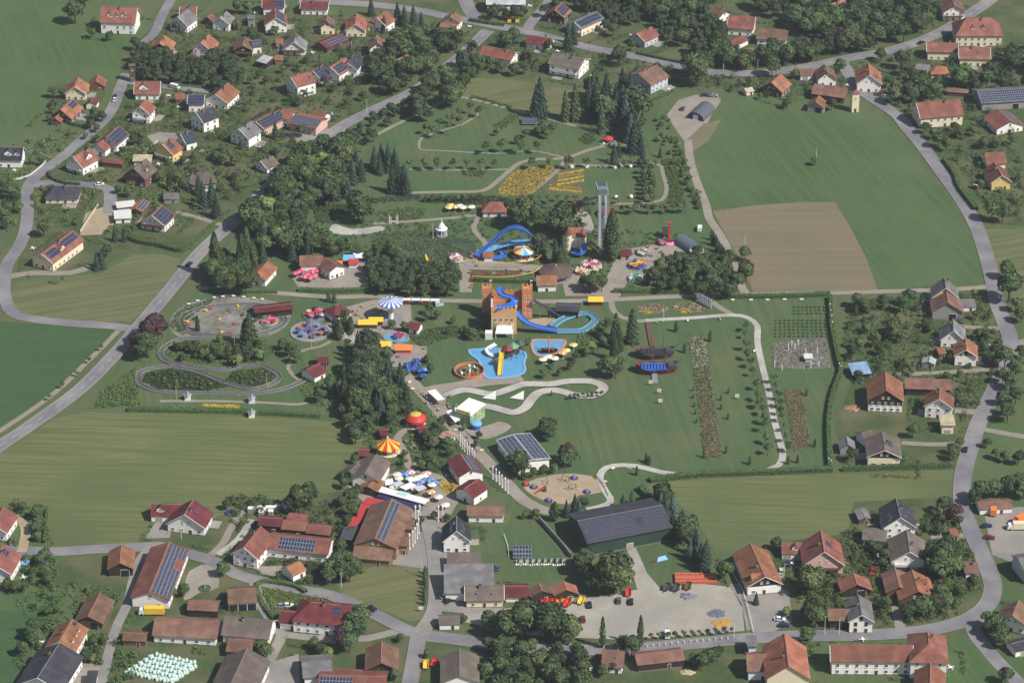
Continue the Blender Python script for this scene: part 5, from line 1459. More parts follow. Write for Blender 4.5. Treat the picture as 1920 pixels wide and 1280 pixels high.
# ---- ground-covering plants that cannot be counted
def plant_stuff(name,label,pix,n,size,ms,h0,h1,cols=1,quad=0.3,per=10,skip=False):
    xs=[p[0] for p in pix]; ys=[p[1] for p in pix]
    C,Nn=[],[]
    k=0; tries=0
    while k<n and tries<n*30:
        tries+= 1
        x,y=trnd.uniform(min(xs),max(xs)),trnd.uniform(min(ys),max(ys))
        if not inside(pix,x,y):continue
        P=G(x,y)
        if skip and (on_house(P.x,P.y,0.3) or on_road(P.x,P.y,0.8)):continue
        k+= 1
        h=trnd.uniform(h0,h1)
        v=sph(per); v[:,2]=np.abs(v[:,2])
        C.append(np.array([P.x,P.y,0.05])+v*np.array([size,size,h])*nrng.uniform(.6,1,(per,1))); Nn.append(v+np.array([0,0,.4]))
    me=quads_mesh(name,np.concatenate(C),np.concatenate(Nn),quad,ms)
    o=link(bpy.data.objects.new(name,me)); tag(o,label,'plants',None,'stuff')
    return o
# ---------------------------------------------------------------- the amusement park
def paint(n,r,g,b,rough=0.5):return mat('paint_'+n,srgb(r,g,b),tuple(x*0.9 for x in srgb(r,g,b)),0.8,rough,objrand=0.0)
P_red,P_yel,P_blue,P_navy=paint('red',196,62,56),paint('yellow',232,192,66),paint('blue',62,108,190),paint('navy',46,54,100)
P_white,P_green,P_purple,P_pink=paint('white',228,228,226),paint('green',92,160,112),paint('purple',116,100,150),paint('pink',214,128,168)
P_lblue,P_grey,P_brown,P_orange=paint('light_blue',120,172,216),paint('grey',132,134,138),paint('brown',104,80,68),paint('orange',222,132,60)
P_dred,P_mint,P_dgrey,P_cream=paint('dark_red',128,54,54),paint('mint',178,212,204),paint('dark_grey',74,76,82),paint('cream',226,214,184)
M_castle=plaster('castle',(206,140,98)); M_castle2=plaster('castle_front',(214,168,122))

def at(px,py,z=0.0):
    p=G(px,py,z); return Vector((p.x,p.y,z))

# -- the castle with the blue slide
def castle():
    o=at(950,610)
    root=empty('castle',o); tag(root,'orange toy castle with battlemented towers and a blue slide on its roof','castle')
    def loc(px,py):return at(px,py)-o
    fl,fr=loc(921,627),loc(969,627)
    w=fr.x-fl.x; yf=fl.y; h=12.6; dep=8.5
    # gate house: four walls, open inside
    for nm,c,d in (('front_wall',((fl.x+fr.x)/2,yf+.3,h/2),(w,.6,h)),('back_wall',((fl.x+fr.x)/2,yf+dep-.3,h/2),(w,.6,h)),
                     ('side_wall',(fl.x+.3,yf+dep/2,h/2),(.6,dep-1.2,h)),('side_wall',(fr.x-.3,yf+dep/2,h/2),(.6,dep-1.2,h))):
        MB().box(c,d).build(nm,M_castle2 if nm== 'front_wall' else M_castle,root)
    MB().box(((fl.x+fr.x)/2,yf+dep/2,h-2.4),(w-1.22,dep-1.22,.3)).build('roof_deck',P_grey,root)
    def battl(x0,y0,x1,y1,z,m,par=root):
        n=max(2,int(math.hypot(x1-x0,y1-y0)/1.7))
        for i in range(n+1):
            f=i/n
            MB().box((x0+(x1-x0)*f,y0+(y1-y0)*f,z+.45),(.85,.6,.9)).build('merlon',m,par)
    battl(fl.x+.5,yf+.3,fr.x-.5,yf+.3,h,M_castle2); battl(fl.x+.3,yf+1.6,fl.x+.3,yf+dep-.5,h,P_white); battl(fr.x-.3,yf+1.6,fr.x-.3,yf+dep-.5,h,P_white)
    for i,xx in enumerate((.16,.38,.6,.8)):
        inst('window',WIN,root,(fl.x+w*xx,yf-.012,h*.58),0,(1.1,1,1.1))
    for xx in (.17,.83):
        MB().box((fl.x+w*xx,yf-.1,3.4),(1.5,.2,4.2)).build('painted_guard',P_green if xx<.5 else P_cream,root)
    MB().box((fl.x+w*.48,yf-.1,2.4),(3.4,.22,4.6)).build('gate',P_white,root)
    MB().slab([(fl.x+w*.16,yf-4.2,2.8),(fl.x+w*.86,yf-4.2,2.8),(fl.x+w*.8,yf-.2,4.6),(fl.x+w*.22,yf-.2,4.6)],.15).build('entrance_canopy',P_white,root)
    for x_ in (.18,.84):
        MB().cyl((fl.x+w*x_,yf-4.0,0),.12,2.7,6).build('canopy_post',P_white,root)
    MB().box((fl.x-1.0,yf-3.2,1.6),(3.2,3.0,3.2)).build('ticket_booth',P_white,root)
    # towers
    for px0,px1,pyb,ht in ((904,922,592,13.0),(979,998,597,14.2)):
        a,b=loc(px0,pyb),loc(px1,pyb)
        tw=b.x-a.x; cx=(a.x+b.x)/2; cy=a.y+tw/2
        t=MB().box((cx,cy,ht/2),(tw,tw,ht)).build('tower',M_castle,root)
        for s in (-1,1):
            for e in (-1,0,1):
                MB().box((cx+e*(tw/2-.4),cy+s*(tw/2-.3),ht+.45),(.8,.6,.9)).build('merlon',M_castle,t)
            MB().box((cx+s*(tw/2-.3),cy,ht+.45),(.6,.8,.9)).build('merlon',M_castle,t)
        for zz in ((3.2,10.2) if px0<950 else (2.4,5.2,8.0,10.8)):
            for e in (-.9,.9):inst('window',WIN_S,t,(cx+e,cy-tw/2-.012,zz))
        pole=MB().cyl((cx+tw*.3,cy,ht),.07,4.0,6)
        pole.box((cx+tw*.3+.5,cy,ht+3.5),(1.0,.05,.7),1).build('flag_pole',[P_white,P_white],t)
    a,b=loc(922,590),loc(979,594)
    ym=(a.y+b.y)/2+2.0
    rw=MB().box(((a.x+b.x)/2,ym,5.6),(b.x-a.x-.05,.7,11.2)).build('rear_wall',M_castle,root)
    battl(a.x+.8,ym,b.x-.8,ym,11.2,M_castle,rw)
    for k in range(5):
        for zz in (3,6,9):inst('window',WIN_S,rw,(b.x-1.4-k*2.0,ym-.362,zz))
    MB().box((fl.x+1.2,(yf+dep+ym)/2,4.5),(.6,ym-yf-dep-.4,9.0)).build('side_wall',M_castle,root)
    MB().box((fr.x-.6,(yf+dep+ym)/2,4.5),(.6,ym-yf-dep-.4,9.0)).build('side_wall',M_castle,root)
castle()

def chute(name,label,cat,pix,w,m,wall_h=0.7,post=None,post_step=6.0,m2=None,step=1.5,group=None):
    """an open channel following pixels with heights (px, py, z)"""
    pts=smooth_line([at(*p) for p in pix],step)
    root=empty(name,(pts[0].x,pts[0].y,0)); tag(root,label,cat,group)
    o=root.location
    q=[p-Vector((o.x,o.y,0)) for p in pts]
    b=MB(); strip_mesh(b,q,-w/2,w/2,0.0); 
    n=len(q)
    l,r=offset_line(q,w/2),offset_line(q,-w/2)
    b.build('channel_floor',m2 or m,root)
    for side,sg in ((l,1),(r,-1)):
        s_=MB()
        out=offset_line(q,sg*(w/2+.18))
        vs=[(p.x,p.y,p.z-.25) for p in side]+[(p.x,p.y,p.z+wall_h) for p in side]+[(p.x,p.y,p.z+wall_h) for p in out]+[(p.x,p.y,p.z-.25) for p in out]
        for i in range(n-1):
            for k in range(4):
                k2=(k+1) % 4
                s_.f.append((k*n+i,k*n+i+1,k2*n+i+1,k2*n+i)); s_.m.append(0)
        s_.v=vs
        s_.build('channel_wall',m,root)
    if post:
        d=0
        for a,c in zip(q[:-1],q[1:]):
            d+= (c-a).length
            if d>post_step and a.z>1.0:
                d=0
                MB().cyl((a.x,a.y,0),.14,a.z-.1,6).build('support_post',post,root)
    return root
chute('castle_slide','wide blue water slide curving over the roof of the orange castle','slide',[(940,538,15),(937,547,14.4),(945,555,14),(958,558,13.7),(966,565,13.4),(958,572,13.2),(943,575,13.0),(930,578,12.8)],2.6,P_blue,.6,None)
chute('boat_slide','blue chute sweeping from the castle down into the boat channel','slide',[(968,584,8),(975,594,6.5),(986,604,5),(1001,611,3.4),(1022,616,2),(1045,620,1)],2.6,P_blue,.6,P_grey)
chute('boat_channel','turquoise boat channel looping right of the orange castle','channel',[(1044,621,.7),(1070,621,.7),(1090,620,.7),(1106,612,.7),(1116,600,.7),(1108,591,.7),(1092,588,.7),(1072,592,.7),(1052,600,.7),(1036,612,.7)],2.8,P_lblue,.5,None,m2=paint('channel_water',86,130,140,.15))
chute('boat_lift','grey conveyor lift rising from the boat station to the castle tower','conveyor',[(999,563,9.5),(1025,577,5.4),(1050,592,1.2)],1.6,P_dgrey,.5,P_grey,5)
house((1042,571,1088,573),6.5,3.6,14,'D','D','open boat station with navy blue roof beside the castle','station',open_=True)
patch('boat_pool',[(990,600),(1040,592),(1042,600),(1020,612),(1000,610)],Z2,M_sand)

# -- flume with blue rails
chute('blue_flume','tall blue log flume rail rising to a hump above the rainbow carousel','flume',[(891,479,1),(905,470,3),(925,452,7),(945,434,11.5),(960,427,13.5),(978,428,13.5),(992,437,10.5),(1006,449,6),(1012,456,3)],2.2,P_blue,.7,P_blue,5)
chute('blue_flume','lower pale blue return channel of the log flume','flume',[(1008,458,3),(992,453,4),(965,455,3.6),(939,461,2.8),(915,470,2),(895,480,1)],2.4,P_lblue,.6,P_blue,6)
chute('blue_flume','blue end basin channel of the log flume beside the boarding hut','flume',[(900,482,.8),(920,484,.8),(938,483,.8),(944,477,.8),(938,471,.8)],2.2,P_blue,.6,None)
house((905,474,926,474),4,2.6,16,'W','O','tiny boarding hut with orange canopy at the blue log flume','hut',open_=True)
# -- steep chute tower
def slide_tower():
    T=at(1131,362,23)
    root=empty('slide_tower',(T.x,T.y,0)); tag(root,'very tall grey water slide tower with twin steep chutes','slide tower')
    o=root.location
    for sx in (-1,1):
        for sy in (-1,1):
            MB().bar((sx*2.2,sy*2.2,0),(sx*1.6,sy*1.6,23),.22,6).build('tower_leg',P_grey,root)
    for z in range(3,23,4):
        for s in (-1,1):
            MB().bar((-2.5,s*2.4,z),(2.5,s*2.4,z+3.4),.09,5).build('brace',P_grey,root)
            MB().bar((s*2.4,-2.5,z),(s*2.4,2.5,z+3.4),.09,5).build('brace',P_grey,root)
    MB().box((0,0,23.2),(4.6,4.6,.4)).build('platform',P_grey,root)
    MB().box((-.2,-.2,24.6),(4.2,3.8,2.4)).build('cabin',mat('tower_cabin',srgb(120,140,140),None),root)
    for x_,dd in ((-1.5,9.0),(1.3,7.5)):
        E=Vector((x_,-3-dd*1.9,1.2))
        pts=smooth_line([Vector((x_,-2.6,23)),Vector((x_,-5.5,20)),Vector((x_,-9.5,9)),Vector((x_,-14,3.0)),E],1.0)
        b=MB(); strip_mesh(b,pts,-.55,.55,0.0); c=b.build('chute',mat('paint_chute',srgb(150,156,170),None,.5),root)
        for s in (-1,1):
            k=MB(); strip_mesh(k,pts,min(s*.55,s*.7),max(s*.55,s*.7),0,dz=.4); k.build('chute_wall',P_grey,c)
    # lift ramp behind
    B=at(1131,343,12)-o
    ramp=MB().slab([(-2.2,2.4,23.0),(2.2,2.4,23.0),(2.2,B.y,12.0),(-2.2,B.y,12.0)][::-1],.3).build('lift_ramp',mat('paint_ramp',srgb(74,84,108),None,.5),root)
    for s in (-1,1):
        MB().bar((s*2.3,2.4,23.2),(s*2.3,B.y,12.2),.16,5).build('ramp_edge',P_white,ramp)
        MB().bar((s*2.1,B.y,0),(s*2.1,B.y,12.0),.2,5).build('tower_leg',P_grey,root)
    L0=at(1089,377,6)-o
    MB().slab([(L0.x,L0.y-1,6),(-2.8,-1,21.0),(-2.8,1,21.0),(L0.x,L0.y+1,6)],.3).build('side_conveyor',P_grey,root)
    MB().bar((L0.x+1,L0.y,0),(L0.x+1,L0.y,6),.2,5).build('tower_leg',P_grey,root)
slide_tower()
house((1079,378,1088,378),5,3,24,'P','R','little red-roofed booth below the conveyor of the slide tower','hut')
# fairy-tale house with red turrets and its spiral blue slide
def turret_house():
    o=at(1080,468)
    root=empty('fairytale_house',o); tag(root,'white fairytale house with pointed red turret roofs beside the slide tower','turret house')
    MB().box((0,4,3),(7,6,6)).build('wall',WALL['W'],root)
    r=MB(); r.add([(-4,.6,6),(4,.6,6),(4,7.4,6),(-4,7.4,6),(-3.2,4,9.5),(3.2,4,9.5)],[(0,1,5,4),(1,2,5),(2,3,4,5),(3,0,4),(3,2,1,0)]); r.build('roof',ROOF['O'],root)
    for x_,y_,h_ in ((-3.6,.4,8.0),(3.0,0.2,7.0)):
        t=MB().cyl((x_,y_,0),1.6,h_,12).build('turret',WALL['C'],root)
        MB().lathe([(2.0,h_),(1.1,h_+2.0),(.02,h_+4.6)],12,0,(x_,y_,0)).build('turret_roof',ROOF['R'],t)
        for z in (3,6):inst('window',WIN_S,t,(x_,y_-1.62,z))
turret_house()
chute('spiral_slide','short blue spiral slide around the fairytale house','slide',[(1096,455,4),(1095,468,3),(1088,476,2),(1078,476,1.2),(1072,472,.8)],2.2,P_blue,.6,P_grey)
# big round stage terrace
patch('terrace',[(1075,400),(1100,397),(1112,420),(1112,432),(1096,440),(1085,425)],Z2,M_gravel,True)

# -- carousels
def canopy(mb,n,r,z0,z1,dip,cols,z_edge=0.0,k=2):
    for i in range(n):
        a0,a1=2*math.pi*i/n,2*math.pi*(i+1)/n
        prof=[(.25,z1)]
        for j in range(1,6):
            f=j/5
            prof.append((.25+(r-.25)*f,z1+(z0-z1)*(f ** dip)))
        prof.append((r,z0-z_edge))
        mb.lathe(prof,k,cols[i % len(cols)],a0=a0,a1=a1)
def carousel(px,py,r,zc,rise,label,mats_,seg,posts,base_m,name='carousel',dip=0.8,edge=.5,top=None,centre_m=None,seats=0,seat_ms=None):
    o=at(px,py)
    root=empty(name,o); tag(root,label,'carousel')
    for i in range(len(mats_)):
        pass
    c=MB(); canopy(c,seg,r,zc,zc+rise,dip,list(range(len(mats_))),edge)
    co=c.build('canopy',mats_,root)
    MB().ball((0,0,zc+rise+.25),.4,8,5).build('finial',top or P_yel,co)
    MB().cyl((0,0,0),r*1.02,.35,28).build('platform',base_m,root)
    MB().cyl((0,0,.35),r*.22,zc+rise*.7-.35,12).build('centre_column',centre_m or P_white,root)
    for i in range(posts):
        a=2*math.pi*i/posts
        MB().cyl((r*.93*math.cos(a),r*.93*math.sin(a),.35),.1,zc-.35,6).build('post',P_white if not seat_ms else mats_[0],root)
    for i in range(seats):
        a=2*math.pi*(i+.5)/seats
        sm=seat_ms[i % len(seat_ms)]
        s_=MB()
        x,y=r*.62*math.cos(a),r*.62*math.sin(a)
        s_.box((x,y,1.0),(1.5,.7,.6),0,a+math.pi/2); s_.box((x-.45*math.sin(a)*-1,y-.45*math.cos(a),1.5),(.4,.5,.6),0,a+math.pi/2)
        s_.build('seat',sm,root)
    return root
carousel(733,598,5.4,8.6,1.5,'wave swinger with blue and white striped umbrella canopy on the square',[P_white,P_blue],28,0,P_grey,'wave_swinger',1.0,.6,P_blue,P_white)
carousel(727,846,5.1,3.0,3.6,'carousel tent with yellow and red striped cone roof',[P_yel,P_red],16,12,P_cream,'carousel',.75,.7,P_white,P_green,8,[P_white,P_red,P_blue])
carousel(780,797,4.3,3.6,2.0,'carousel with bulging red dome and green crown',[P_red],20,10,P_cream,'carousel',3.0,1.0,P_yel,P_green,8,[P_white,P_orange,P_blue])
carousel(982,482,4.9,3.6,1.4,'small carousel with canopy in rainbow-coloured wedges',[P_red,P_yel,P_mint,P_lblue,P_white,P_green],12,10,P_cream,'carousel',1.0,.5,P_white,P_cream,8,[P_red,P_blue,P_yel])
carousel(1042,518,7.6,2.8,2.6,'wide round brown ribbed canopy with a yellow tip',[paint('canopy_brown',92,78,72),paint('canopy_brown2',104,88,80)],28,14,P_grey,'carousel',.95,.5,P_yel,P_grey,10,[P_red,P_blue,P_white])
MB().lathe([(2.2,5.42),(1.4,5.66),(.3,5.75)],16).build('crown_cap',mat('paint_crown',srgb(150,170,80),srgb(210,190,90),1.2,.6),[o for o in bpy.data.objects if o.get('label')== 'carousel with bulging red dome and green crown'][0])
# -- flat rides
def disc_ride(px,py,r,label,arms,am,cab_ms,fence=P_grey,deck=None,tilt=.5,hub=2.4):
    o=at(px,py)
    root=empty('spinning_ride',o); tag(root,label,'fairground ride')
    MB().cyl((0,0,0),r,.3,36).build('deck',deck or P_grey,root)
    MB().lathe([(r*.12,.3),(r*.1,hub),(r*.05,hub+1.2),(.02,hub+1.6)],12).build('hub',am,root)
    for i in range(arms):
        a=2*math.pi*(i+.3)/arms
        e=Vector((r*.62*math.cos(a),r*.62*math.sin(a),1.6+tilt*((i % 3))))
        MB().bar((0,0,hub),e,.22,6,0,.14).build('arm',am,root)
        c=MB(); c.lathe([(.2,.0),(1.1,.25),(1.25,.9),(.95,1.0),(.9,.5),(.02,.45)],10,0,(e.x,e.y,e.z-.9)); c.box((e.x,e.y,e.z+.05),(.5,.5,1.0))
        c.build('gondola',cab_ms[i % len(cab_ms)],root)
    f=MB()
    for i in range(36):
        a,b=2*math.pi*i/36,2*math.pi*(i+1)/36
        for z in (.65,1.25):f.bar((r*.97*math.cos(a),r*.97*math.sin(a),z),(r*.97*math.cos(b),r*.97*math.sin(b),z),.05,4)
        f.bar((r*.97*math.cos(a),r*.97*math.sin(a),.3),(r*.97*math.cos(a),r*.97*math.sin(a),1.25),.06,4)
    f.build('railing',fence,root)
    return root
M_disc=mat('ride_deck',srgb(146,146,152),srgb(126,128,136),.4,.8)
disc_ride(582,624,8.8,'large grey round ride deck with purple hub and blue gondolas',8,P_purple,[P_blue,P_lblue,P_purple,P_orange],P_white,M_disc)
disc_ride(592,592,5.6,'spinning ride with red and pink gondolas behind the large round deck',8,P_red,[P_red,P_pink,P_navy,P_white],P_grey,M_disc,.3)
disc_ride(1262,508,2.6,'tiny light blue round kiddie ride next to the fairground conifers',5,P_lblue,[P_lblue,P_white],P_lblue,P_lblue,.1,1.6)
disc_ride(1195,500,4.4,'kiddie ride with yellow, blue and violet gondolas on the fairground',8,P_yel,[P_yel,P_orange,P_blue,P_purple],P_blue,P_grey,.3)
disc_ride(1192,525,3.4,'kiddie ride with green and white gondolas below the yellow fairground ride',6,P_green,[P_white,P_green,P_mint],P_white,P_mint,.2)
disc_ride(1206,477,3.0,'small green kiddie ride behind the yellow fairground ride',6,P_green,[P_mint,P_white,P_pink],P_green,P_grey,.2)
disc_ride(1306,474,3.2,'white kiddie carousel disc beside the dark barrel-roofed shed',6,P_white,[P_white,P_pink,P_white],P_white,P_cream,.2,2.0)
disc_ride(1108,500,5.0,'pink and white spinning cup ride right of the brown canopy',9,P_pink,[P_pink,P_white,P_dred,P_cream],P_white,P_cream,.25)
disc_ride(1090,512,3.0,'little cream horse ride beside the pink cup ride',6,P_cream,[P_white,P_orange,P_cream],P_brown,P_cream,.2)
disc_ride(855,487,3.2,'small white and pink ride under the yellow loop rail',6,P_white,[P_pink,P_white],P_white,P_cream,.2)
disc_ride(505,605,3.8,'small pink and red ride at the end of the kart arena',6,P_pink,[P_pink,P_red,P_green,P_orange],P_white,P_grey,.3)
disc_ride(1242,458,2.2,'small brown kiddie ride left of the red drop tower',6,P_brown,[P_dred,P_pink,P_grey],P_brown,P_grey,.1,1.2)
# ring with an orange wall
def ring_ride():
    o=at(880,698)
    root=empty('ring_ride',o); tag(root,'round walled playground ring with orange rim and green-red climbing frames','playground ride')
    r=6.6
    MB().lathe([(r,0),(r,1.5),(r-.5,1.5),(r-.5,.1)],32).build('ring_wall',plaster('ring',(186,126,96)),root)
    MB().cyl((0,0,0),r-.5,.1,32).build('floor',P_brown,root)
    rr=random.Random(4)
    for i in range(12):
        a=2*math.pi*i/12
        x,y=3.8*math.cos(a),3.8*math.sin(a)
        m=[P_red,P_green,P_white,P_purple,P_orange][i % 5]
        b=MB(); b.box((x,y,.7),(1.6,.8,.5),0,a+1.57); b.box((x,y,1.2),(.7,.7,.5),0,a); b.build('car',m,root)
    for i in range(6):
        a=2*math.pi*i/6
        MB().bar((0,0,3.6),(3.8*math.cos(a),3.8*math.sin(a),1.4),.14,5).build('arm',P_green,root)
    MB().cyl((0,0,.1),.6,3.6,10).build('hub',P_white,root)
ring_ride()

# -- splash pools
def pool(name,label,pix,rim):
    W=[at(780+x/5.33,500+y/5.33) for x,y in pix]
    W=smooth_line(W,2.0,True)
    c=sum(W,Vector())/len(W)
    root=empty(name,c); tag(root,label,'pool')
    Q=[p-c for p in W]
    for nm,z,m in (('pool_floor',.1,M_poolfloor),):
        vs=[Vector((p.x,p.y,z)) for p in Q]
        tr=tessellate_polygon([vs])
        b=MB(); b.add(vs,[t if (vs[t[1]]-vs[t[0]]).cross(vs[t[2]]-vs[t[0]]).z>0 else t[::-1] for t in tr]); b.build(nm,m,root)
    e=MB(); strip_mesh(e,Q,-.5,.5,.1,0,True,dz=.25); e.build('pool_rim',rim,root)
    return root
pool('splash_pool','large light blue splash pool with yellow and green slides',[(530,835),(640,828),(760,818),(900,832),(1070,850),(1100,905),(1080,960),(1090,1040),(1040,1082),(930,1105),(780,1115),(700,1108),(662,1010),(622,930),(560,888)],P_lblue)
pool('paddling_pool','smaller blue paddling pool with orange rim and a boat in the middle',[(1165,738),(1330,735),(1490,738),(1478,795),(1435,845),(1330,888),(1220,893),(1172,845)],paint('terracotta_rim',200,140,106))
chute('yellow_slide','straight yellow slide pointing towards the lawn of the splash pool','slide',[(941,655,4.2),(940,672,3.2),(938,690,1.8),(937,703,.5)],1.6,P_yel,.4,P_yel,5)
chute('yellow_slide','yellow slide dropping towards the castle side of the splash pool','slide',[(941,668,4.2),(935,672,4),(927,674,2.5),(922,677,.8)],1.3,P_yel,.4,P_yel,4)
chute('white_slide','white and turquoise curved slide at the splash pool corner','slide',[(930,645,3.6),(920,650,3),(913,656,2),(918,664,1.2),(928,668,.6)],1.5,P_white,.4,P_white,4)
chute('green_slide','green slide behind the splash pool','slide',[(938,638,4.5),(930,643,3),(922,647,1.5)],1.6,P_green,.4,P_green,4)
def play_tower(px,py,label,ms):
    o=at(px,py); root=empty('play_tower',o); tag(root,label,'play tower')
    for sx in (-1.6,1.6):
        for sy in (-1.6,1.6):MB().cyl((sx,sy,0),.15,5.2,6).build('post',ms[0],root)
    MB().box((0,0,2.6),(3.6,3.6,.2)).build('platform',ms[1],root)
    MB().lathe([(2.8,5.0),(.05,7.0)],8).build('roof',ms[2],root)
play_tower(952,672,'dark play tower with red roof standing in the splash pool',[P_brown,P_dgrey,P_dred])
play_tower(962,668,'green-roofed play tower in the splash pool',[P_dgrey,P_brown,P_green])
play_tower(974,662,'black tree-like play tower at the rim of the splash pool',[P_brown,P_brown,P_dgrey])
def little_boat():
    o=at(1028,660); root=empty('pool_boat',o); tag(root,'brown wooden boat with orange mast in the paddling pool','boat')
    b=MB(); b.add([(-4,0,.2),(-2.5,-1.6,.2),(2.5,-1.6,.2),(4,0,.2),(2.5,1.6,.2),(-2.5,1.6,.2),(-4.4,0,1.3),(-2.7,-1.9,1.1),(2.7,-1.9,1.1),(4.4,0,1.3),(2.7,1.9,1.1),(-2.7,1.9,1.1)],[(i,(i+1) % 6,6+(i+1) % 6,6+i) for i in range(6)]+[(5,4,3,2,1,0),(0,1,2,3,4,5)]); b.build('hull',P_brown,root)
    MB().cyl((.3,0,.3),.25,7.5,8).build('mast',P_orange,root); MB().cyl((2.2,.3,.3),.22,3.0,8).build('mast',P_orange,root)
little_boat()
pool('basin','square turquoise basin with small boat ride beside the dark tree clump',[((722-780)*5.33,(626-500)*5.33),((758-780)*5.33,(625-500)*5.33),((764-780)*5.33,(640-500)*5.33),((727-780)*5.33,(640-500)*5.33)],M_paving)
disc_ride(747,634,2.0,'tiny red and blue boat carousel in the turquoise basin',5,P_red,[P_red,P_blue],P_white,P_lblue,.1,1.2)

# -- pirate ships
def ship(px0,px1,py,label,hull,deck,mast_h,rows,walkway=None):
    a,b=at(px0,py),at(px1,py)
    L=b.x-a.x; o=(a+b)/2
    root=empty('pirate_ship',o); tag(root,label,'ship')
    n=12; H_=MB(); lo,hi,dk=[],[],[]
    for s in (-1,1):
        for i in range(n+1):
            f=i/n; x=-L/2+L*f
            wid=3.4*(1-abs(2*f-1) ** 3.0)+(.9 if f<.5 else .15)
            zt=3.0+(2.2 if f>.8 else 0)*min(1,(f-.8)*6 if f>.8 else 0)+(1.4 if f<.14 else 0)
            lo.append((x*.94,s*wid*.55,0)); hi.append((x,s*wid,zt)); dk.append((x,s*(wid-.15),min(zt-.5,2.5)))
    m=n+1
    H_.v=lo+hi
    for s in (0,1):
        for i in range(n):
            q=(s*m+i,s*m+i+1,2*m+s*m+i+1,2*m+s*m+i)
            H_.f.append(q if s== 0 else q[::-1]); H_.m.append(0)
    H_.f+= [(0,2*m,3*m,m),(m-1,2*m-1,4*m-1,3*m-1)]; H_.m+= [0,0]
    H_.build('hull',hull,root)
    D=MB(); D.v=dk
    for i in range(n):D.f.append((i,i+1,m+i+1,m+i)); D.m.append(0)
    D.build('deck',deck,root)
    MB().box((L*.38,0,3.3),(L*.2,4.2,1.6)).build('cabin',P_dgrey,root)
    for fx in (-.12,.2):
        MB().cyl((L*fx,0,2.4),.2,mast_h,8,0,.1).build('mast',P_brown,root)
        MB().bar((L*fx,-3.0,2.4+mast_h*.62),(L*fx,3.0,2.4+mast_h*.62),.12,6).build('yard',P_brown,root)
    for k in range(rows):
        MB().box((-L*.36+k*L*.62/rows,0,2.85),(.45,4.4,.5)).build('bench',deck if rows<9 else P_dgrey,root)
    for k in range(14):
        x=-L*.42+k*L*.84/13
        for s in (-1,1):
            w_=3.4*(1-abs(2*(x/L+.5)-1) ** 3)+.5
            MB().box((x,s*(w_-.1),3.3),(.14,.14,.7)).build('rail_post',P_dgrey,root)
    MB().bar((L*.5,0,4.4),(L*.62,0,7.0),.2,6,0,.08).build('bowsprit',P_dgrey,root)
    return root
ship(1193,1264,669,'grey-brown pirate ship on the lawn behind the red one',P_brown,P_dgrey,8.5,10)
ship(1192,1270,697,'pirate ship with red hull and bright blue deck on the lawn',P_dred,P_blue,9.5,8)
MB().slab([(0,0,.6),(2.4,0,.6),(2.4,13,.9),(0,13,.9)],.2).build('gangway',P_grey,None,at(1223,720)).__setitem__('label','grey wooden gangway leading from the lawn up to the red ship')
bpy.data.objects['gangway']['category']='gangway'
MB().slab([(0,0,.6),(2.2,0,.6),(1.0,24,.6),(-1.2,24,.6)],.2).build('boardwalk',P_brown,None,at(1219,655)).__setitem__('label','narrow brown boardwalk with red gate leading down to the grey ship')
bpy.data.objects['boardwalk']['category']='boardwalk'

# -- drop tower, sheds, gazebo
def drop_tower():
    o=at(1254,457); root=empty('drop_tower',o); tag(root,'slim red drop tower on a pink round base','drop tower')
    MB().box((0,0,5.4),(.9,.9,10.2)).build('mast',P_red,root)
    MB().lathe([(2.6,0),(2.6,.5),(1.6,1.2),(1.0,1.3),(.5,1.3)],14).build('base',P_pink,root)
    MB().box((0,-.7,2.0),(3.0,1.0,1.2)).build('seat_row',P_dred,root)
    MB().box((0,0,10.8),(1.5,1.5,.6)).build('top_cap',P_red,root)
drop_tower()
def barrel(name,label,cat,px0,py0,px1,py1,w,m,wm,hside=0.6,front=None):
    zc=hside+w/2*.8
    A,B=at(px0,py0,zc),at(px1,py1,zc)
    d=B-A; ang=math.atan2(d.y,d.x); L=math.hypot(d.x,d.y)
    mid=(A+B)/2; mid.z=0
    root=empty(name,mid,ang); tag(root,label,cat)
    n=12; prof=[(w/2,0)]+[(w/2*math.cos(math.pi*i/n),hside+w/2*.85*math.sin(math.pi*i/n)) for i in range(n+1)]+[(-w/2,0)]
    vs=[(-L/2,y,z) for y,z in prof]+[(L/2,y,z) for y,z in prof]; k=len(prof)
    b=MB(); b.add(vs,[(i,i+1,k+i+1,k+i) for i in range(k-1)]); b.build('barrel_roof',m,root)
    e=MB(); e.add([(-L/2+.3,y,z) for y,z in prof]+[(L/2-.3,y,z) for y,z in prof],[tuple(range(k)),tuple(range(2*k-1,k-1,-1))]); e.build('end_wall',wm,root)
    for s in (-1,1):
        MB().box((s*(L/2-.24),0,1.4),(.1,w*.3,2.8)).build('door',front or P_white,root)
    for i in range(1,8):
        x=-L/2+L*i/8
        rb=MB(); rb.add([(x-.12,y*1.01,z*1.012) for y,z in prof]+[(x+.12,y*1.01,z*1.012) for y,z in prof],[(j,j+1,k+j+1,k+j) for j in range(k-1)]); rb.build('roof_rib',m,root)
    FOOT.append((mid.x,mid.y,ang,L/2,w/2))
barrel('barrel_shed','grey barrel-roofed shed with pillared front on the fairground','shed',1276,440,1304,459,7.5,paint('barrel_grey',96,106,118),P_grey)
barrel('arched_hangar','dark grey half-round metal hangar with white door on the gravel lot','hangar',1304,212,1326,191,9.0,paint('hangar_grey',92,98,108),P_navy,.4)
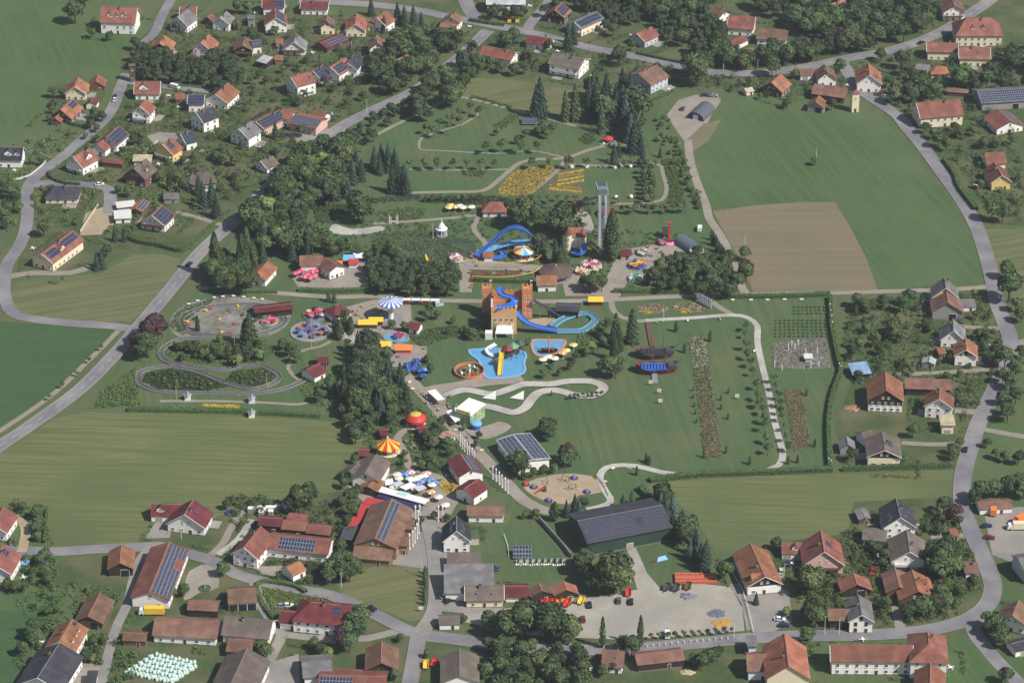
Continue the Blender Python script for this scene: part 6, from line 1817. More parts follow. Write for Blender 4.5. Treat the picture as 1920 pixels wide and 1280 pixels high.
def gazebo():
    o=at(828,442); root=empty('gazebo',o); tag(root,'white columned gazebo with pointed finial in the pond','gazebo')
    MB().cyl((0,0,0),3.0,.7,12).build('plinth',P_grey,root)
    for i in range(8):
        a=2*math.pi*i/8; MB().cyl((2.3*math.cos(a),2.3*math.sin(a),.7),.18,2.8,6).build('column',P_white,root)
    MB().lathe([(2.8,3.5),(2.8,3.9),(2.0,4.1),(1.8,5.0),(1.0,6.2),(.3,6.8),(.15,8.0),(.02,9.2)],12).build('dome',P_white,root)
gazebo()
def teepee():
    o=at(798,487); root=empty('teepee',o); tag(root,'small yellow teepee on the pond bank','tent')
    MB().lathe([(1.5,0),(.12,3.0)],9).build('canvas',P_yel,root)
    for i in range(3):
        a=2.1*i; MB().bar((.5*math.cos(a),.5*math.sin(a),2.2),(-.35*math.cos(a),-.35*math.sin(a),3.6),.05,4).build('pole',P_brown,root)
teepee()
house((1246,424,1253,424),4.5,3.2,44,'G','D','tiny dark witch house with steep roof behind the red drop tower','hut')
# park train
def train():
    o=at(792,571); root=empty('park_train',o); tag(root,'white-roofed sightseeing train standing on the park road','train')
    for i in range(4):
        p=at(762+i*18,570+i*.4)-o
        b=MB(); b.box((p.x,p.y,.9),(3.7,1.6,.7)); w=b.build('wagon',P_navy if i % 2 else P_dred,root)
        MB().box((p.x,p.y,2.45),(3.9,1.9,.14)).build('wagon_roof',P_white,w)
        for s in (-1.6,1.6):
            for t in (-.7,.7):MB().box((p.x+s,p.y+t,1.8),(.1,.1,1.2)).build('roof_post',P_white,w)
        for s in (-1.1,1.1):MB().cyl((p.x+s,p.y-.3,0),.3,.5,8).build('wheel',P_dgrey,w)
    p=at(823,575)-o
    l=MB(); l.box((p.x-.6,p.y,1.4),(1.8,1.6,2.0)); l.box((p.x+1.1,p.y,1.0),(2.0,1.1,1.1)); l.cyl((p.x+1.6,p.y,1.5),.18,.9,8); l.build('locomotive',P_mint,root)
train()
# white slatted screen, yellow wagon stall
def screen():
    a,b=at(1309,566),at(1334,580)
    d=b-a; ang=math.atan2(d.y,d.x); L=d.length
    root=empty('slatted_screen',a,ang); tag(root,'pale blue slatted screen wall beside the two flower circles','screen')
    n=14
    for i in range(n):
        MB().box((L*(i+.5)/n,0,2.4),(L/n*.72,.12,4.8)).build('slat',P_white if i % 2 else paint('pale_blue_slat',176,190,212),root)
    for z in (.8,3.6):MB().box((L/2,.12,z),(L,.1,.2)).build('rail',P_grey,root)
screen()
def stall(px,py,label,top,body,w=5.0,d=3.0):
    o=at(px,py); root=empty('market_stall',o); tag(root,label,'stall')
    MB().box((0,0,1.1),(w,d*.8,2.2)).build('counter_box',body,root)
    MB().slab([(-w/2-.3,-d/2-.4,2.5),(w/2+.3,-d/2-.4,2.5),(w/2+.3,d/2,3.3),(-w/2-.3,d/2,3.3)],.15).build('awning',top,root)
stall(1117,571,'yellow wagon-shaped snack stall on the park road',P_yel,P_dred,6.2,3.2)
stall(625,505,'snack stall with orange-brown awning behind the red parasols',P_orange,P_brown,8,5)
stall(655,493,'blue and white fairground stall behind the restaurant',P_lblue,P_navy,5,4)
stall(663,500,'red and white fairground stall behind the restaurant',P_red,P_white,4,3)
stall(672,489,'small striped fairground stall next to the tree block',P_white,P_blue,4,3)
stall(690,614,'yellow awning stall between cypress square and wave swinger',P_yel,P_brown,8,3)
stall(705,609,'narrow yellow awning stall right of the wide yellow one',P_yel,P_brown,6,2.5)
stall(722,655,'yellow awning stall below the turquoise basin',P_yel,P_brown,5,3)
stall(757,662,'orange-topped picnic stall on the avenue bend',P_orange,P_pink,7,3)
# mural show hall and white shelters beside the avenue
M_mural=mat('mural',srgb(112,160,128),srgb(206,192,88),.45,.8,1.0,c3=srgb(150,196,190),scale3=.6,contrast=(.45,.55))
def show_hall():
    A,B=at(849,775,6),at(868,760,6)
    o=at(868,797); root=empty('show_hall',o,-.55); tag(root,'white-roofed show hall with painted green and yellow facade','show hall')
    MB().box((0,5.5,2.9),(7.5,11,5.8)).build('wall',WALL['W'],root)
    MB().slab([(-4.2,-.5,6.4),(4.2,-.5,6.0),(4.2,11.5,6.0),(-4.2,11.5,6.4)],.3).build('roof',P_white,root)
    MB().box((0,-.12,2.9),(7.4,.2,5.6)).build('painted_facade',M_mural,root)
    MB().box((3.87,5.5,2.9),(.2,10.8,5.6)).build('painted_side',M_mural,root)
    MB().box((0,-.2,6.6),(7.6,.4,1.2)).build('facade_crest',P_yel,root)
    for x in (-3.6,3.6):MB().lathe([(.5,5.8),(.6,7.0),(.02,8.2)],8,0,(x,-.3,0)).build('crest_ball',P_mint,root)
show_hall()
def shelter(pix,z,label,m=None,posts=True,name='shelter'):
    W=[at(x,y,z) for x,y in pix]; c=sum(W,Vector())/4; c.z=0
    root=empty(name,c); tag(root,label,'shelter')
    q=[p-c for p in W]
    if (q[1]-q[0]).cross(q[2]-q[1]).z<0:q=q[::-1]
    MB().slab(q,.25).build('roof',m or P_white,root)
    for p in q:MB().cyl((p.x*.92,p.y*.92,0),.13,z-.2,6).build('post',P_grey,root)
    return root
shelter([(801,733),(816,729),(834,748),(820,750)],3.2,'long white flat shelter roof beside the upper avenue')
shelter([(836,771),(846,767),(863,786),(853,791)],3.2,'white flat shelter roof before the painted show hall')
shelter([(716,911),(806,936),(795,944),(709,921)],3.6,'long white canopy of the food court before the brown entrance hall')
shelter([(750,919),(768,924),(760,930),(742,925)],3.75,'mint green awning panel within the long white food court canopy',P_mint)
shelter([(722,899),(736,896),(738,906),(722,909)],3.2,'white square tent roof at the upper end of the food court')
shelter([(748,912),(770,903),(780,909),(760,918)],3.2,'white tent roof in the middle of the food court')
shelter([(690,931),(721,937),(712,949),(677,942)],3.4,'upper red awning left of the brown entrance hall',paint('awning_red',176,68,66))
shelter([(676,943),(712,949),(690,968),(668,972)],3.2,'middle red awning left of the brown entrance hall',paint('awning_red',176,68,66))
shelter([(662,967),(684,969),(668,985),(652,986)],3.0,'lower red awning left of the brown entrance hall',paint('awning_red',176,68,66))
shelter([(645,987),(672,985),(660,1012),(636,1010)],3.0,'dark grey carport roof beside the brown entrance hall',P_dgrey)
shelter([(714,923),(796,946),(775,953),(705,930)],2.6,'navy blue lower awning under the long white food court canopy',P_navy)

shelter([(762,897),(782,893),(788,899),(768,903)],3.3,'white tent roof behind the parasols of the food court')
shelter([(776,914),(792,908),(800,914),(784,920)],3.3,'grey-white tent roof next to the flower bed of the food court',paint('tent_grey',196,198,204))
shelter([(735,906),(750,900),(757,906),(742,912)],3.3,'pale grey tent roof at the inn side of the food court',paint('tent_grey',196,198,204))
# -- parasols
def _parasol(m1,m2,r=1.9):
    c=MB(); canopy(c,8,r,2.4,3.1,1.0,[0,1],.2,1)
    return c.mesh('parasol_canopy',[m1,m2])
_pp=MB().cyl((0,0,0),.05,3.0,6).cyl((0,0,0),.4,.15,8).mesh('parasol_pole',[P_grey])
_tt=MB().cyl((0,0,.7),.9,.06,10).cyl((0,0,0),.08,.7,6).mesh('table',[P_cream])
PAR={'r':_parasol(P_red,P_pink),'b':_parasol(P_blue,P_lblue),'n':_parasol(P_navy,P_blue),'w':_parasol(P_white,P_cream),'y':_parasol(P_yel,P_cream),'v':_parasol(P_purple,P_lblue),'o':_parasol(P_orange,P_cream),'p':_parasol(P_pink,P_white)}
def parasols(label,group,spec):
    for k,x,y in spec:
        root=empty('parasol',at(x,y),trnd.uniform(0,1)); tag(root,label,'parasol',group)
        inst('canopy',PAR[k],root); inst('pole',_pp,root)
parasols('red parasol on the restaurant terrace','red restaurant parasols',[('r',555,520),('r',565,516),('r',575,523),('r',585,517),('r',596,515),('r',590,524),('r',570,527),('r',582,529)])
parasols('blue or white parasol of the food court','food court parasols',[('w',706,905),('b',713,901),('w',718,915),('n',735,913),('w',748,905),('w',745,898),('b',760,897),('w',768,906),('n',775,912),('v',782,918),('w',778,924),('b',806,908),('w',810,917),('b',814,913),('w',795,900),('p',800,896),('w',785,903),('o',808,931),('w',738,921),('p',770,894),('v',790,911),('w',822,940),('w',835,955)])
parasols('dark navy parasol on the paved bend of the avenue','navy parasols',[('n',763,692),('n',782,690),('n',766,702),('n',788,702),('n',775,697),('n',793,712),('n',780,684),('b',798,700)])
parasols('cream parasol in the garden cafe below the flower fields','garden cafe parasols',[('y',845,393),('o',853,396),('w',862,394),('w',884,396),('y',842,397),('w',868,397)])
parasols('orange parasol on the grass beside the field track','orange parasols',[('o',1335,511),('o',1334,520)])
parasols('pale parasol on the lawn beside the splash pools','lawn parasols',[('w',1018,682),('y',1062,665),('y',1075,655),('w',1040,680),('o',1055,670),('w',1028,677)])
def red_kids_ride():
    o=at(1140,268); root=empty('toy_ride',o); tag(root,'kiddie ride with red canopy and coloured cars on a sandy patch of the upper lawn','kiddie ride')
    MB().cyl((0,0,0),4.2,.15,20).build('sand_base',M_sand,root)
    c=MB(); canopy(c,8,2.6,2.6,3.8,1.0,[0],.2,1); c.build('canopy',[P_red],root); MB().cyl((0,0,.15),.1,3.4,6).build('pole',P_white,root)
    for i,m in enumerate((P_blue,P_orange,P_red,P_white,P_navy)):
        a=i*1.25; MB().box((2.6*math.cos(a),2.6*math.sin(a),.6),(1.2,.7,.8),0,a).build('car',m,root)
red_kids_ride()

# -- columns and posts
_col=MB().cyl((0,0,0),.34,.5,8).cyl((0,0,.5),.22,5.0,8).cyl((0,0,5.5),.36,.4,8).mesh('column_shaft',[P_white])
def columns(label,group,pts,s=1.0):
    for x,y in pts:
        root=empty('column',at(x,y),0,s); tag(root,label,'column',group)
        inst('shaft',_col,root)
        MB().ball((0,0,6.2),.35,8,5).build('ball',P_white,root)
columns('white post of the colonnade beside the maroon hall','upper avenue colonnade',[(863,836),(867,841),(871,846),(876,851),(880,856),(885,861),(889,867)],.85)
columns('white post of the colonnade beside the plain maroon-roofed hall','lower avenue colonnade',[(924,898),(930,902),(936,908),(941,914),(947,919),(952,925)],.95)
columns('white column at the park entrance street','entrance columns',[(779,977),(787,976),(822,977),(830,977),(784,986),(785,1000),(782,1010),(778,1018),(774,1024),(768,1030)],1.15)
def gate(px,py,label):
    o=at(px,py); root=empty('white_gate',o); tag(root,label,'gate')
    for x in (-1.9,1.9):MB().cyl((x,0,0),.22,4.4,8).build('post',P_white,root)
    for x in (-1.2,1.2):MB().cyl((x,0,0),.15,3.6,8).build('post',P_white,root)
    MB().box((0,0,1.4),(2.2,.25,.4)).build('crossbar',P_white,root)
gate(738,420,'white gate with tall posts beside the upper footpath')
gate(655,640,'white gateway between the cypress square and the pink paving')
# light poles
_pole=MB().cyl((0,0,0),.12,8.0,6,0,.08).mesh('pole_shaft',[P_yel])
_polew=MB().cyl((0,0,0),.12,8.0,6,0,.08).mesh('pole_shaft',[P_white])
_head=MB().box((.5,0,8.0),(1.2,.25,.12)).mesh('lamp_head',[P_grey])
def poles(label,group,me,pts,s=1.0,name='lamp_pole',cat='lamp pole'):
    for x,y in pts:
        root=empty(name,at(x,y),trnd.uniform(-.5,.5),s); tag(root,label,cat,group)
        inst('shaft',me,root); inst('lamp_head',_head,root)
poles('yellow pole standing on the lawn of the loop track','yellow poles',_pole,[(331,748),(501,728),(584,653),(440,655),(635,755)],.9)
poles('tall white flagpole on the grass','white flagpoles',_polew,[(1530,305),(1244,604),(1396,470),(1250,520),(812,448),(830,440)],1.0,'flagpole','flagpole')
poles('street lamp on a thin white mast beside the top road','top road lamps',_polew,[(1356,134),(1450,145),(1420,136),(660,100),(688,212),(1852,12)],.9,'street_lamp','street lamp')
poles('street lamp on a thin mast beside the lower village street','lower street lamps',_polew,[(1470,1090),(1376,1196),(1546,1188),(1573,1190),(790,1080),(636,1075),(340,1010),(640,1100)],1.0,'street_lamp','street lamp')
# signs, globes, benches
def small_box(name,label,cat,group,pts,size,m,z=1.0,leg=True):
    me=MB().box((0,0,z),size).mesh(name,[m])
    lg=MB().box((-size[0]*.35,0,z/2),(.1,.1,z)).box((size[0]*.35,0,z/2),(.1,.1,z)).mesh('legs',[P_grey])
    for x,y in pts:
        root=empty(name,at(x,y),trnd.uniform(-.1,.1)); tag(root,label,cat,group)
        inst('board',me,root)
        if leg:inst('legs',lg,root)
small_box('white_bench','white bench along the straight hedge below the field road','bench','white benches on the hedge',[(1374,564),(1408,564),(1439,564),(1471,563),(1503,563)],(1.7,.6,.5),P_white,.6)
small_box('white_table','small white picnic table on the kart arena rim','table','white tables at the kart arena',[(354,572),(371,566),(402,560),(418,558),(438,557),(457,559),(476,561),(492,563)],(1.5,.8,.4),P_white,.7)
small_box('picnic_bench','white picnic bench on the lawn by the slide tower','bench','picnic benches by the slide tower',[(1073,315),(1101,315),(1127,315),(1154,316)],(1.6,1.4,.9),P_white,.6)
small_box('garden_sign','small pale sign board on the rose garden lawn','sign','signs on the rose lawn',[(1382,748),(1220,722),(1236,738),(1238,757)],(1.8,.2,1.6),P_cream,1.6)
def globes(pts):
    for x,y in pts:
        root=empty('white_globe',at(x,y)); tag(root,'white globe sculpture along the curved footpath','sculpture','white globes')
        MB().ball((0,0,1.0),1.0,12,8).build('globe',P_white,root,None,True); MB().cyl((0,0,0),.5,.15,8).build('foot',P_grey,root)
globes([(1155,373),(1183,372),(1210,372),(1164,312),(1182,315)])
# yellow loop rail
def yrail(label,pix):
    pts=smooth_line([at(*p) for p in pix],2.0); o=Vector((pts[0].x,pts[0].y,0))
    root=empty('yellow_rail',o); tag(root,label,'rail')
    q=[p-o for p in pts]
    MB().chain(q,.13,5).build('rail_tube',P_yel,root)
    for i in range(0,len(q),4):MB().cyl((q[i].x,q[i].y,0),.08,q[i].z,5).build('support_post',P_yel,root)
yrail('thin yellow loop rail on posts above the flower terraces',[(845,490,3),(850,482,3),(865,480,3),(880,488,3),(900,492,3),(960,492,3),(1000,488,3),(1015,478,3.5)])
yrail('lower yellow rail curving to the brown canopy',[(885,517,2.5),(930,520,2.5),(970,516,2.5),(1000,510,2.5),(1015,500,2.5)])
# solar table on the upper lawn
def solar_table(px,py,w,d,label,rise=.35):
    o=at(px,py); root=empty('solar_table',o); tag(root,label,'solar panel')
    fn=lambda u,v,l:(-w/2+u*w,d/2-v*d,1.0+(1-v)*d*rise+l)
    fr=MB().slab([fn(0,0,0),fn(0,1,0),fn(1,1,0),fn(1,0,0)],.12).build('frame',P_grey,root)
    solar_part(root,fn,0,1,0,1,w,d,.12)
    for x in (-w*.4,w*.4):MB().cyl((x,0,0),.12,1.0+d*rise*.5,6).build('support_post',P_grey,root)
solar_table(992,231,7.5,6.0,'ground-mounted dark blue solar panel with white sign on the upper lawn',.12)
# pagoda huts along the loop track garden
def pagoda(px,py):
    o=at(px,py); root=empty('pagoda_hut',o); tag(root,'little white pavilion with blue-grey pointed roof by the loop track','pavilion','loop track pavilions')
    MB().box((0,0,1.2),(2.4,2.4,2.4)).build('wall',WALL['W'],root); MB().lathe([(2.2,2.4),(1.0,3.2),(.03,4.4)],4).build('roof',P_grey,root)
for q in ((352,749),(472,754),(472,781)):pagoda(*q)
# white sails on the winding course
def sail(px,py,label):
    o=at(px,py); root=empty('sun_sail',o); tag(root,label,'sun sail')
    MB().add([(-3.2,0,.6),(2.6,-1.2,.4),(2.8,1.0,3.6)],[(0,1,2)]).add([(-3.2,.05,.6),(2.6,-1.15,.4),(2.8,1.05,3.6)],[(2,1,0)]).build('sail_cloth',P_white,root)
    MB().cyl((2.8,1.0,0),.1,3.8,6).build('mast',P_grey,root)
sail(918,748,'larger white sun sail on the grass inside the winding course'); sail(970,748,'smaller white and yellow sun sail on the grass inside the winding course')
o=at(893,803); root=empty('blue_turntable',o); tag(root,'round blue pavilion on the pale paving beside the painted hall','pavilion')
MB().cyl((0,0,0),1.9,2.2,14).build('drum',P_blue,root); MB().lathe([(2.4,2.2),(2.3,2.8),(1.2,3.2),(.02,3.3)],14).build('roof',P_lblue,root)
# sand playground
rr=random.Random(9)
def play_frame(px,py,label,m,k):
    o=at(px,py); root=empty(('swing','climbing_dome','playground_slide')[k],o,rr.uniform(0,3)); tag(root,label,'playground toy')
    if k== 0:
        for s in (-1.5,1.5):
            MB().bar((s,-1,0),(s,0,2.6),.1,5).build('leg',m,root); MB().bar((s,1,0),(s,0,2.6),.1,5).build('leg',m,root)
        MB().bar((-1.7,0,2.6),(1.7,0,2.6),.1,5).build('top_bar',m,root); MB().box((0,0,.6),(.9,.4,.1)).build('swing_seat',P_dgrey,root)
    elif k== 1:
        MB().lathe([(1.1,0),(1.0,.7),(.6,1.3),(.02,1.5)],8).build('dome_shell',m,root); MB().cyl((0,0,0),1.8,.1,10).build('mat',P_navy,root)
    else:
        MB().slab([(-2.6,-.5,.3),(1.4,-.5,2.4),(1.4,.5,2.4),(-2.6,.5,.3)],.12).build('slide',m,root)
        MB().box((1.9,0,1.2),(1.0,1.1,2.4)).build('ladder_tower',P_brown,root)
for x,y,t,m,k in ((1000,913,'violet climbing dome at the avenue side of the sand playground',P_purple,1),(985,908,'red toy frame at the corner of the sand playground',P_red,1),(1014,923,'red slide in the sand playground',P_red,2),(1028,938,'blue-violet dome at the lower rim of the sand playground',P_purple,1),(1076,896,'violet dome at the lawn rim of the sand playground',P_purple,1),(1100,922,'purple dome next to the conifers in the sand playground',P_purple,1),(1060,902,'wooden swing frame in the middle of the sand playground',P_brown,0),(1073,918,'wooden climbing frame below the swing in the sand playground',P_brown,0),(1026,907,'grey toy frame at the upper rim of the sand playground',P_grey,0)):
    play_frame(x,y,t,m,k)
# fountain roundabout of the forecourt
o=at(384,1103); root=empty('fountain_island',o); tag(root,'small round planted island with a stone figure in the forecourt','island')
MB().cyl((0,0,.1),2.4,.3,18).build('planted_disc',M_dark_field,root); MB().lathe([(.5,.4),(.35,1.0),(.25,1.8),(.02,2.3)],8).build('stone_figure',P_grey,root)
# corner tower (transformer) and village tower
def tower(px,py,w,h,label,wall,roofm,rh):
    o=at(px,py); root=empty('tower',o,.12); tag(root,label,'tower')
    MB().box((0,0,h/2),(w,w,h)).build('wall',wall,root)
    r=MB(); e=w/2+.35; r.add([(-e,-e,h),(e,-e,h),(e,e,h),(-e,e,h),(0,0,h+rh)],[(0,1,4),(1,2,4),(2,3,4),(3,0,4),(3,2,1,0)]); r.build('roof',roofm,root)
    inst('window',WIN_S,root,(0,-w/2-.012,h*.75)); inst('door',DOOR,root,(0,-w/2-.012,0))
    FOOT.append((o.x,o.y,0,w/2,w/2))
tower(249,152,3.0,9.0,'brown square transformer tower at the end of the meadow lane',WALL['B'],ROOF['K'],.5)
tower(1602,208,3.6,10.0,'slim square tower with orange pyramid roof at the meadow corner',WALL['C'],ROOF['O'],1.6)
# ---------------------------------------------------------------- vehicles
M_tyre=mat('tyre',srgb(40,40,42),None,1.0,.9)
M_carglass=mat('window_car',srgb(40,46,56),None,1.0,.1,spec=.6)
M_lamp=mat('paint_headlight',srgb(220,220,214),None,1.0,.3)
def _wheel():
    mb=MB(); n=10
    vs=[(.33*math.cos(2*math.pi*i/n),-.11,.33*math.sin(2*math.pi*i/n)) for i in range(n)]+[(.33*math.cos(2*math.pi*i/n),.11,.33*math.sin(2*math.pi*i/n)) for i in range(n)]
    mb.add(vs,[(i,(i+1) % n,n+(i+1) % n,n+i) for i in range(n)]+[tuple(range(n-1,-1,-1)),tuple(range(n,2*n))])
    return mb.mesh('wheel',[M_tyre])
WHEEL=_wheel()
def extr(prof,w,w_top=None,zt=None):
    """side profile (x, z) extruded over the width, narrowing above zt"""
    mb=MB(); n=len(prof)
    def hw(z):return (w if (zt is None or z<zt) else w_top)/2
    vs=[(x,-hw(z),z) for x,z in prof]+[(x,hw(z),z) for x,z in prof]
    mb.add(vs,[tuple(range(n)),tuple(range(2*n-1,n-1,-1))]+[(i,n+i,n+(i+1) % n,(i+1) % n) for i in range(n)])
    return mb
BODY=[(-2.1,.32),(2.1,.32),(2.15,.7),(1.95,.86),(1.0,.95),(-1.6,.98),(-2.1,.92)]
CABIN=[(1.05,.93),(.4,1.42),(-1.25,1.46),(-1.85,.96)]
ROOFP=[(.36,1.42),(-1.22,1.47),(-1.2,1.5),(.3,1.47)]
VANB=[(-2.5,.35),(2.5,.35),(2.55,1.0),(2.2,1.25),(1.55,2.05),(1.2,2.15),(-2.5,2.2)]
GLS=extr(CABIN,1.66,1.36,1.2).mesh('cabin_glass',[M_carglass])
_cb={}
def car(px,py,ang,col,label,kind='car',group=None,z=.2):
    """ang in degrees in the photograph plane: 0 = nose to the right"""
    a=math.radians(ang)
    p0=G(px,py); d=G(px+10*math.cos(a),py-10*math.sin(a))-p0
    rz=math.atan2(d.y,d.x)
    root=empty('van' if kind== 'van' else 'car',(p0.x,p0.y,z),rz); tag(root,label,kind,group)
    m=mat('paint_car_%d_%d_%d' % col,srgb(*col),tuple(x*.92 for x in srgb(*col)),.5,.25,spec=.5)
    if (kind,col) not in _cb:
        _cb[(kind,col)]=(extr(VANB if kind== 'van' else BODY,1.9 if kind== 'van' else 1.78).mesh('body',[m]),extr(ROOFP,1.34).mesh('roof_panel',[m]))
    b,r=_cb[(kind,col)]
    inst('body',b,root)
    if kind== 'van':
        MB().box((1.95,0,1.6),(.5,1.7,.55)).build('windscreen',M_carglass,root)
        for s in (-1,1):MB().box((1.1,s*.93,1.55),(.9,.1,.5)).build('side_window',M_carglass,root)
    else:
        inst('cabin_glass',GLS,root); inst('roof_panel',r,root)
    wx=1.35 if kind== 'car' else 1.6
    for sx in (-wx,wx):
        for sy in (-.82,.82):inst('wheel',WHEEL,root,(sx,sy,.33))
    fx=2.12 if kind== 'car' else 2.52
    for sy in (-.6,.6):MB().box((fx,sy,.72),(.08,.34,.18)).build('headlight',M_lamp,root)
C_w,C_k,C_b,C_r,C_s,C_g=(226,226,224),(38,38,42),(44,54,96),(120,40,40),(150,152,156),(84,92,88)
car(355,498,48,C_k,'black car driving on the main road past the poplars')
car(187,348,5,C_w,'white car parked at the cul-de-sac below the curved hedge')
car(215,189,80,C_w,'white car parked beside the lane with the maroon garage')
car(216,183,80,C_k,'black car parked behind the white one beside the lane')
car(328,166,-15,C_w,'white van parked on the side street above the red shed','van')
car(538,256,5,C_b,'dark blue car on the paved yard of the solar workshop')
car(555,258,5,C_g,'grey-green car on the paved yard beside the dark blue car')
car(967,83,20,C_k,'black car on the top road before the orange-roofed houses')
car(1727,83,20,C_k,'black car driving up the main road near the red-roofed wing')
car(1648,179,5,C_r,'dark red car parked at the white house with timber porch')
car(1660,184,-5,C_s,'silver car parked beside the dark red car')
car(1848,651,10,C_w,'white car parked in the garden right of the orange gable house')
car(1810,845,75,C_k,'black car on the village street beside the cream house drive')
car(1850,988,5,C_b,'dark blue car in the machinery yard')
car(1855,1010,-3,C_r,'dark red car in the machinery yard')
car(1462,1163,-5,C_w,'white estate car in the yard behind the hall')
car(1470,1174,3,C_b,'navy car parked below the white estate car')
car(1465,1073,80,(190,216,200),'pale mint car beside the long farm building')
car(1478,1058,95,C_b,'blue car before the garage beside the pink house')
car(1105,1136,100,C_k,'black car in the tractor yard')
car(1093,1163,100,C_r,'dark brown-red car on the gravel yard beside the big tree')
car(1251,1192,95,C_w,'white van parked between the small trees and bollards','van')
car(1160,1128,90,C_g,'dark green car at the edge of the gravel yard')
car(1183,1130,90,C_k,'black car at the edge of the gravel yard near the track')
car(199,1142,-8,C_w,'white delivery van on the grass beside the brown barn','van')
car(698,1143,-28,C_k,'black car driving on the crossroads lane beside the round meadow')
car(528,1138,0,C_s,'silver car at the corn garden')
car(540,1137,0,C_w,'white car at the corn garden next to the silver one')
car(835,1120,20,C_w,'white car beside the cream farmhouse yard')
car(842,1128,15,C_k,'black car in front of the white car at the farmhouse yard')
car(1312,432,80,C_w,'white van on the grass above the fairground','van')
car(1280,206,60,C_g,'dark tractor-like car parked on the gravel lot beside the hangar')
car(1338,182,0,C_s,'silver car behind the arched hangar')
car(1322,181,0,C_b,'blue car left of the silver car behind the hangar')
car(390,340,-20,C_b,'dark blue car in the driveway above the hedge bank')
car(700,135,-30,C_b,'blue car beside the white terrace above the road')
car(932,1066,90,(70,100,110),'teal car beside the ribbed grey shed')

def truck(px,py,ang,cab,box,label,L=6.5):
    a=math.radians(ang); p0=G(px,py); d=G(px+10*math.cos(a),py-10*math.sin(a))-p0
    root=empty('truck',(p0.x,p0.y,.05),math.atan2(d.y,d.x)); tag(root,label,'truck')
    MB().box((-.6,0,2.0),(L,2.4,2.6)).build('cargo_box',box,root)
    c=extr([(L/2-.5,.5),(L/2+1.5,.5),(L/2+1.5,1.5),(L/2+1.2,2.5),(L/2-.5,2.6)],2.2); c.build('cab',cab,root)
    MB().box((L/2+1.36,0,2.0),(.2,1.9,.7)).build('windscreen',M_carglass,root)
    MB().box((-.2,0,.6),(L+1,1.0,.25)).build('chassis',P_dgrey,root)
    for x in (-L/2+.6,-L/2+1.6,L/2+.5):
        for s in (-1.0,1.0):inst('wheel',WHEEL,root,(x,s,.5),0,(1.5,1.6,1.5))
truck(287,1151,180,P_white,P_yel,'yellow box truck with white cab beside the long solar barn',7.5)
truck(1862,962,90,P_orange,P_orange,'orange container truck in the machinery yard',5)
truck(1912,992,180,P_white,P_cream,'white flatbed truck at the right edge of the machinery yard',7)
truck(1912,980,200,P_red,P_orange,'red and orange truck behind the white one in the machinery yard',5)
def trailer(px,py,m,label,group=None,rz=1.2,tilt=.5):
    root=empty('farm_trailer',at(px,py),rz); tag(root,label,'trailer',group)
    MB().slab([(-1.8,-1,.9),(1.8,-1,.9+tilt),(1.8,1,.9+tilt),(-1.8,1,.9)],.2).build('bed',m,root)
    for s in (-1,1):MB().slab([(-1.8,s*1.0-.05,1.7),(1.8,s*1.0-.05,1.7+tilt),(1.8,s*1.0+.05,1.7+tilt),(-1.8,s*1.0+.05,1.7)],.8).build('side_board',m,root)
    MB().box((1.75,0,1.3+tilt),(.12,2.0,.9)).build('tail_board',m,root)
    MB().bar((-1.8,0,.7),(-3.2,0,.5),.08,5).build('drawbar',P_dgrey,root)
    for s in (-.95,.95):inst('wheel',WHEEL,root,(.4,s,.45),0,1.4)
for x,y,m,t in ((1020,1128,P_red,'red tipping trailer, first of the row before the dark timber garages'),(1029,1131,P_red,'red tipping trailer second in the row'),(1038,1128,P_red,'bright red trailer in the middle of the row'),(1047,1127,P_orange,'orange-red trailer between red ones'),(1060,1128,P_orange,'orange trailer next to the yellow one'),(1069,1126,P_yel,'yellow trailer at the end of the row'),(1063,1135,P_red,'low red loader in front of the orange trailers'),(1078,1127,P_grey,'grey trailer right of the yellow one'),(1090,1130,P_yel,'small yellow farm machine beside the grey trailer'),(1178,1115,P_red,'red farm machine below the weeping tree'),(1250,1105,P_dgrey,'dark open trailer beside the gravel heap'),(1268,1106,P_dgrey,'dark low trailer beside the grey gravel heap'),(815,1246,P_red,'red farm implement on the lawn by the grey barn'),(799,1250,P_yel,'yellow farm implement beside the red one'),(1638,1075,P_red,'red tractor with trailer in the village garden'),(1615,965,P_orange,'orange trailer at the narrow grey shed'),(1290,1103,P_brown,'brown skip filled with white rubble')):
    trailer(x,y,m,t,None,trnd.uniform(1.0,1.6))
# ---------------------------------------------------------------- wrapped bales
def _bale():
    mb=MB(); n=12
    prof=[(.02,-.62),(.5,-.62),(.64,-.52),(.66,0),(.64,.52),(.5,.62),(.02,.62)]
    b=MB(); b.lathe(prof,n)
    b.v=[(x,z,y+.64) for x,y,z in b.v]
    b.f=[f[::-1] for f in b.f]
    return b.mesh('silage_bale',[mat('paint_bale_wrap',srgb(206,224,216),srgb(186,214,204),1.6,.35,objrand=.08,spec=.4)])
BALE=_bale()
kb=0
for i in range(13):
    for j in range(11):
        x=286+i*7.1-j*4.9+trnd.uniform(-.5,.5); y=1229+i*1.5+j*3.1-(2 if (i+j) % 2 else 0)
        if x<228 or x>370:continue
        tag(inst('silage_bale',BALE,None,at(x,y+3),trnd.uniform(-.2,.2)+.25),'round silage bale wrapped in mint white film in the big field stack','bale','wrapped bale stack')
        kb+= 1
        if 1 <= i <= 11 and j % 2== 0 and j<9:
            p=at(x+1,y+4); p.z=1.14
            tag(inst('silage_bale',BALE,None,p,.25),'round silage bale wrapped in mint white film in the big field stack','bale','wrapped bale stack')
tag(inst('silage_bale',BALE,None,at(324,1276),.4),'single wrapped bale lying apart from the big stack','bale')
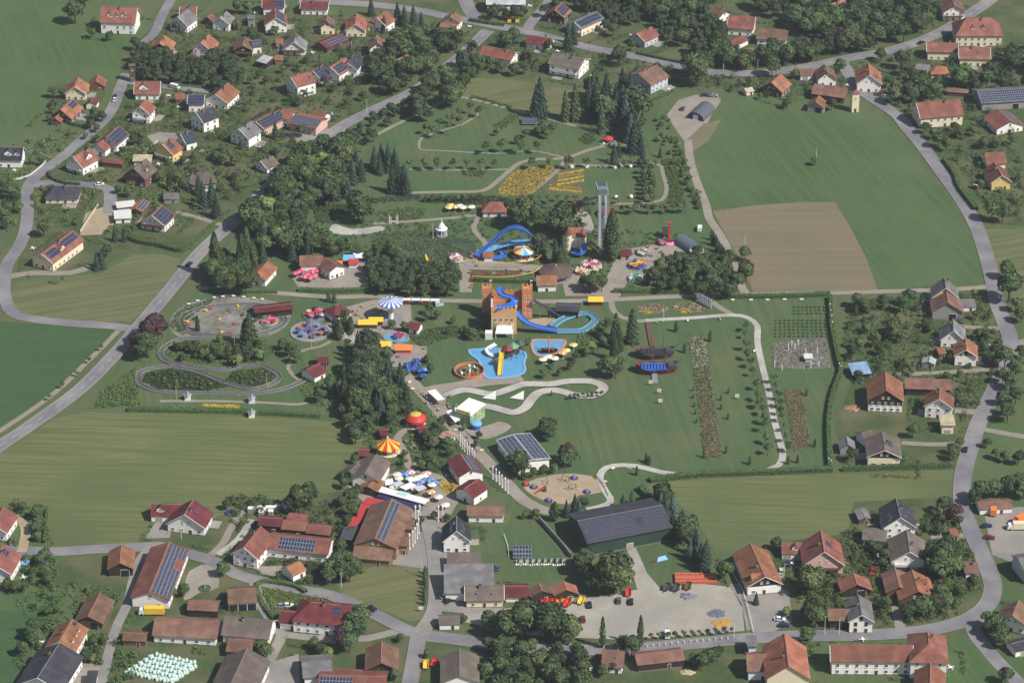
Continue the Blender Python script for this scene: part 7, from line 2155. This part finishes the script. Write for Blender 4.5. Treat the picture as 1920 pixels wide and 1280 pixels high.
# ---------------------------------------------------------------- orange pipes, pallets, heaps
_pipe=MB()
for r_ in range(3):
    for c_ in range(5):_pipe.bar((-.8+c_*.4,-3.2,.25+r_*.38),(-.8+c_*.4,3.2,.25+r_*.38),.19,7)
_pipe=_pipe.mesh('pipe_layer',[paint('terracotta_pipe',214,118,92)])
_cap=MB().box((0,1.6,1.25),(2.1,.2,.08)).box((0,-1.6,1.25),(2.1,.2,.08)).mesh('strap',[P_brown])
for i in range(9):
    root=empty('pipe_bundle',at(1270+i*8.6,1086),trnd.uniform(-.05,.05)); tag(root,'bundle of terracotta orange pipes stacked in the yard corner','pipes','orange pipe bundles')
    inst('pipes',_pipe,root); inst('strap',_cap,root)
def heap(px,py,r,h,m,label):
    root=empty('gravel_heap',at(px,py)); tag(root,label,'heap')
    mb=MB(); n,k=18,5; vs=[]
    rr_=random.Random(px)
    for j in range(k):
        f=j/(k-1)
        for i in range(n):
            a=2*math.pi*i/n; q=r*(1-f)*(1+.3*rr_.uniform(-1,1))+.05
            vs.append((q*math.cos(a),q*math.sin(a)*.8,h*(f ** .7)*(1+.3*rr_.uniform(-1,1))))
    mb.add(vs,[(j*n+i,j*n+(i+1) % n,(j+1)*n+(i+1) % n,(j+1)*n+i) for j in range(k-1) for i in range(n)]); mb.build('heap_surface',m,root)
heap(1291,1118,3.4,1.3,mat('heap_grey',srgb(136,140,148),None,.8),'grey gravel heap in the large gravel yard')
heap(1343,1150,4.0,.5,mat('heap_blue',srgb(116,122,136),None,.8),'low blue-grey gravel heap near the yard fence')
heap(1352,1169,4.2,.7,mat('heap_yellow',srgb(206,158,84),None,.8),'yellow sand heap near the yard fence')
heap(1290,1259,2.6,.9,mat('heap_sand',srgb(206,190,150),None,.8),'small pale sand heap below the dark timber shed')
heap(1600,765,3.4,1.2,mat('heap_wood',srgb(178,140,110),None,.8),'brown woodchip heap left of the big orange barn')
_pal=MB()
for k in range(4):_pal.box((0,0,.3+k*.5),(2.0,2.0,.36))
_pal=_pal.mesh('pallet_layers',[mat('pallet_wood',srgb(178,170,156),None,.8)])
_ptop=MB().box((0,0,2.15),(2.1,2.1,.1)).mesh('cover_sheet',[P_white])
for x,y in ((470,957),(478,957),(486,955),(494,959),(503,955),(513,955),(522,951),(508,962),(490,963),(534,950),(541,948),(537,955)):
    root=empty('pallet_stack',at(x,y+3),trnd.uniform(-.1,.1)); tag(root,'covered pallet stack at the edge of the mown field','pallets','pallet stacks')
    inst('pallet_layers',_pal,root); inst('cover_sheet',_ptop,root)
# ---------------------------------------------------------------- bollards, fences, walls
_bol=MB().box((0,0,.55),(.32,.32,1.1)).mesh('post',[P_white])
_bcap=MB().box((0,0,1.16),(.42,.42,.12)).mesh('cap',[P_cream])
for i in range(14):
    f=i/13
    root=empty('bollard',at(1213+152*f,1213-15*f)); tag(root,'white square bollard along the lower street','bollard','white bollards')
    inst('post',_bol,root); inst('cap',_bcap,root)
for x in (1132,1145,1159):
    root=empty('bollard',at(x,1215)); tag(root,'white square bollard by the slim columnar conifers','bollard','white bollards by the conifers')
    inst('post',_bol,root); inst('cap',_bcap,root)
def fence(pix,h,m,label,step=2.4,name='fence',solid=False,group=None):
    pts=smooth_line([at(x,y) for x,y in pix],step)
    o0=pts[0]; root=empty(name,o0); tag(root,label,'fence' if name== 'fence' else 'wall',group)
    q=[p-o0 for p in pts]
    if solid:
        s_=MB(); strip_mesh(s_,q,-.15,.15,0,0,False,dz=h); s_.build('wall_body',m,root)
        c=MB(); strip_mesh(c,q,-.22,.22,h,0,False,dz=.1); c.build('coping',P_grey,root)
    else:
        pm=MB().box((0,0,h/2),(.14,.14,h)).mesh('post',[m])
        for p in q:inst('post',pm,root,p)
        for a,b in zip(q[:-1],q[1:]):
            for z in (h*.45,h*.85):
                MB().bar((a.x,a.y,z),(b.x,b.y,z),.06,4).build('rail',m,root)
fence([(1372,1075),(1390,1105),(1402,1140),(1410,1175),(1413,1188)],1.5,P_white,'white picket fence between the gravel yard and the farm yard')
fence([(1010,975),(1030,997),(1055,1025),(1070,1045)],2.0,P_grey,'grey timber screen fence left of the green hall',2.0,'garden_wall',True)
fence([(968,1055),(1010,1054),(1062,1053)],1.6,paint('white_wall',206,204,196),'pale wall with small conifers below the fenced lawn',3.0,'garden_wall',True)
fence([(27,338),(55,330),(82,308),(86,302)],.9,P_white,'white garden wall in the bend of the lane',3.0,'garden_wall',True)
fence([(46,284),(75,290),(96,300)],.9,P_white,'white garden wall along the meadow corner',3.0,'garden_wall',True)
fence([(150,436),(165,412),(184,385)],1.0,P_cream,'pale retaining wall at the building plot',3.0,'garden_wall',True)
fence([(267,290),(282,277),(296,264)],.9,P_cream,'pale garden wall before the yellow house',3.0,'garden_wall',True)
fence([(430,90),(430,120),(427,145)],1.2,P_brown,'brown fence of the straight garden path',3.0)
fence([(945,1005),(952,1025),(954,1045)],1.4,P_white,'white fence between the two lawns left of the green hall',3.0)
fence([(1118,893),(1132,912),(1140,930)],.8,P_brown,'low timber edge along the sand playground',3.0)
for i in range(8):tree('y',972+i*11.5,1050,2.4,'little conifer standing before the pale wall','conifers before the pale wall')
# white garden pots along the pale wall
_rock=MB().ball((0,0,.25),.45,7,4).mesh('rock',[P_white])
for i in range(22):
    o=inst('white_rock',_rock,None,at(968+i*4.3,1059+trnd.uniform(-1,1)),trnd.random(),trnd.uniform(.6,1.2)); tag(o,'white garden rock at the foot of the pale wall','rock','white rocks')
# white figures on the dark boundary hedge
_fig=MB().lathe([(.35,0),(.3,.8),(.42,1.4),(.25,1.8),(.22,2.1),(.02,2.3)],8).mesh('figure',[P_white])
for x,y in ((1556,578),(1557,590),(1559,600),(1560,612),(1573,690),(1577,695),(1553,868),(1558,872)):
    o=inst('white_statue',_fig,None,at(x,y),0,1.2); tag(o,'white garden statue along the dark boundary hedge','statue','white statues')
# blue trampolines and pool
for x,y,m,t in ((433,962,P_navy,'dark round trampoline beside the maroon house'),(80,1056,P_navy,'navy round trampoline in the left garden'),(46,1056,P_lblue,'light blue round pool in the left garden')):
    root=empty('trampoline',at(x,y)); tag(root,t,'trampoline')
    MB().cyl((0,0,.7),2.0,.1,18).build('mat',m,root); MB().lathe([(2.0,.7),(2.1,.85),(2.25,.7)],18).build('rim',P_grey,root)
    for i in range(5):MB().bar((2.1*math.cos(i*1.257),2.1*math.sin(i*1.257),0),(2.1*math.cos(i*1.257),2.1*math.sin(i*1.257),.75),.06,5).build('leg',P_grey,root)
solar_table(979,1043,7.2,5.0,'dark slanted solar panel roof on the fenced lawn',.5)
for i,(x,y) in enumerate(((1235,1040),(1240,1036))):
    pass
root=empty('tarpaulin',at(1240,1048),.4); tag(root,'light blue tarpaulin over timber on the grass beside the green hall','tarpaulin')
MB().add([(-2.4,-1.2,.1),(2.4,-1.2,.1),(2.6,1.2,.1),(-2.2,1.3,.1),(-1.4,0,1.3),(1.6,0,1.5)],[(0,1,5,4),(1,2,5),(2,3,4,5),(3,0,4)]).build('sheet',P_lblue,root)
MB().box((-3.2,-.4,.3),(2.4,.5,.4)).build('timber',P_brown,root)
# bus-stop like yellow boards at the top junction
small_box('yellow_board','yellow advertising board at the top junction','sign','yellow boards',[(955,45),(970,45)],(2.0,.3,1.8),P_yel,1.6)
small_box('notice_board','notice board in the crossroads meadow corner','sign',None,[(789,1146)],(1.8,.2,1.2),P_white,1.6)
# ---------------------------------------------------------------- flower beds
def flower(n,c,c2):return mat('leaves_flower_'+n,srgb(*c),srgb(*c2),.6,.8,island=.4)
F_mix,F_rose,F_white,F_yel,F_or,F_red,F_gr=flower('mixed',(120,104,84),(96,104,66)),flower('rose',(150,110,104),(96,104,66)),flower('white',(186,182,166),(110,118,84)),flower('yellow',(222,190,62),(150,140,56)),flower('orange',(206,140,62),(120,116,60)),flower('red',(150,66,60),(92,96,56)),flower('grey',(138,134,124),(100,104,84))
B1=[(1290,630),(1322,632),(1332,700),(1342,780),(1354,858),(1322,862),(1312,780),(1300,690)]
B2=[(1470,730),(1505,731),(1521,840),(1490,846),(1480,790)]
B3=[(1446,642),(1500,636),(1548,634),(1557,690),(1500,692),(1452,688)]
for b_ in (B1,B2):flowerbed('flower_bed',b_)
flowerbed('rock_garden',B3,M_kart)
plant_stuff('bed_plants','white flowering plants in the upper end of the long rose bed',[(1292,632),(1320,634),(1326,680),(1312,690),(1300,690)],260,.5,F_white,.4,.9,quad=.22,per=8)
plant_stuff('bed_plants','mixed rose bushes covering the long garden bed',[(1302,690),(1330,690),(1354,858),(1322,862),(1310,760)],900,.5,F_mix,.4,.9,quad=.22,per=8)
plant_stuff('bed_plants','pink rose bushes in the lower half of the long bed',[(1315,760),(1340,765),(1352,850),(1322,858)],420,.5,F_rose,.4,.9,quad=.22,per=8)
plant_stuff('bed_plants','green rose leaves between the blooms of the long bed',B1,500,.6,LM['s'],.4,1.0,quad=.25,per=8)
plant_stuff('bed_plants','grey-white stones and blooms along the long bed',B1,420,.5,F_white,.3,.7,quad=.2,per=6)
plant_stuff('bed_plants','green leaves in the bed beside the avenue',B2,240,.6,LM['s'],.4,.9,quad=.25,per=8)
plant_stuff('bed_plants','pale rose bushes in the bed beside the avenue',B2,560,.5,F_rose,.4,.9,quad=.22,per=8)
plant_stuff('bed_plants','grey cushion plants of the rock garden with white pillars',B3,800,.7,F_grey if False else F_gr,.3,.8,quad=.25,per=8)
for x,y in ((1484,650),(1490,655),(1478,655),(1510,665),(1535,688),(1520,690),(1452,688),(1466,694),(1532,664),(1496,648)):
    o=inst('white_pillar',MB().cyl((0,0,0),.2,2.6,6).cyl((0,0,2.6),.3,.2,6).mesh('pillar',[P_white]),None,at(x,y)); tag(o,'white pillar in the grey rock garden','pillar','rock garden pillars')
house((1507,664,1523,664),2.5,2.2,4,'W','W','white pergola house in the grey rock garden','pergola',mono=True,open_=True)
for (x0,x1,y,n) in ((1455,1548,600,12),(1455,1548,606,12),(1455,1548,612,12),(1455,1548,618,12),(1455,1550,624,12),(1455,1550,630,12),(1490,1545,575,8),(1490,1545,581,8),(1490,1548,587,8)):
    for i in range(n):tree('s',x0+(x1-x0)*i/(n-1),y,1.0,'low clipped bush of the planted grid beside the rock garden','planted grid of bushes')
# yellow flower fields below the upper lawn
YF=[(935,352),(960,322),(1000,312),(1045,312),(1012,352),(990,368),(935,366)]
YF2=[(1050,318),(1095,316),(1098,360),(1020,366),(1030,340)]
flowerbed('flower_field',YF); flowerbed('flower_field',YF2)
plant_stuff('flowers','yellow and orange flowers of the flower field left of the diagonal path',YF,900,.5,F_yel,.2,.5,quad=.2,per=7)
plant_stuff('flowers','orange flowers mixed into the left flower field',YF,420,.5,F_or,.2,.5,quad=.2,per=7)
plant_stuff('flowers','green stems and leaves in the left flower field',YF,500,.5,F_mix,.2,.5,quad=.2,per=7)
for y0,y1,f in ((320,322,F_yel),(326,328,F_or),(332,334,F_yel),(339,340,F_yel),(350,360,F_or),(356,364,F_yel)):
    plant_stuff('flower_row','straight yellow and orange flower rows right of the diagonal path',[(1045,y0+6),(1094,y0-2),(1094,y0+1),(1045,y0+9)] if y0<345 else [(1030,y0-4),(1090,y0+3),(1090,y0+6),(1030,y0)],260,.4,f,.2,.5,quad=.2,per=7)
plant_stuff('flowers','violet grey ground planting between the flower rows',YF2,400,.5,F_gr,.1,.3,quad=.2,per=6)
# red terrace beds behind the castle
for x0,x1,y in ((882,921,512),(930,976,512),(880,922,525),(928,970,525)):
    b_=[(x0,y-4),(x1,y-4),(x1+1,y+4),(x0-1,y+4)]
    flowerbed('terrace_bed',b_)
    plant_stuff('red_flowers','dark red flowers of the four terrace beds behind the castle',b_,260,.4,F_red,.2,.5,quad=.2,per=7)
# flower circles by the slatted screen
for cx_,cy_,f in ((1223,579,F_or),(1292,577,F_or)):
    b_=[(cx_+30*math.cos(t*.524),cy_+10*math.sin(t*.524)) for t in range(12)]
    patch('flower_circle',b_,Z2,M_sand,True)
    plant_stuff('flowers','orange and brown planting of the two garden circles by the slatted screen',b_,300,.5,F_mix,.3,.7,quad=.22,per=7)
    plant_stuff('flowers','yellow rim flowers of the two garden circles',[(cx_-24,cy_+4),(cx_-10,cy_+2),(cx_+6,cy_+8),(cx_-12,cy_+10)],120,.5,F_yel,.2,.5,quad=.22,per=7)
# bed of the loop track garden
patch('flower_strip',[(368,756),(450,759),(449,766),(368,763)],Z2,M_bed)
plant_stuff('flowers','yellow and orange flower strip in the loop track garden',[(380,757),(449,760),(449,765),(380,762)],300,.4,F_yel,.2,.4,quad=.2,per=7)
plant_stuff('flowers','yellow and orange flower bed beside the plain maroon hall',[(820,905),(845,900),(862,912),(848,930),(832,922)],400,.4,F_yel,.2,.5,quad=.2,per=7)
plant_stuff('flowers','dark red leaves in the flower bed beside the plain maroon hall',[(830,910),(852,908),(845,926)],160,.4,F_red,.2,.5,quad=.2,per=7)
# rough borders
for lb,pg,n in (('rough shrub border along the gravel track and rose slope',[(1240,300),(1262,300),(1280,350),(1283,385),(1252,388),(1255,350)],700),
                  ('brown shrub border of the lower path below the upper lawn',[(866,318),(915,318),(905,332),(872,330)],160),
                  ('planted border on both sides of the quarry basin',[(590,385),(655,385),(660,400),(640,410),(590,400)],420),
                  ('rubble planting along the upper lawn path',[(885,180),(960,200),(958,206),(880,188)],160),
                  ('perennial bed on the upper lawn',[(925,236),(962,214),(976,218),(945,244)],200),
                  ('round heather bed on the upper lawn',[(1085,262),(1095,252),(1115,252),(1118,264),(1100,272)],140),
                  ('thicket between main road and loop track',[(190,735),(255,690),(262,760),(180,765)],700),
                  ('plants on the pond bank and marsh',[(745,440),(800,430),(800,455),(760,475),(725,470)],400),
                  ('plants of the rockery between castle lawn and avenue',[(760,625),(850,610),(910,622),(900,640),(850,632),(790,650)],520),
                  ('shrubs around the splash pool lawn',[(1085,630),(1130,600),(1140,640),(1110,665),(1080,660)],380),
                  ('corn and beans of the corn garden',[(490,1105),(555,1108),(580,1125),(555,1140),(505,1140)],700)):
    plant_stuff('border_plants',lb,pg,n,.8,LM['s'] if 'corn' not in lb else LM['l'],.5,1.4,quad=.3,per=9,skip=True)
for lb,pg,n,m_,h_ in (('low green cover inside the large left loop of the track',[(275,700),(320,692),(370,702),(430,724),(380,733),(300,730),(268,715)],1500,'D',.7),
                  ('low green cover inside the small right loop of the track',[(420,716),(440,697),(488,692),(514,704),(505,718),(470,726)],900,'D',.7),
                  ('bushes between the kart arena and the loop track',[(318,645),(380,640),(450,642),(500,640),(520,660),(480,680),(420,682),(340,680),(312,665)],800,'s',1.3),
                  ('weeds and stones scattered over the kart arena rim',[(318,612),(330,588),(350,574),(400,562),(380,580),(350,600),(345,628)],300,'s',.5),
                  ('bushes at the foot of the dark clump by the loop track',[(560,725),(620,700),(650,740),(640,765),(580,760)],380,'s',1.2),
                  ('shrubs under the big spruces of the upper park',[(1090,190),(1200,210),(1215,280),(1180,300),(1140,270),(1100,230)],420,'D',1.5),
                  ('hedge planting above the red pavilion',[(800,368),(905,366),(960,372),(950,380),(890,384),(790,380)],460,'D',1.4),
                  ('low bushes along the row below the upper lawn',[(690,372),(790,366),(790,374),(700,382)],260,'D',1.0),
                  ('brushwood bed left of the white gate',[(700,400),(760,388),(800,392),(790,412),(720,416)],260,'s',.8),
                  ('bushes between the blue flume and the slide tower',[(1010,390),(1110,380),(1110,400),(1060,440),(1010,430)],420,'D',1.6),
                  ('waterside bushes around the gazebo pond',[(700,445),(760,432),(830,440),(870,470),(860,495),(760,498),(690,490)],520,'d',1.3)):
    plant_stuff('bed_cover',lb,pg,n,.8,LM[m_],.3,h_,quad=.3,per=8)
# garden greenery of the village, too dense to count
for k,(lb,pg,n) in enumerate((('dense garden greenery among the upper left houses',[(250,70),(440,30),(640,40),(760,80),(800,140),(700,190),(600,250),(500,320),(430,380),(300,340),(200,250),(230,160)],1500),
                  ('garden greenery among the houses of the left lane',[(0,300),(60,260),(250,250),(350,320),(400,400),(330,430),(200,440),(100,420),(0,440)],620),
                  ('garden greenery among the upper right houses',[(880,60),(1300,130),(1330,90),(1560,120),(1700,110),(1900,90),(1920,420),(1860,400),(1760,260),(1640,180),(1480,190),(1200,150),(1000,140)],1300),
                  ('garden greenery right of the park fence',[(1590,560),(1850,550),(1880,640),(1830,800),(1600,720),(1580,640)],800),
                  ('garden greenery of the lower right village',[(1590,1000),(1800,960),(1840,1080),(1780,1160),(1640,1180),(1500,1130),(1500,1070)],800),
                  ('garden greenery of the lower left village',[(20,940),(90,950),(110,1090),(240,1110),(260,1290),(140,1290),(60,1200),(20,1090)],420),
                  ('garden greenery around the lower crossroads',[(420,930),(640,940),(680,1070),(560,1100),(470,1070)],420),
                  ('greenery among the rides and stalls of the park',[(640,760),(760,740),(860,830),(850,900),(760,890),(690,850)],420),
                  ('greenery between the rides of the upper park',[(600,420),(900,400),(1000,400),(1140,430),(1300,440),(1380,520),(1150,545),(900,500),(700,500)],700))):
    plant_stuff('garden_greenery',lb,pg,n,1.0,LM[('s','d','D','s','d','s','D','s','d')[k]],.6,1.8,quad=.34,per=11,skip=True)
    if k<7:plant_stuff('garden_thicket','tall bushes in the '+lb[lb.index('among') if 'among' in lb else 16:] if False else lb.replace('greenery','bushes and small trees'),pg,n // 9,1.9,LM[('D','s','d','D','s','d','s')[k]],2.4,4.6,quad=.42,per=70,skip=True)

# gardens: planted plot edges, terraces and lawns of the houses
_C,_N=[],[]
grn=random.Random(17)
M_terr=mat('terrace_slabs',srgb(172,166,158),srgb(150,146,140),.6,.9)
for bx,by,lb,L,w,ang,cat in BLD:
    if cat not in ('house',):continue
    ca,sa=math.cos(ang),math.sin(ang)
    ex,ey=L/2+grn.uniform(5,9),w/2+grn.uniform(5,9)
    # terrace or parking slab beside the house
    sd=grn.choice((-1,1)); tx0=grn.uniform(-.3,.1)*L; tl,tw=grn.uniform(4,8),grn.uniform(3,5)
    q=[(tx0,sd*w/2),(tx0+tl,sd*w/2),(tx0+tl,sd*(w/2+tw)),(tx0,sd*(w/2+tw))]
    q=[Vector((bx+u*ca-v*sa,by+u*sa+v*ca,0)) for u,v in q]
    if not any(on_road(p.x,p.y,0) for p in q[2:]):
        if sd<0:q=q[::-1]
        zt=lay(Z2)
        o=MB().add([(p.x,p.y,zt) for p in q],[(0,1,2,3)]).build('terrace',M_terr); o['kind']='structure'
    # a plot edge of shrubs
    per=2*(2*ex+2*ey); k=int(per/1.1)
    for i in range(k):
        t=i/k*4; s_=int(t); f=t-s_
        u,v=((-ex+2*ex*f,-ey),(ex,-ey+2*ey*f),(ex-2*ex*f,ey),(-ex,ey-2*ey*f))[s_]
        u+= grn.uniform(-.6,.6); v+= grn.uniform(-.6,.6)
        X,Y=bx+u*ca-v*sa,by+u*sa+v*ca
        if math.sin(i*.21+bx)<-.2:continue
        if on_house(X,Y,.3) or on_road(X,Y,.9):continue
        vv=sph(11); vv[:,2]=np.abs(vv[:,2])
        hh=grn.uniform(.8,2.2)
        _C.append(np.array([X,Y,.05])+vv*np.array([.9,.9,hh])); _N.append(vv+np.array([0,0,.4]))
ob=link(bpy.data.objects.new('garden_borders',quads_mesh('garden_borders',np.concatenate(_C),np.concatenate(_N),.32,LM['s'])))
tag(ob,'planted borders along the plot edges of the village gardens','plants',None,'stuff')
# ---------------------------------------------------------------- visitors
def person_mesh(shirt,trousers):
    V=[(0,0,.95),(0,0,1.2),(0,0,1.42),(0,0,1.52),(0,-.02,1.66),(0,-.01,1.76),
         (.1,0,.9),(.12,.06,.5),(.12,.0,.08),(.12,-.12,.05),(-.1,0,.9),(-.12,-.1,.5),(-.12,-.05,.08),(-.12,-.17,.05),
         (.2,0,1.4),(.26,.02,1.14),(.25,-.1,.92),(-.2,0,1.4),(-.26,.02,1.14),(-.25,-.1,.92)]
    E=[(0,1),(1,2),(2,3),(3,4),(4,5),(0,6),(6,7),(7,8),(8,9),(0,10),(10,11),(11,12),(12,13),(2,14),(14,15),(15,16),(2,17),(17,18),(18,19)]
    R=[.15,.14,.16,.06,.1,.07,.1,.075,.05,.045,.1,.075,.05,.045,.07,.05,.035,.07,.05,.035]
    me=bpy.data.meshes.new('person_skeleton'); me.from_pydata(V,E,[])
    o=bpy.data.objects.new('person_skeleton',me); COL.objects.link(o)
    o.modifiers.new('skin','SKIN'); o.modifiers.new('sub','SUBSURF').levels=1
    for i,sv in enumerate(me.skin_vertices[0].data):
        sv.radius=(R[i],R[i]*.85); sv.use_root=(i== 0)
    dg=bpy.context.evaluated_depsgraph_get()
    r=bpy.data.meshes.new_from_object(o.evaluated_get(dg)); bpy.data.objects.remove(o)
    r.name='person'; r.materials.clear()
    for m in (shirt,trousers,mat('paint_skin',srgb(206,160,132),None),mat('paint_hair',srgb(70,52,40),None)):r.materials.append(m)
    r.polygons.foreach_set('material_index',[(1 if p.center.z<.93 else 0) if p.center.z<1.47 and not (abs(p.center.x)>.2 and p.center.z<1.15) else (3 if p.center.z>1.7 else 2) for p in r.polygons])
    return r
PPL=[person_mesh(a,b) for a,b in ((P_red,P_navy),(P_white,P_navy),(P_lblue,P_dgrey),(P_dgrey,P_brown),(P_yel,P_navy),(P_pink,P_white))]
for gl,gp,pg,n in (('visitor walking on the square beside the wave swinger','visitors on the upper square',[(660,575),(715,565),(722,625),(690,640),(665,605)],16),
                  ('visitor walking along the tree-lined park avenue','visitors on the avenue',[(722,672),(745,690),(910,858),(895,852),(800,750)],14),
                  ('visitor standing in the food court','visitors in the food court',[(740,890),(800,885),(835,920),(800,950),(760,925)],12),
                  ('visitor at the fairground rides','visitors on the fairground',[(1165,485),(1240,460),(1250,500),(1170,510)],8),
                  ('visitor beside the splash pools','visitors by the pools',[(1000,675),(1060,672),(1050,700),(1005,695)],10)):
    got=0
    while got<n:
        x,y=grn.uniform(min(p[0] for p in pg),max(p[0] for p in pg)),grn.uniform(min(p[1] for p in pg),max(p[1] for p in pg))
        if not inside(pg,x,y):continue
        p=at(x,y); p.z=.14
        if on_house(p.x,p.y,0):continue
        col_=grn.randrange(6)
        o=inst('person',PPL[col_],None,p,grn.uniform(0,6.28),grn.uniform(.9,1.08))
        tag(o,gl+' in '+('red','white','light blue','dark grey','yellow','pink')[col_]+' top','person',gp); got+= 1

# ---------------------------------------------------------------- small furniture
def mark(name,me,cat,label,group,pts,z=.08,parts=()):
    for x,y in pts:
        root=empty(name,at(x,y),grn.uniform(0,3)); root.location.z=z; tag(root,label,cat,group)
        for pn,pm in me:inst(pn,pm,root)
_seat=MB().box((0,0,.48),(1.7,.5,.08)).mesh('seat',[P_cream]); _bk=MB().box((0,.24,.82),(1.7,.06,.45)).mesh('backrest',[P_cream]); _lg=MB().box((-.7,0,.22),(.08,.45,.44)).mesh('leg',[P_dgrey]); _lg2=MB().box((.7,0,.22),(.08,.45,.44)).mesh('leg',[P_dgrey])
BENCH=(('seat',_seat),('backrest',_bk),('leg',_lg),('leg',_lg2))
_pot=MB().lathe([(.5,0),(.75,.6),(.65,.6)],10).mesh('pot',[P_grey]); _pl={k:quads_mesh('blooms',sph(26)*np.array([.7,.7,.45])+np.array([0,0,.8]),sph(26),.22,m) for k,m in (('r',F_red),('y',F_yel),('w',F_white))}
mark('park_bench',BENCH,'bench','cream bench along the park avenue','avenue benches',[(724+i*13.5+(4 if i % 2 else-4),680+i*12.8) for i in range(14)])
mark('park_bench',BENCH,'bench','cream bench on the curving pale footpath','footpath benches',[(1230,606),(1290,603),(1350,600),(1415,660),(1436,715),(1446,760),(1456,808),(1180,880),(1150,880),(1134,905)])
mark('park_bench',BENCH,'bench','cream bench on the upper square','square benches',[(668,590),(680,575),(705,580),(712,640),(690,630),(745,575),(668,628)])
for k,t in (('r','red'),('y','yellow'),('w','white')):
    mark('flower_tub',(('pot',_pot),('blooms',_pl[k])),'planter',t+' flowering stone tub on the paved squares of the park',t+' flower tubs',[(grn.uniform(a,b),grn.uniform(c,d)) for a,b,c,d in ((650,760,575,630),(700,800,640,690),(740,840,885,940),(1160,1250,465,510),(760,800,800,870),(880,900,470,540),(790,870,735,800)) for _ in range(4)])
_tb=MB().cyl((0,0,.68),.75,.07,10).cyl((0,0,0),.1,.68,6).mesh('table_top',[P_white]); _ch=MB()
for i in range(4):_ch.box((1.15*math.cos(i*1.57),1.15*math.sin(i*1.57),.45),(.5,.5,.08),0,i*1.57).box((1.36*math.cos(i*1.57),1.36*math.sin(i*1.57),.7),(.08,.5,.5),0,i*1.57)
_ch=_ch.mesh('chairs',[P_white])
for bx,by,lb,L,w,ang,cat in BLD:
    if cat != 'house' or grn.random()<.35:continue
    for _ in range(6):
        a_=ang+grn.choice((-1.57,1.57,0,3.14))+grn.uniform(-.4,.4); d_=max(L,w)/2+grn.uniform(2,5)
        X,Y=bx+d_*math.cos(a_),by+d_*math.sin(a_)
        if on_house(X,Y,-.3) or on_road(X,Y,.5):continue
        root=empty('garden_table',(X,Y,.08),grn.uniform(0,1)); ws=('white garden table set beside the '+lb).split()[:16]
        while ws[-1] in STOP:ws.pop()
        tag(root,' '.join(ws),'garden table','garden tables'); inst('table',_tb,root); inst('chairs',_ch,root); break
# kart arena: mound, karts
heap(432,590,8.0,1.2,M_kart,'grey stone mound in the middle of the kart arena')
_kb=MB().box((0,0,.3),(1.9,1.0,.3)).box((-.4,0,.6),(.5,.6,.5)).mesh('kart_body',[P_red]); _kb2=MB().box((0,0,.3),(1.9,1.0,.3)).box((-.4,0,.6),(.5,.6,.5)).mesh('kart_body',[P_yel])
for i,(x,y) in enumerate(((350,604),(352,610),(412,600),(440,608),(416,624),(430,625),(385,583),(395,579),(446,575))):
    root=empty('kart',at(x,y),grn.uniform(0,3)); root.location.z=.15; tag(root,('red' if i % 2 else 'yellow')+' little kart on the grey kart arena','kart',('red' if i % 2 else 'yellow')+' karts'); inst('body',_kb if i % 2 else _kb2,root)
    for sx in (-.7,.7):
        for sy in (-.55,.55):inst('wheel',WHEEL,root,(sx,sy,.22),0,.65)
for x,y in ((365,596),(372,600),(455,590),(480,600),(470,580)):
    tree('s',x,y,2.0,'bush growing on the grey kart arena','bushes on the kart arena')
tree('n',370,605,8.0,'dark conifer on the rim of the grey kart arena')
# ---------------------------------------------------------------- the air
hz=bpy.data.materials.new('haze')
hz.use_nodes=True
hn=hz.node_tree
hn.nodes.remove(hn.nodes['Principled BSDF'])
pv=hn.nodes.new('ShaderNodeVolumePrincipled')
pv.inputs['Color'].default_value=(0.80,0.88,1.0,1)
pv.inputs['Density'].default_value=HAZE
pv.inputs['Anisotropy'].default_value=0.2
hn.links.new(pv.outputs[0],hn.nodes['Material Output'].inputs['Volume'])
mb=MB(); mb.box((0,1500,345),(8400,9400,692))
ho=mb.build('haze',hz); ho['kind']='stuff'; ho['label']='thin pale summer haze in the air over the whole place'
ho.display_type='WIRE'
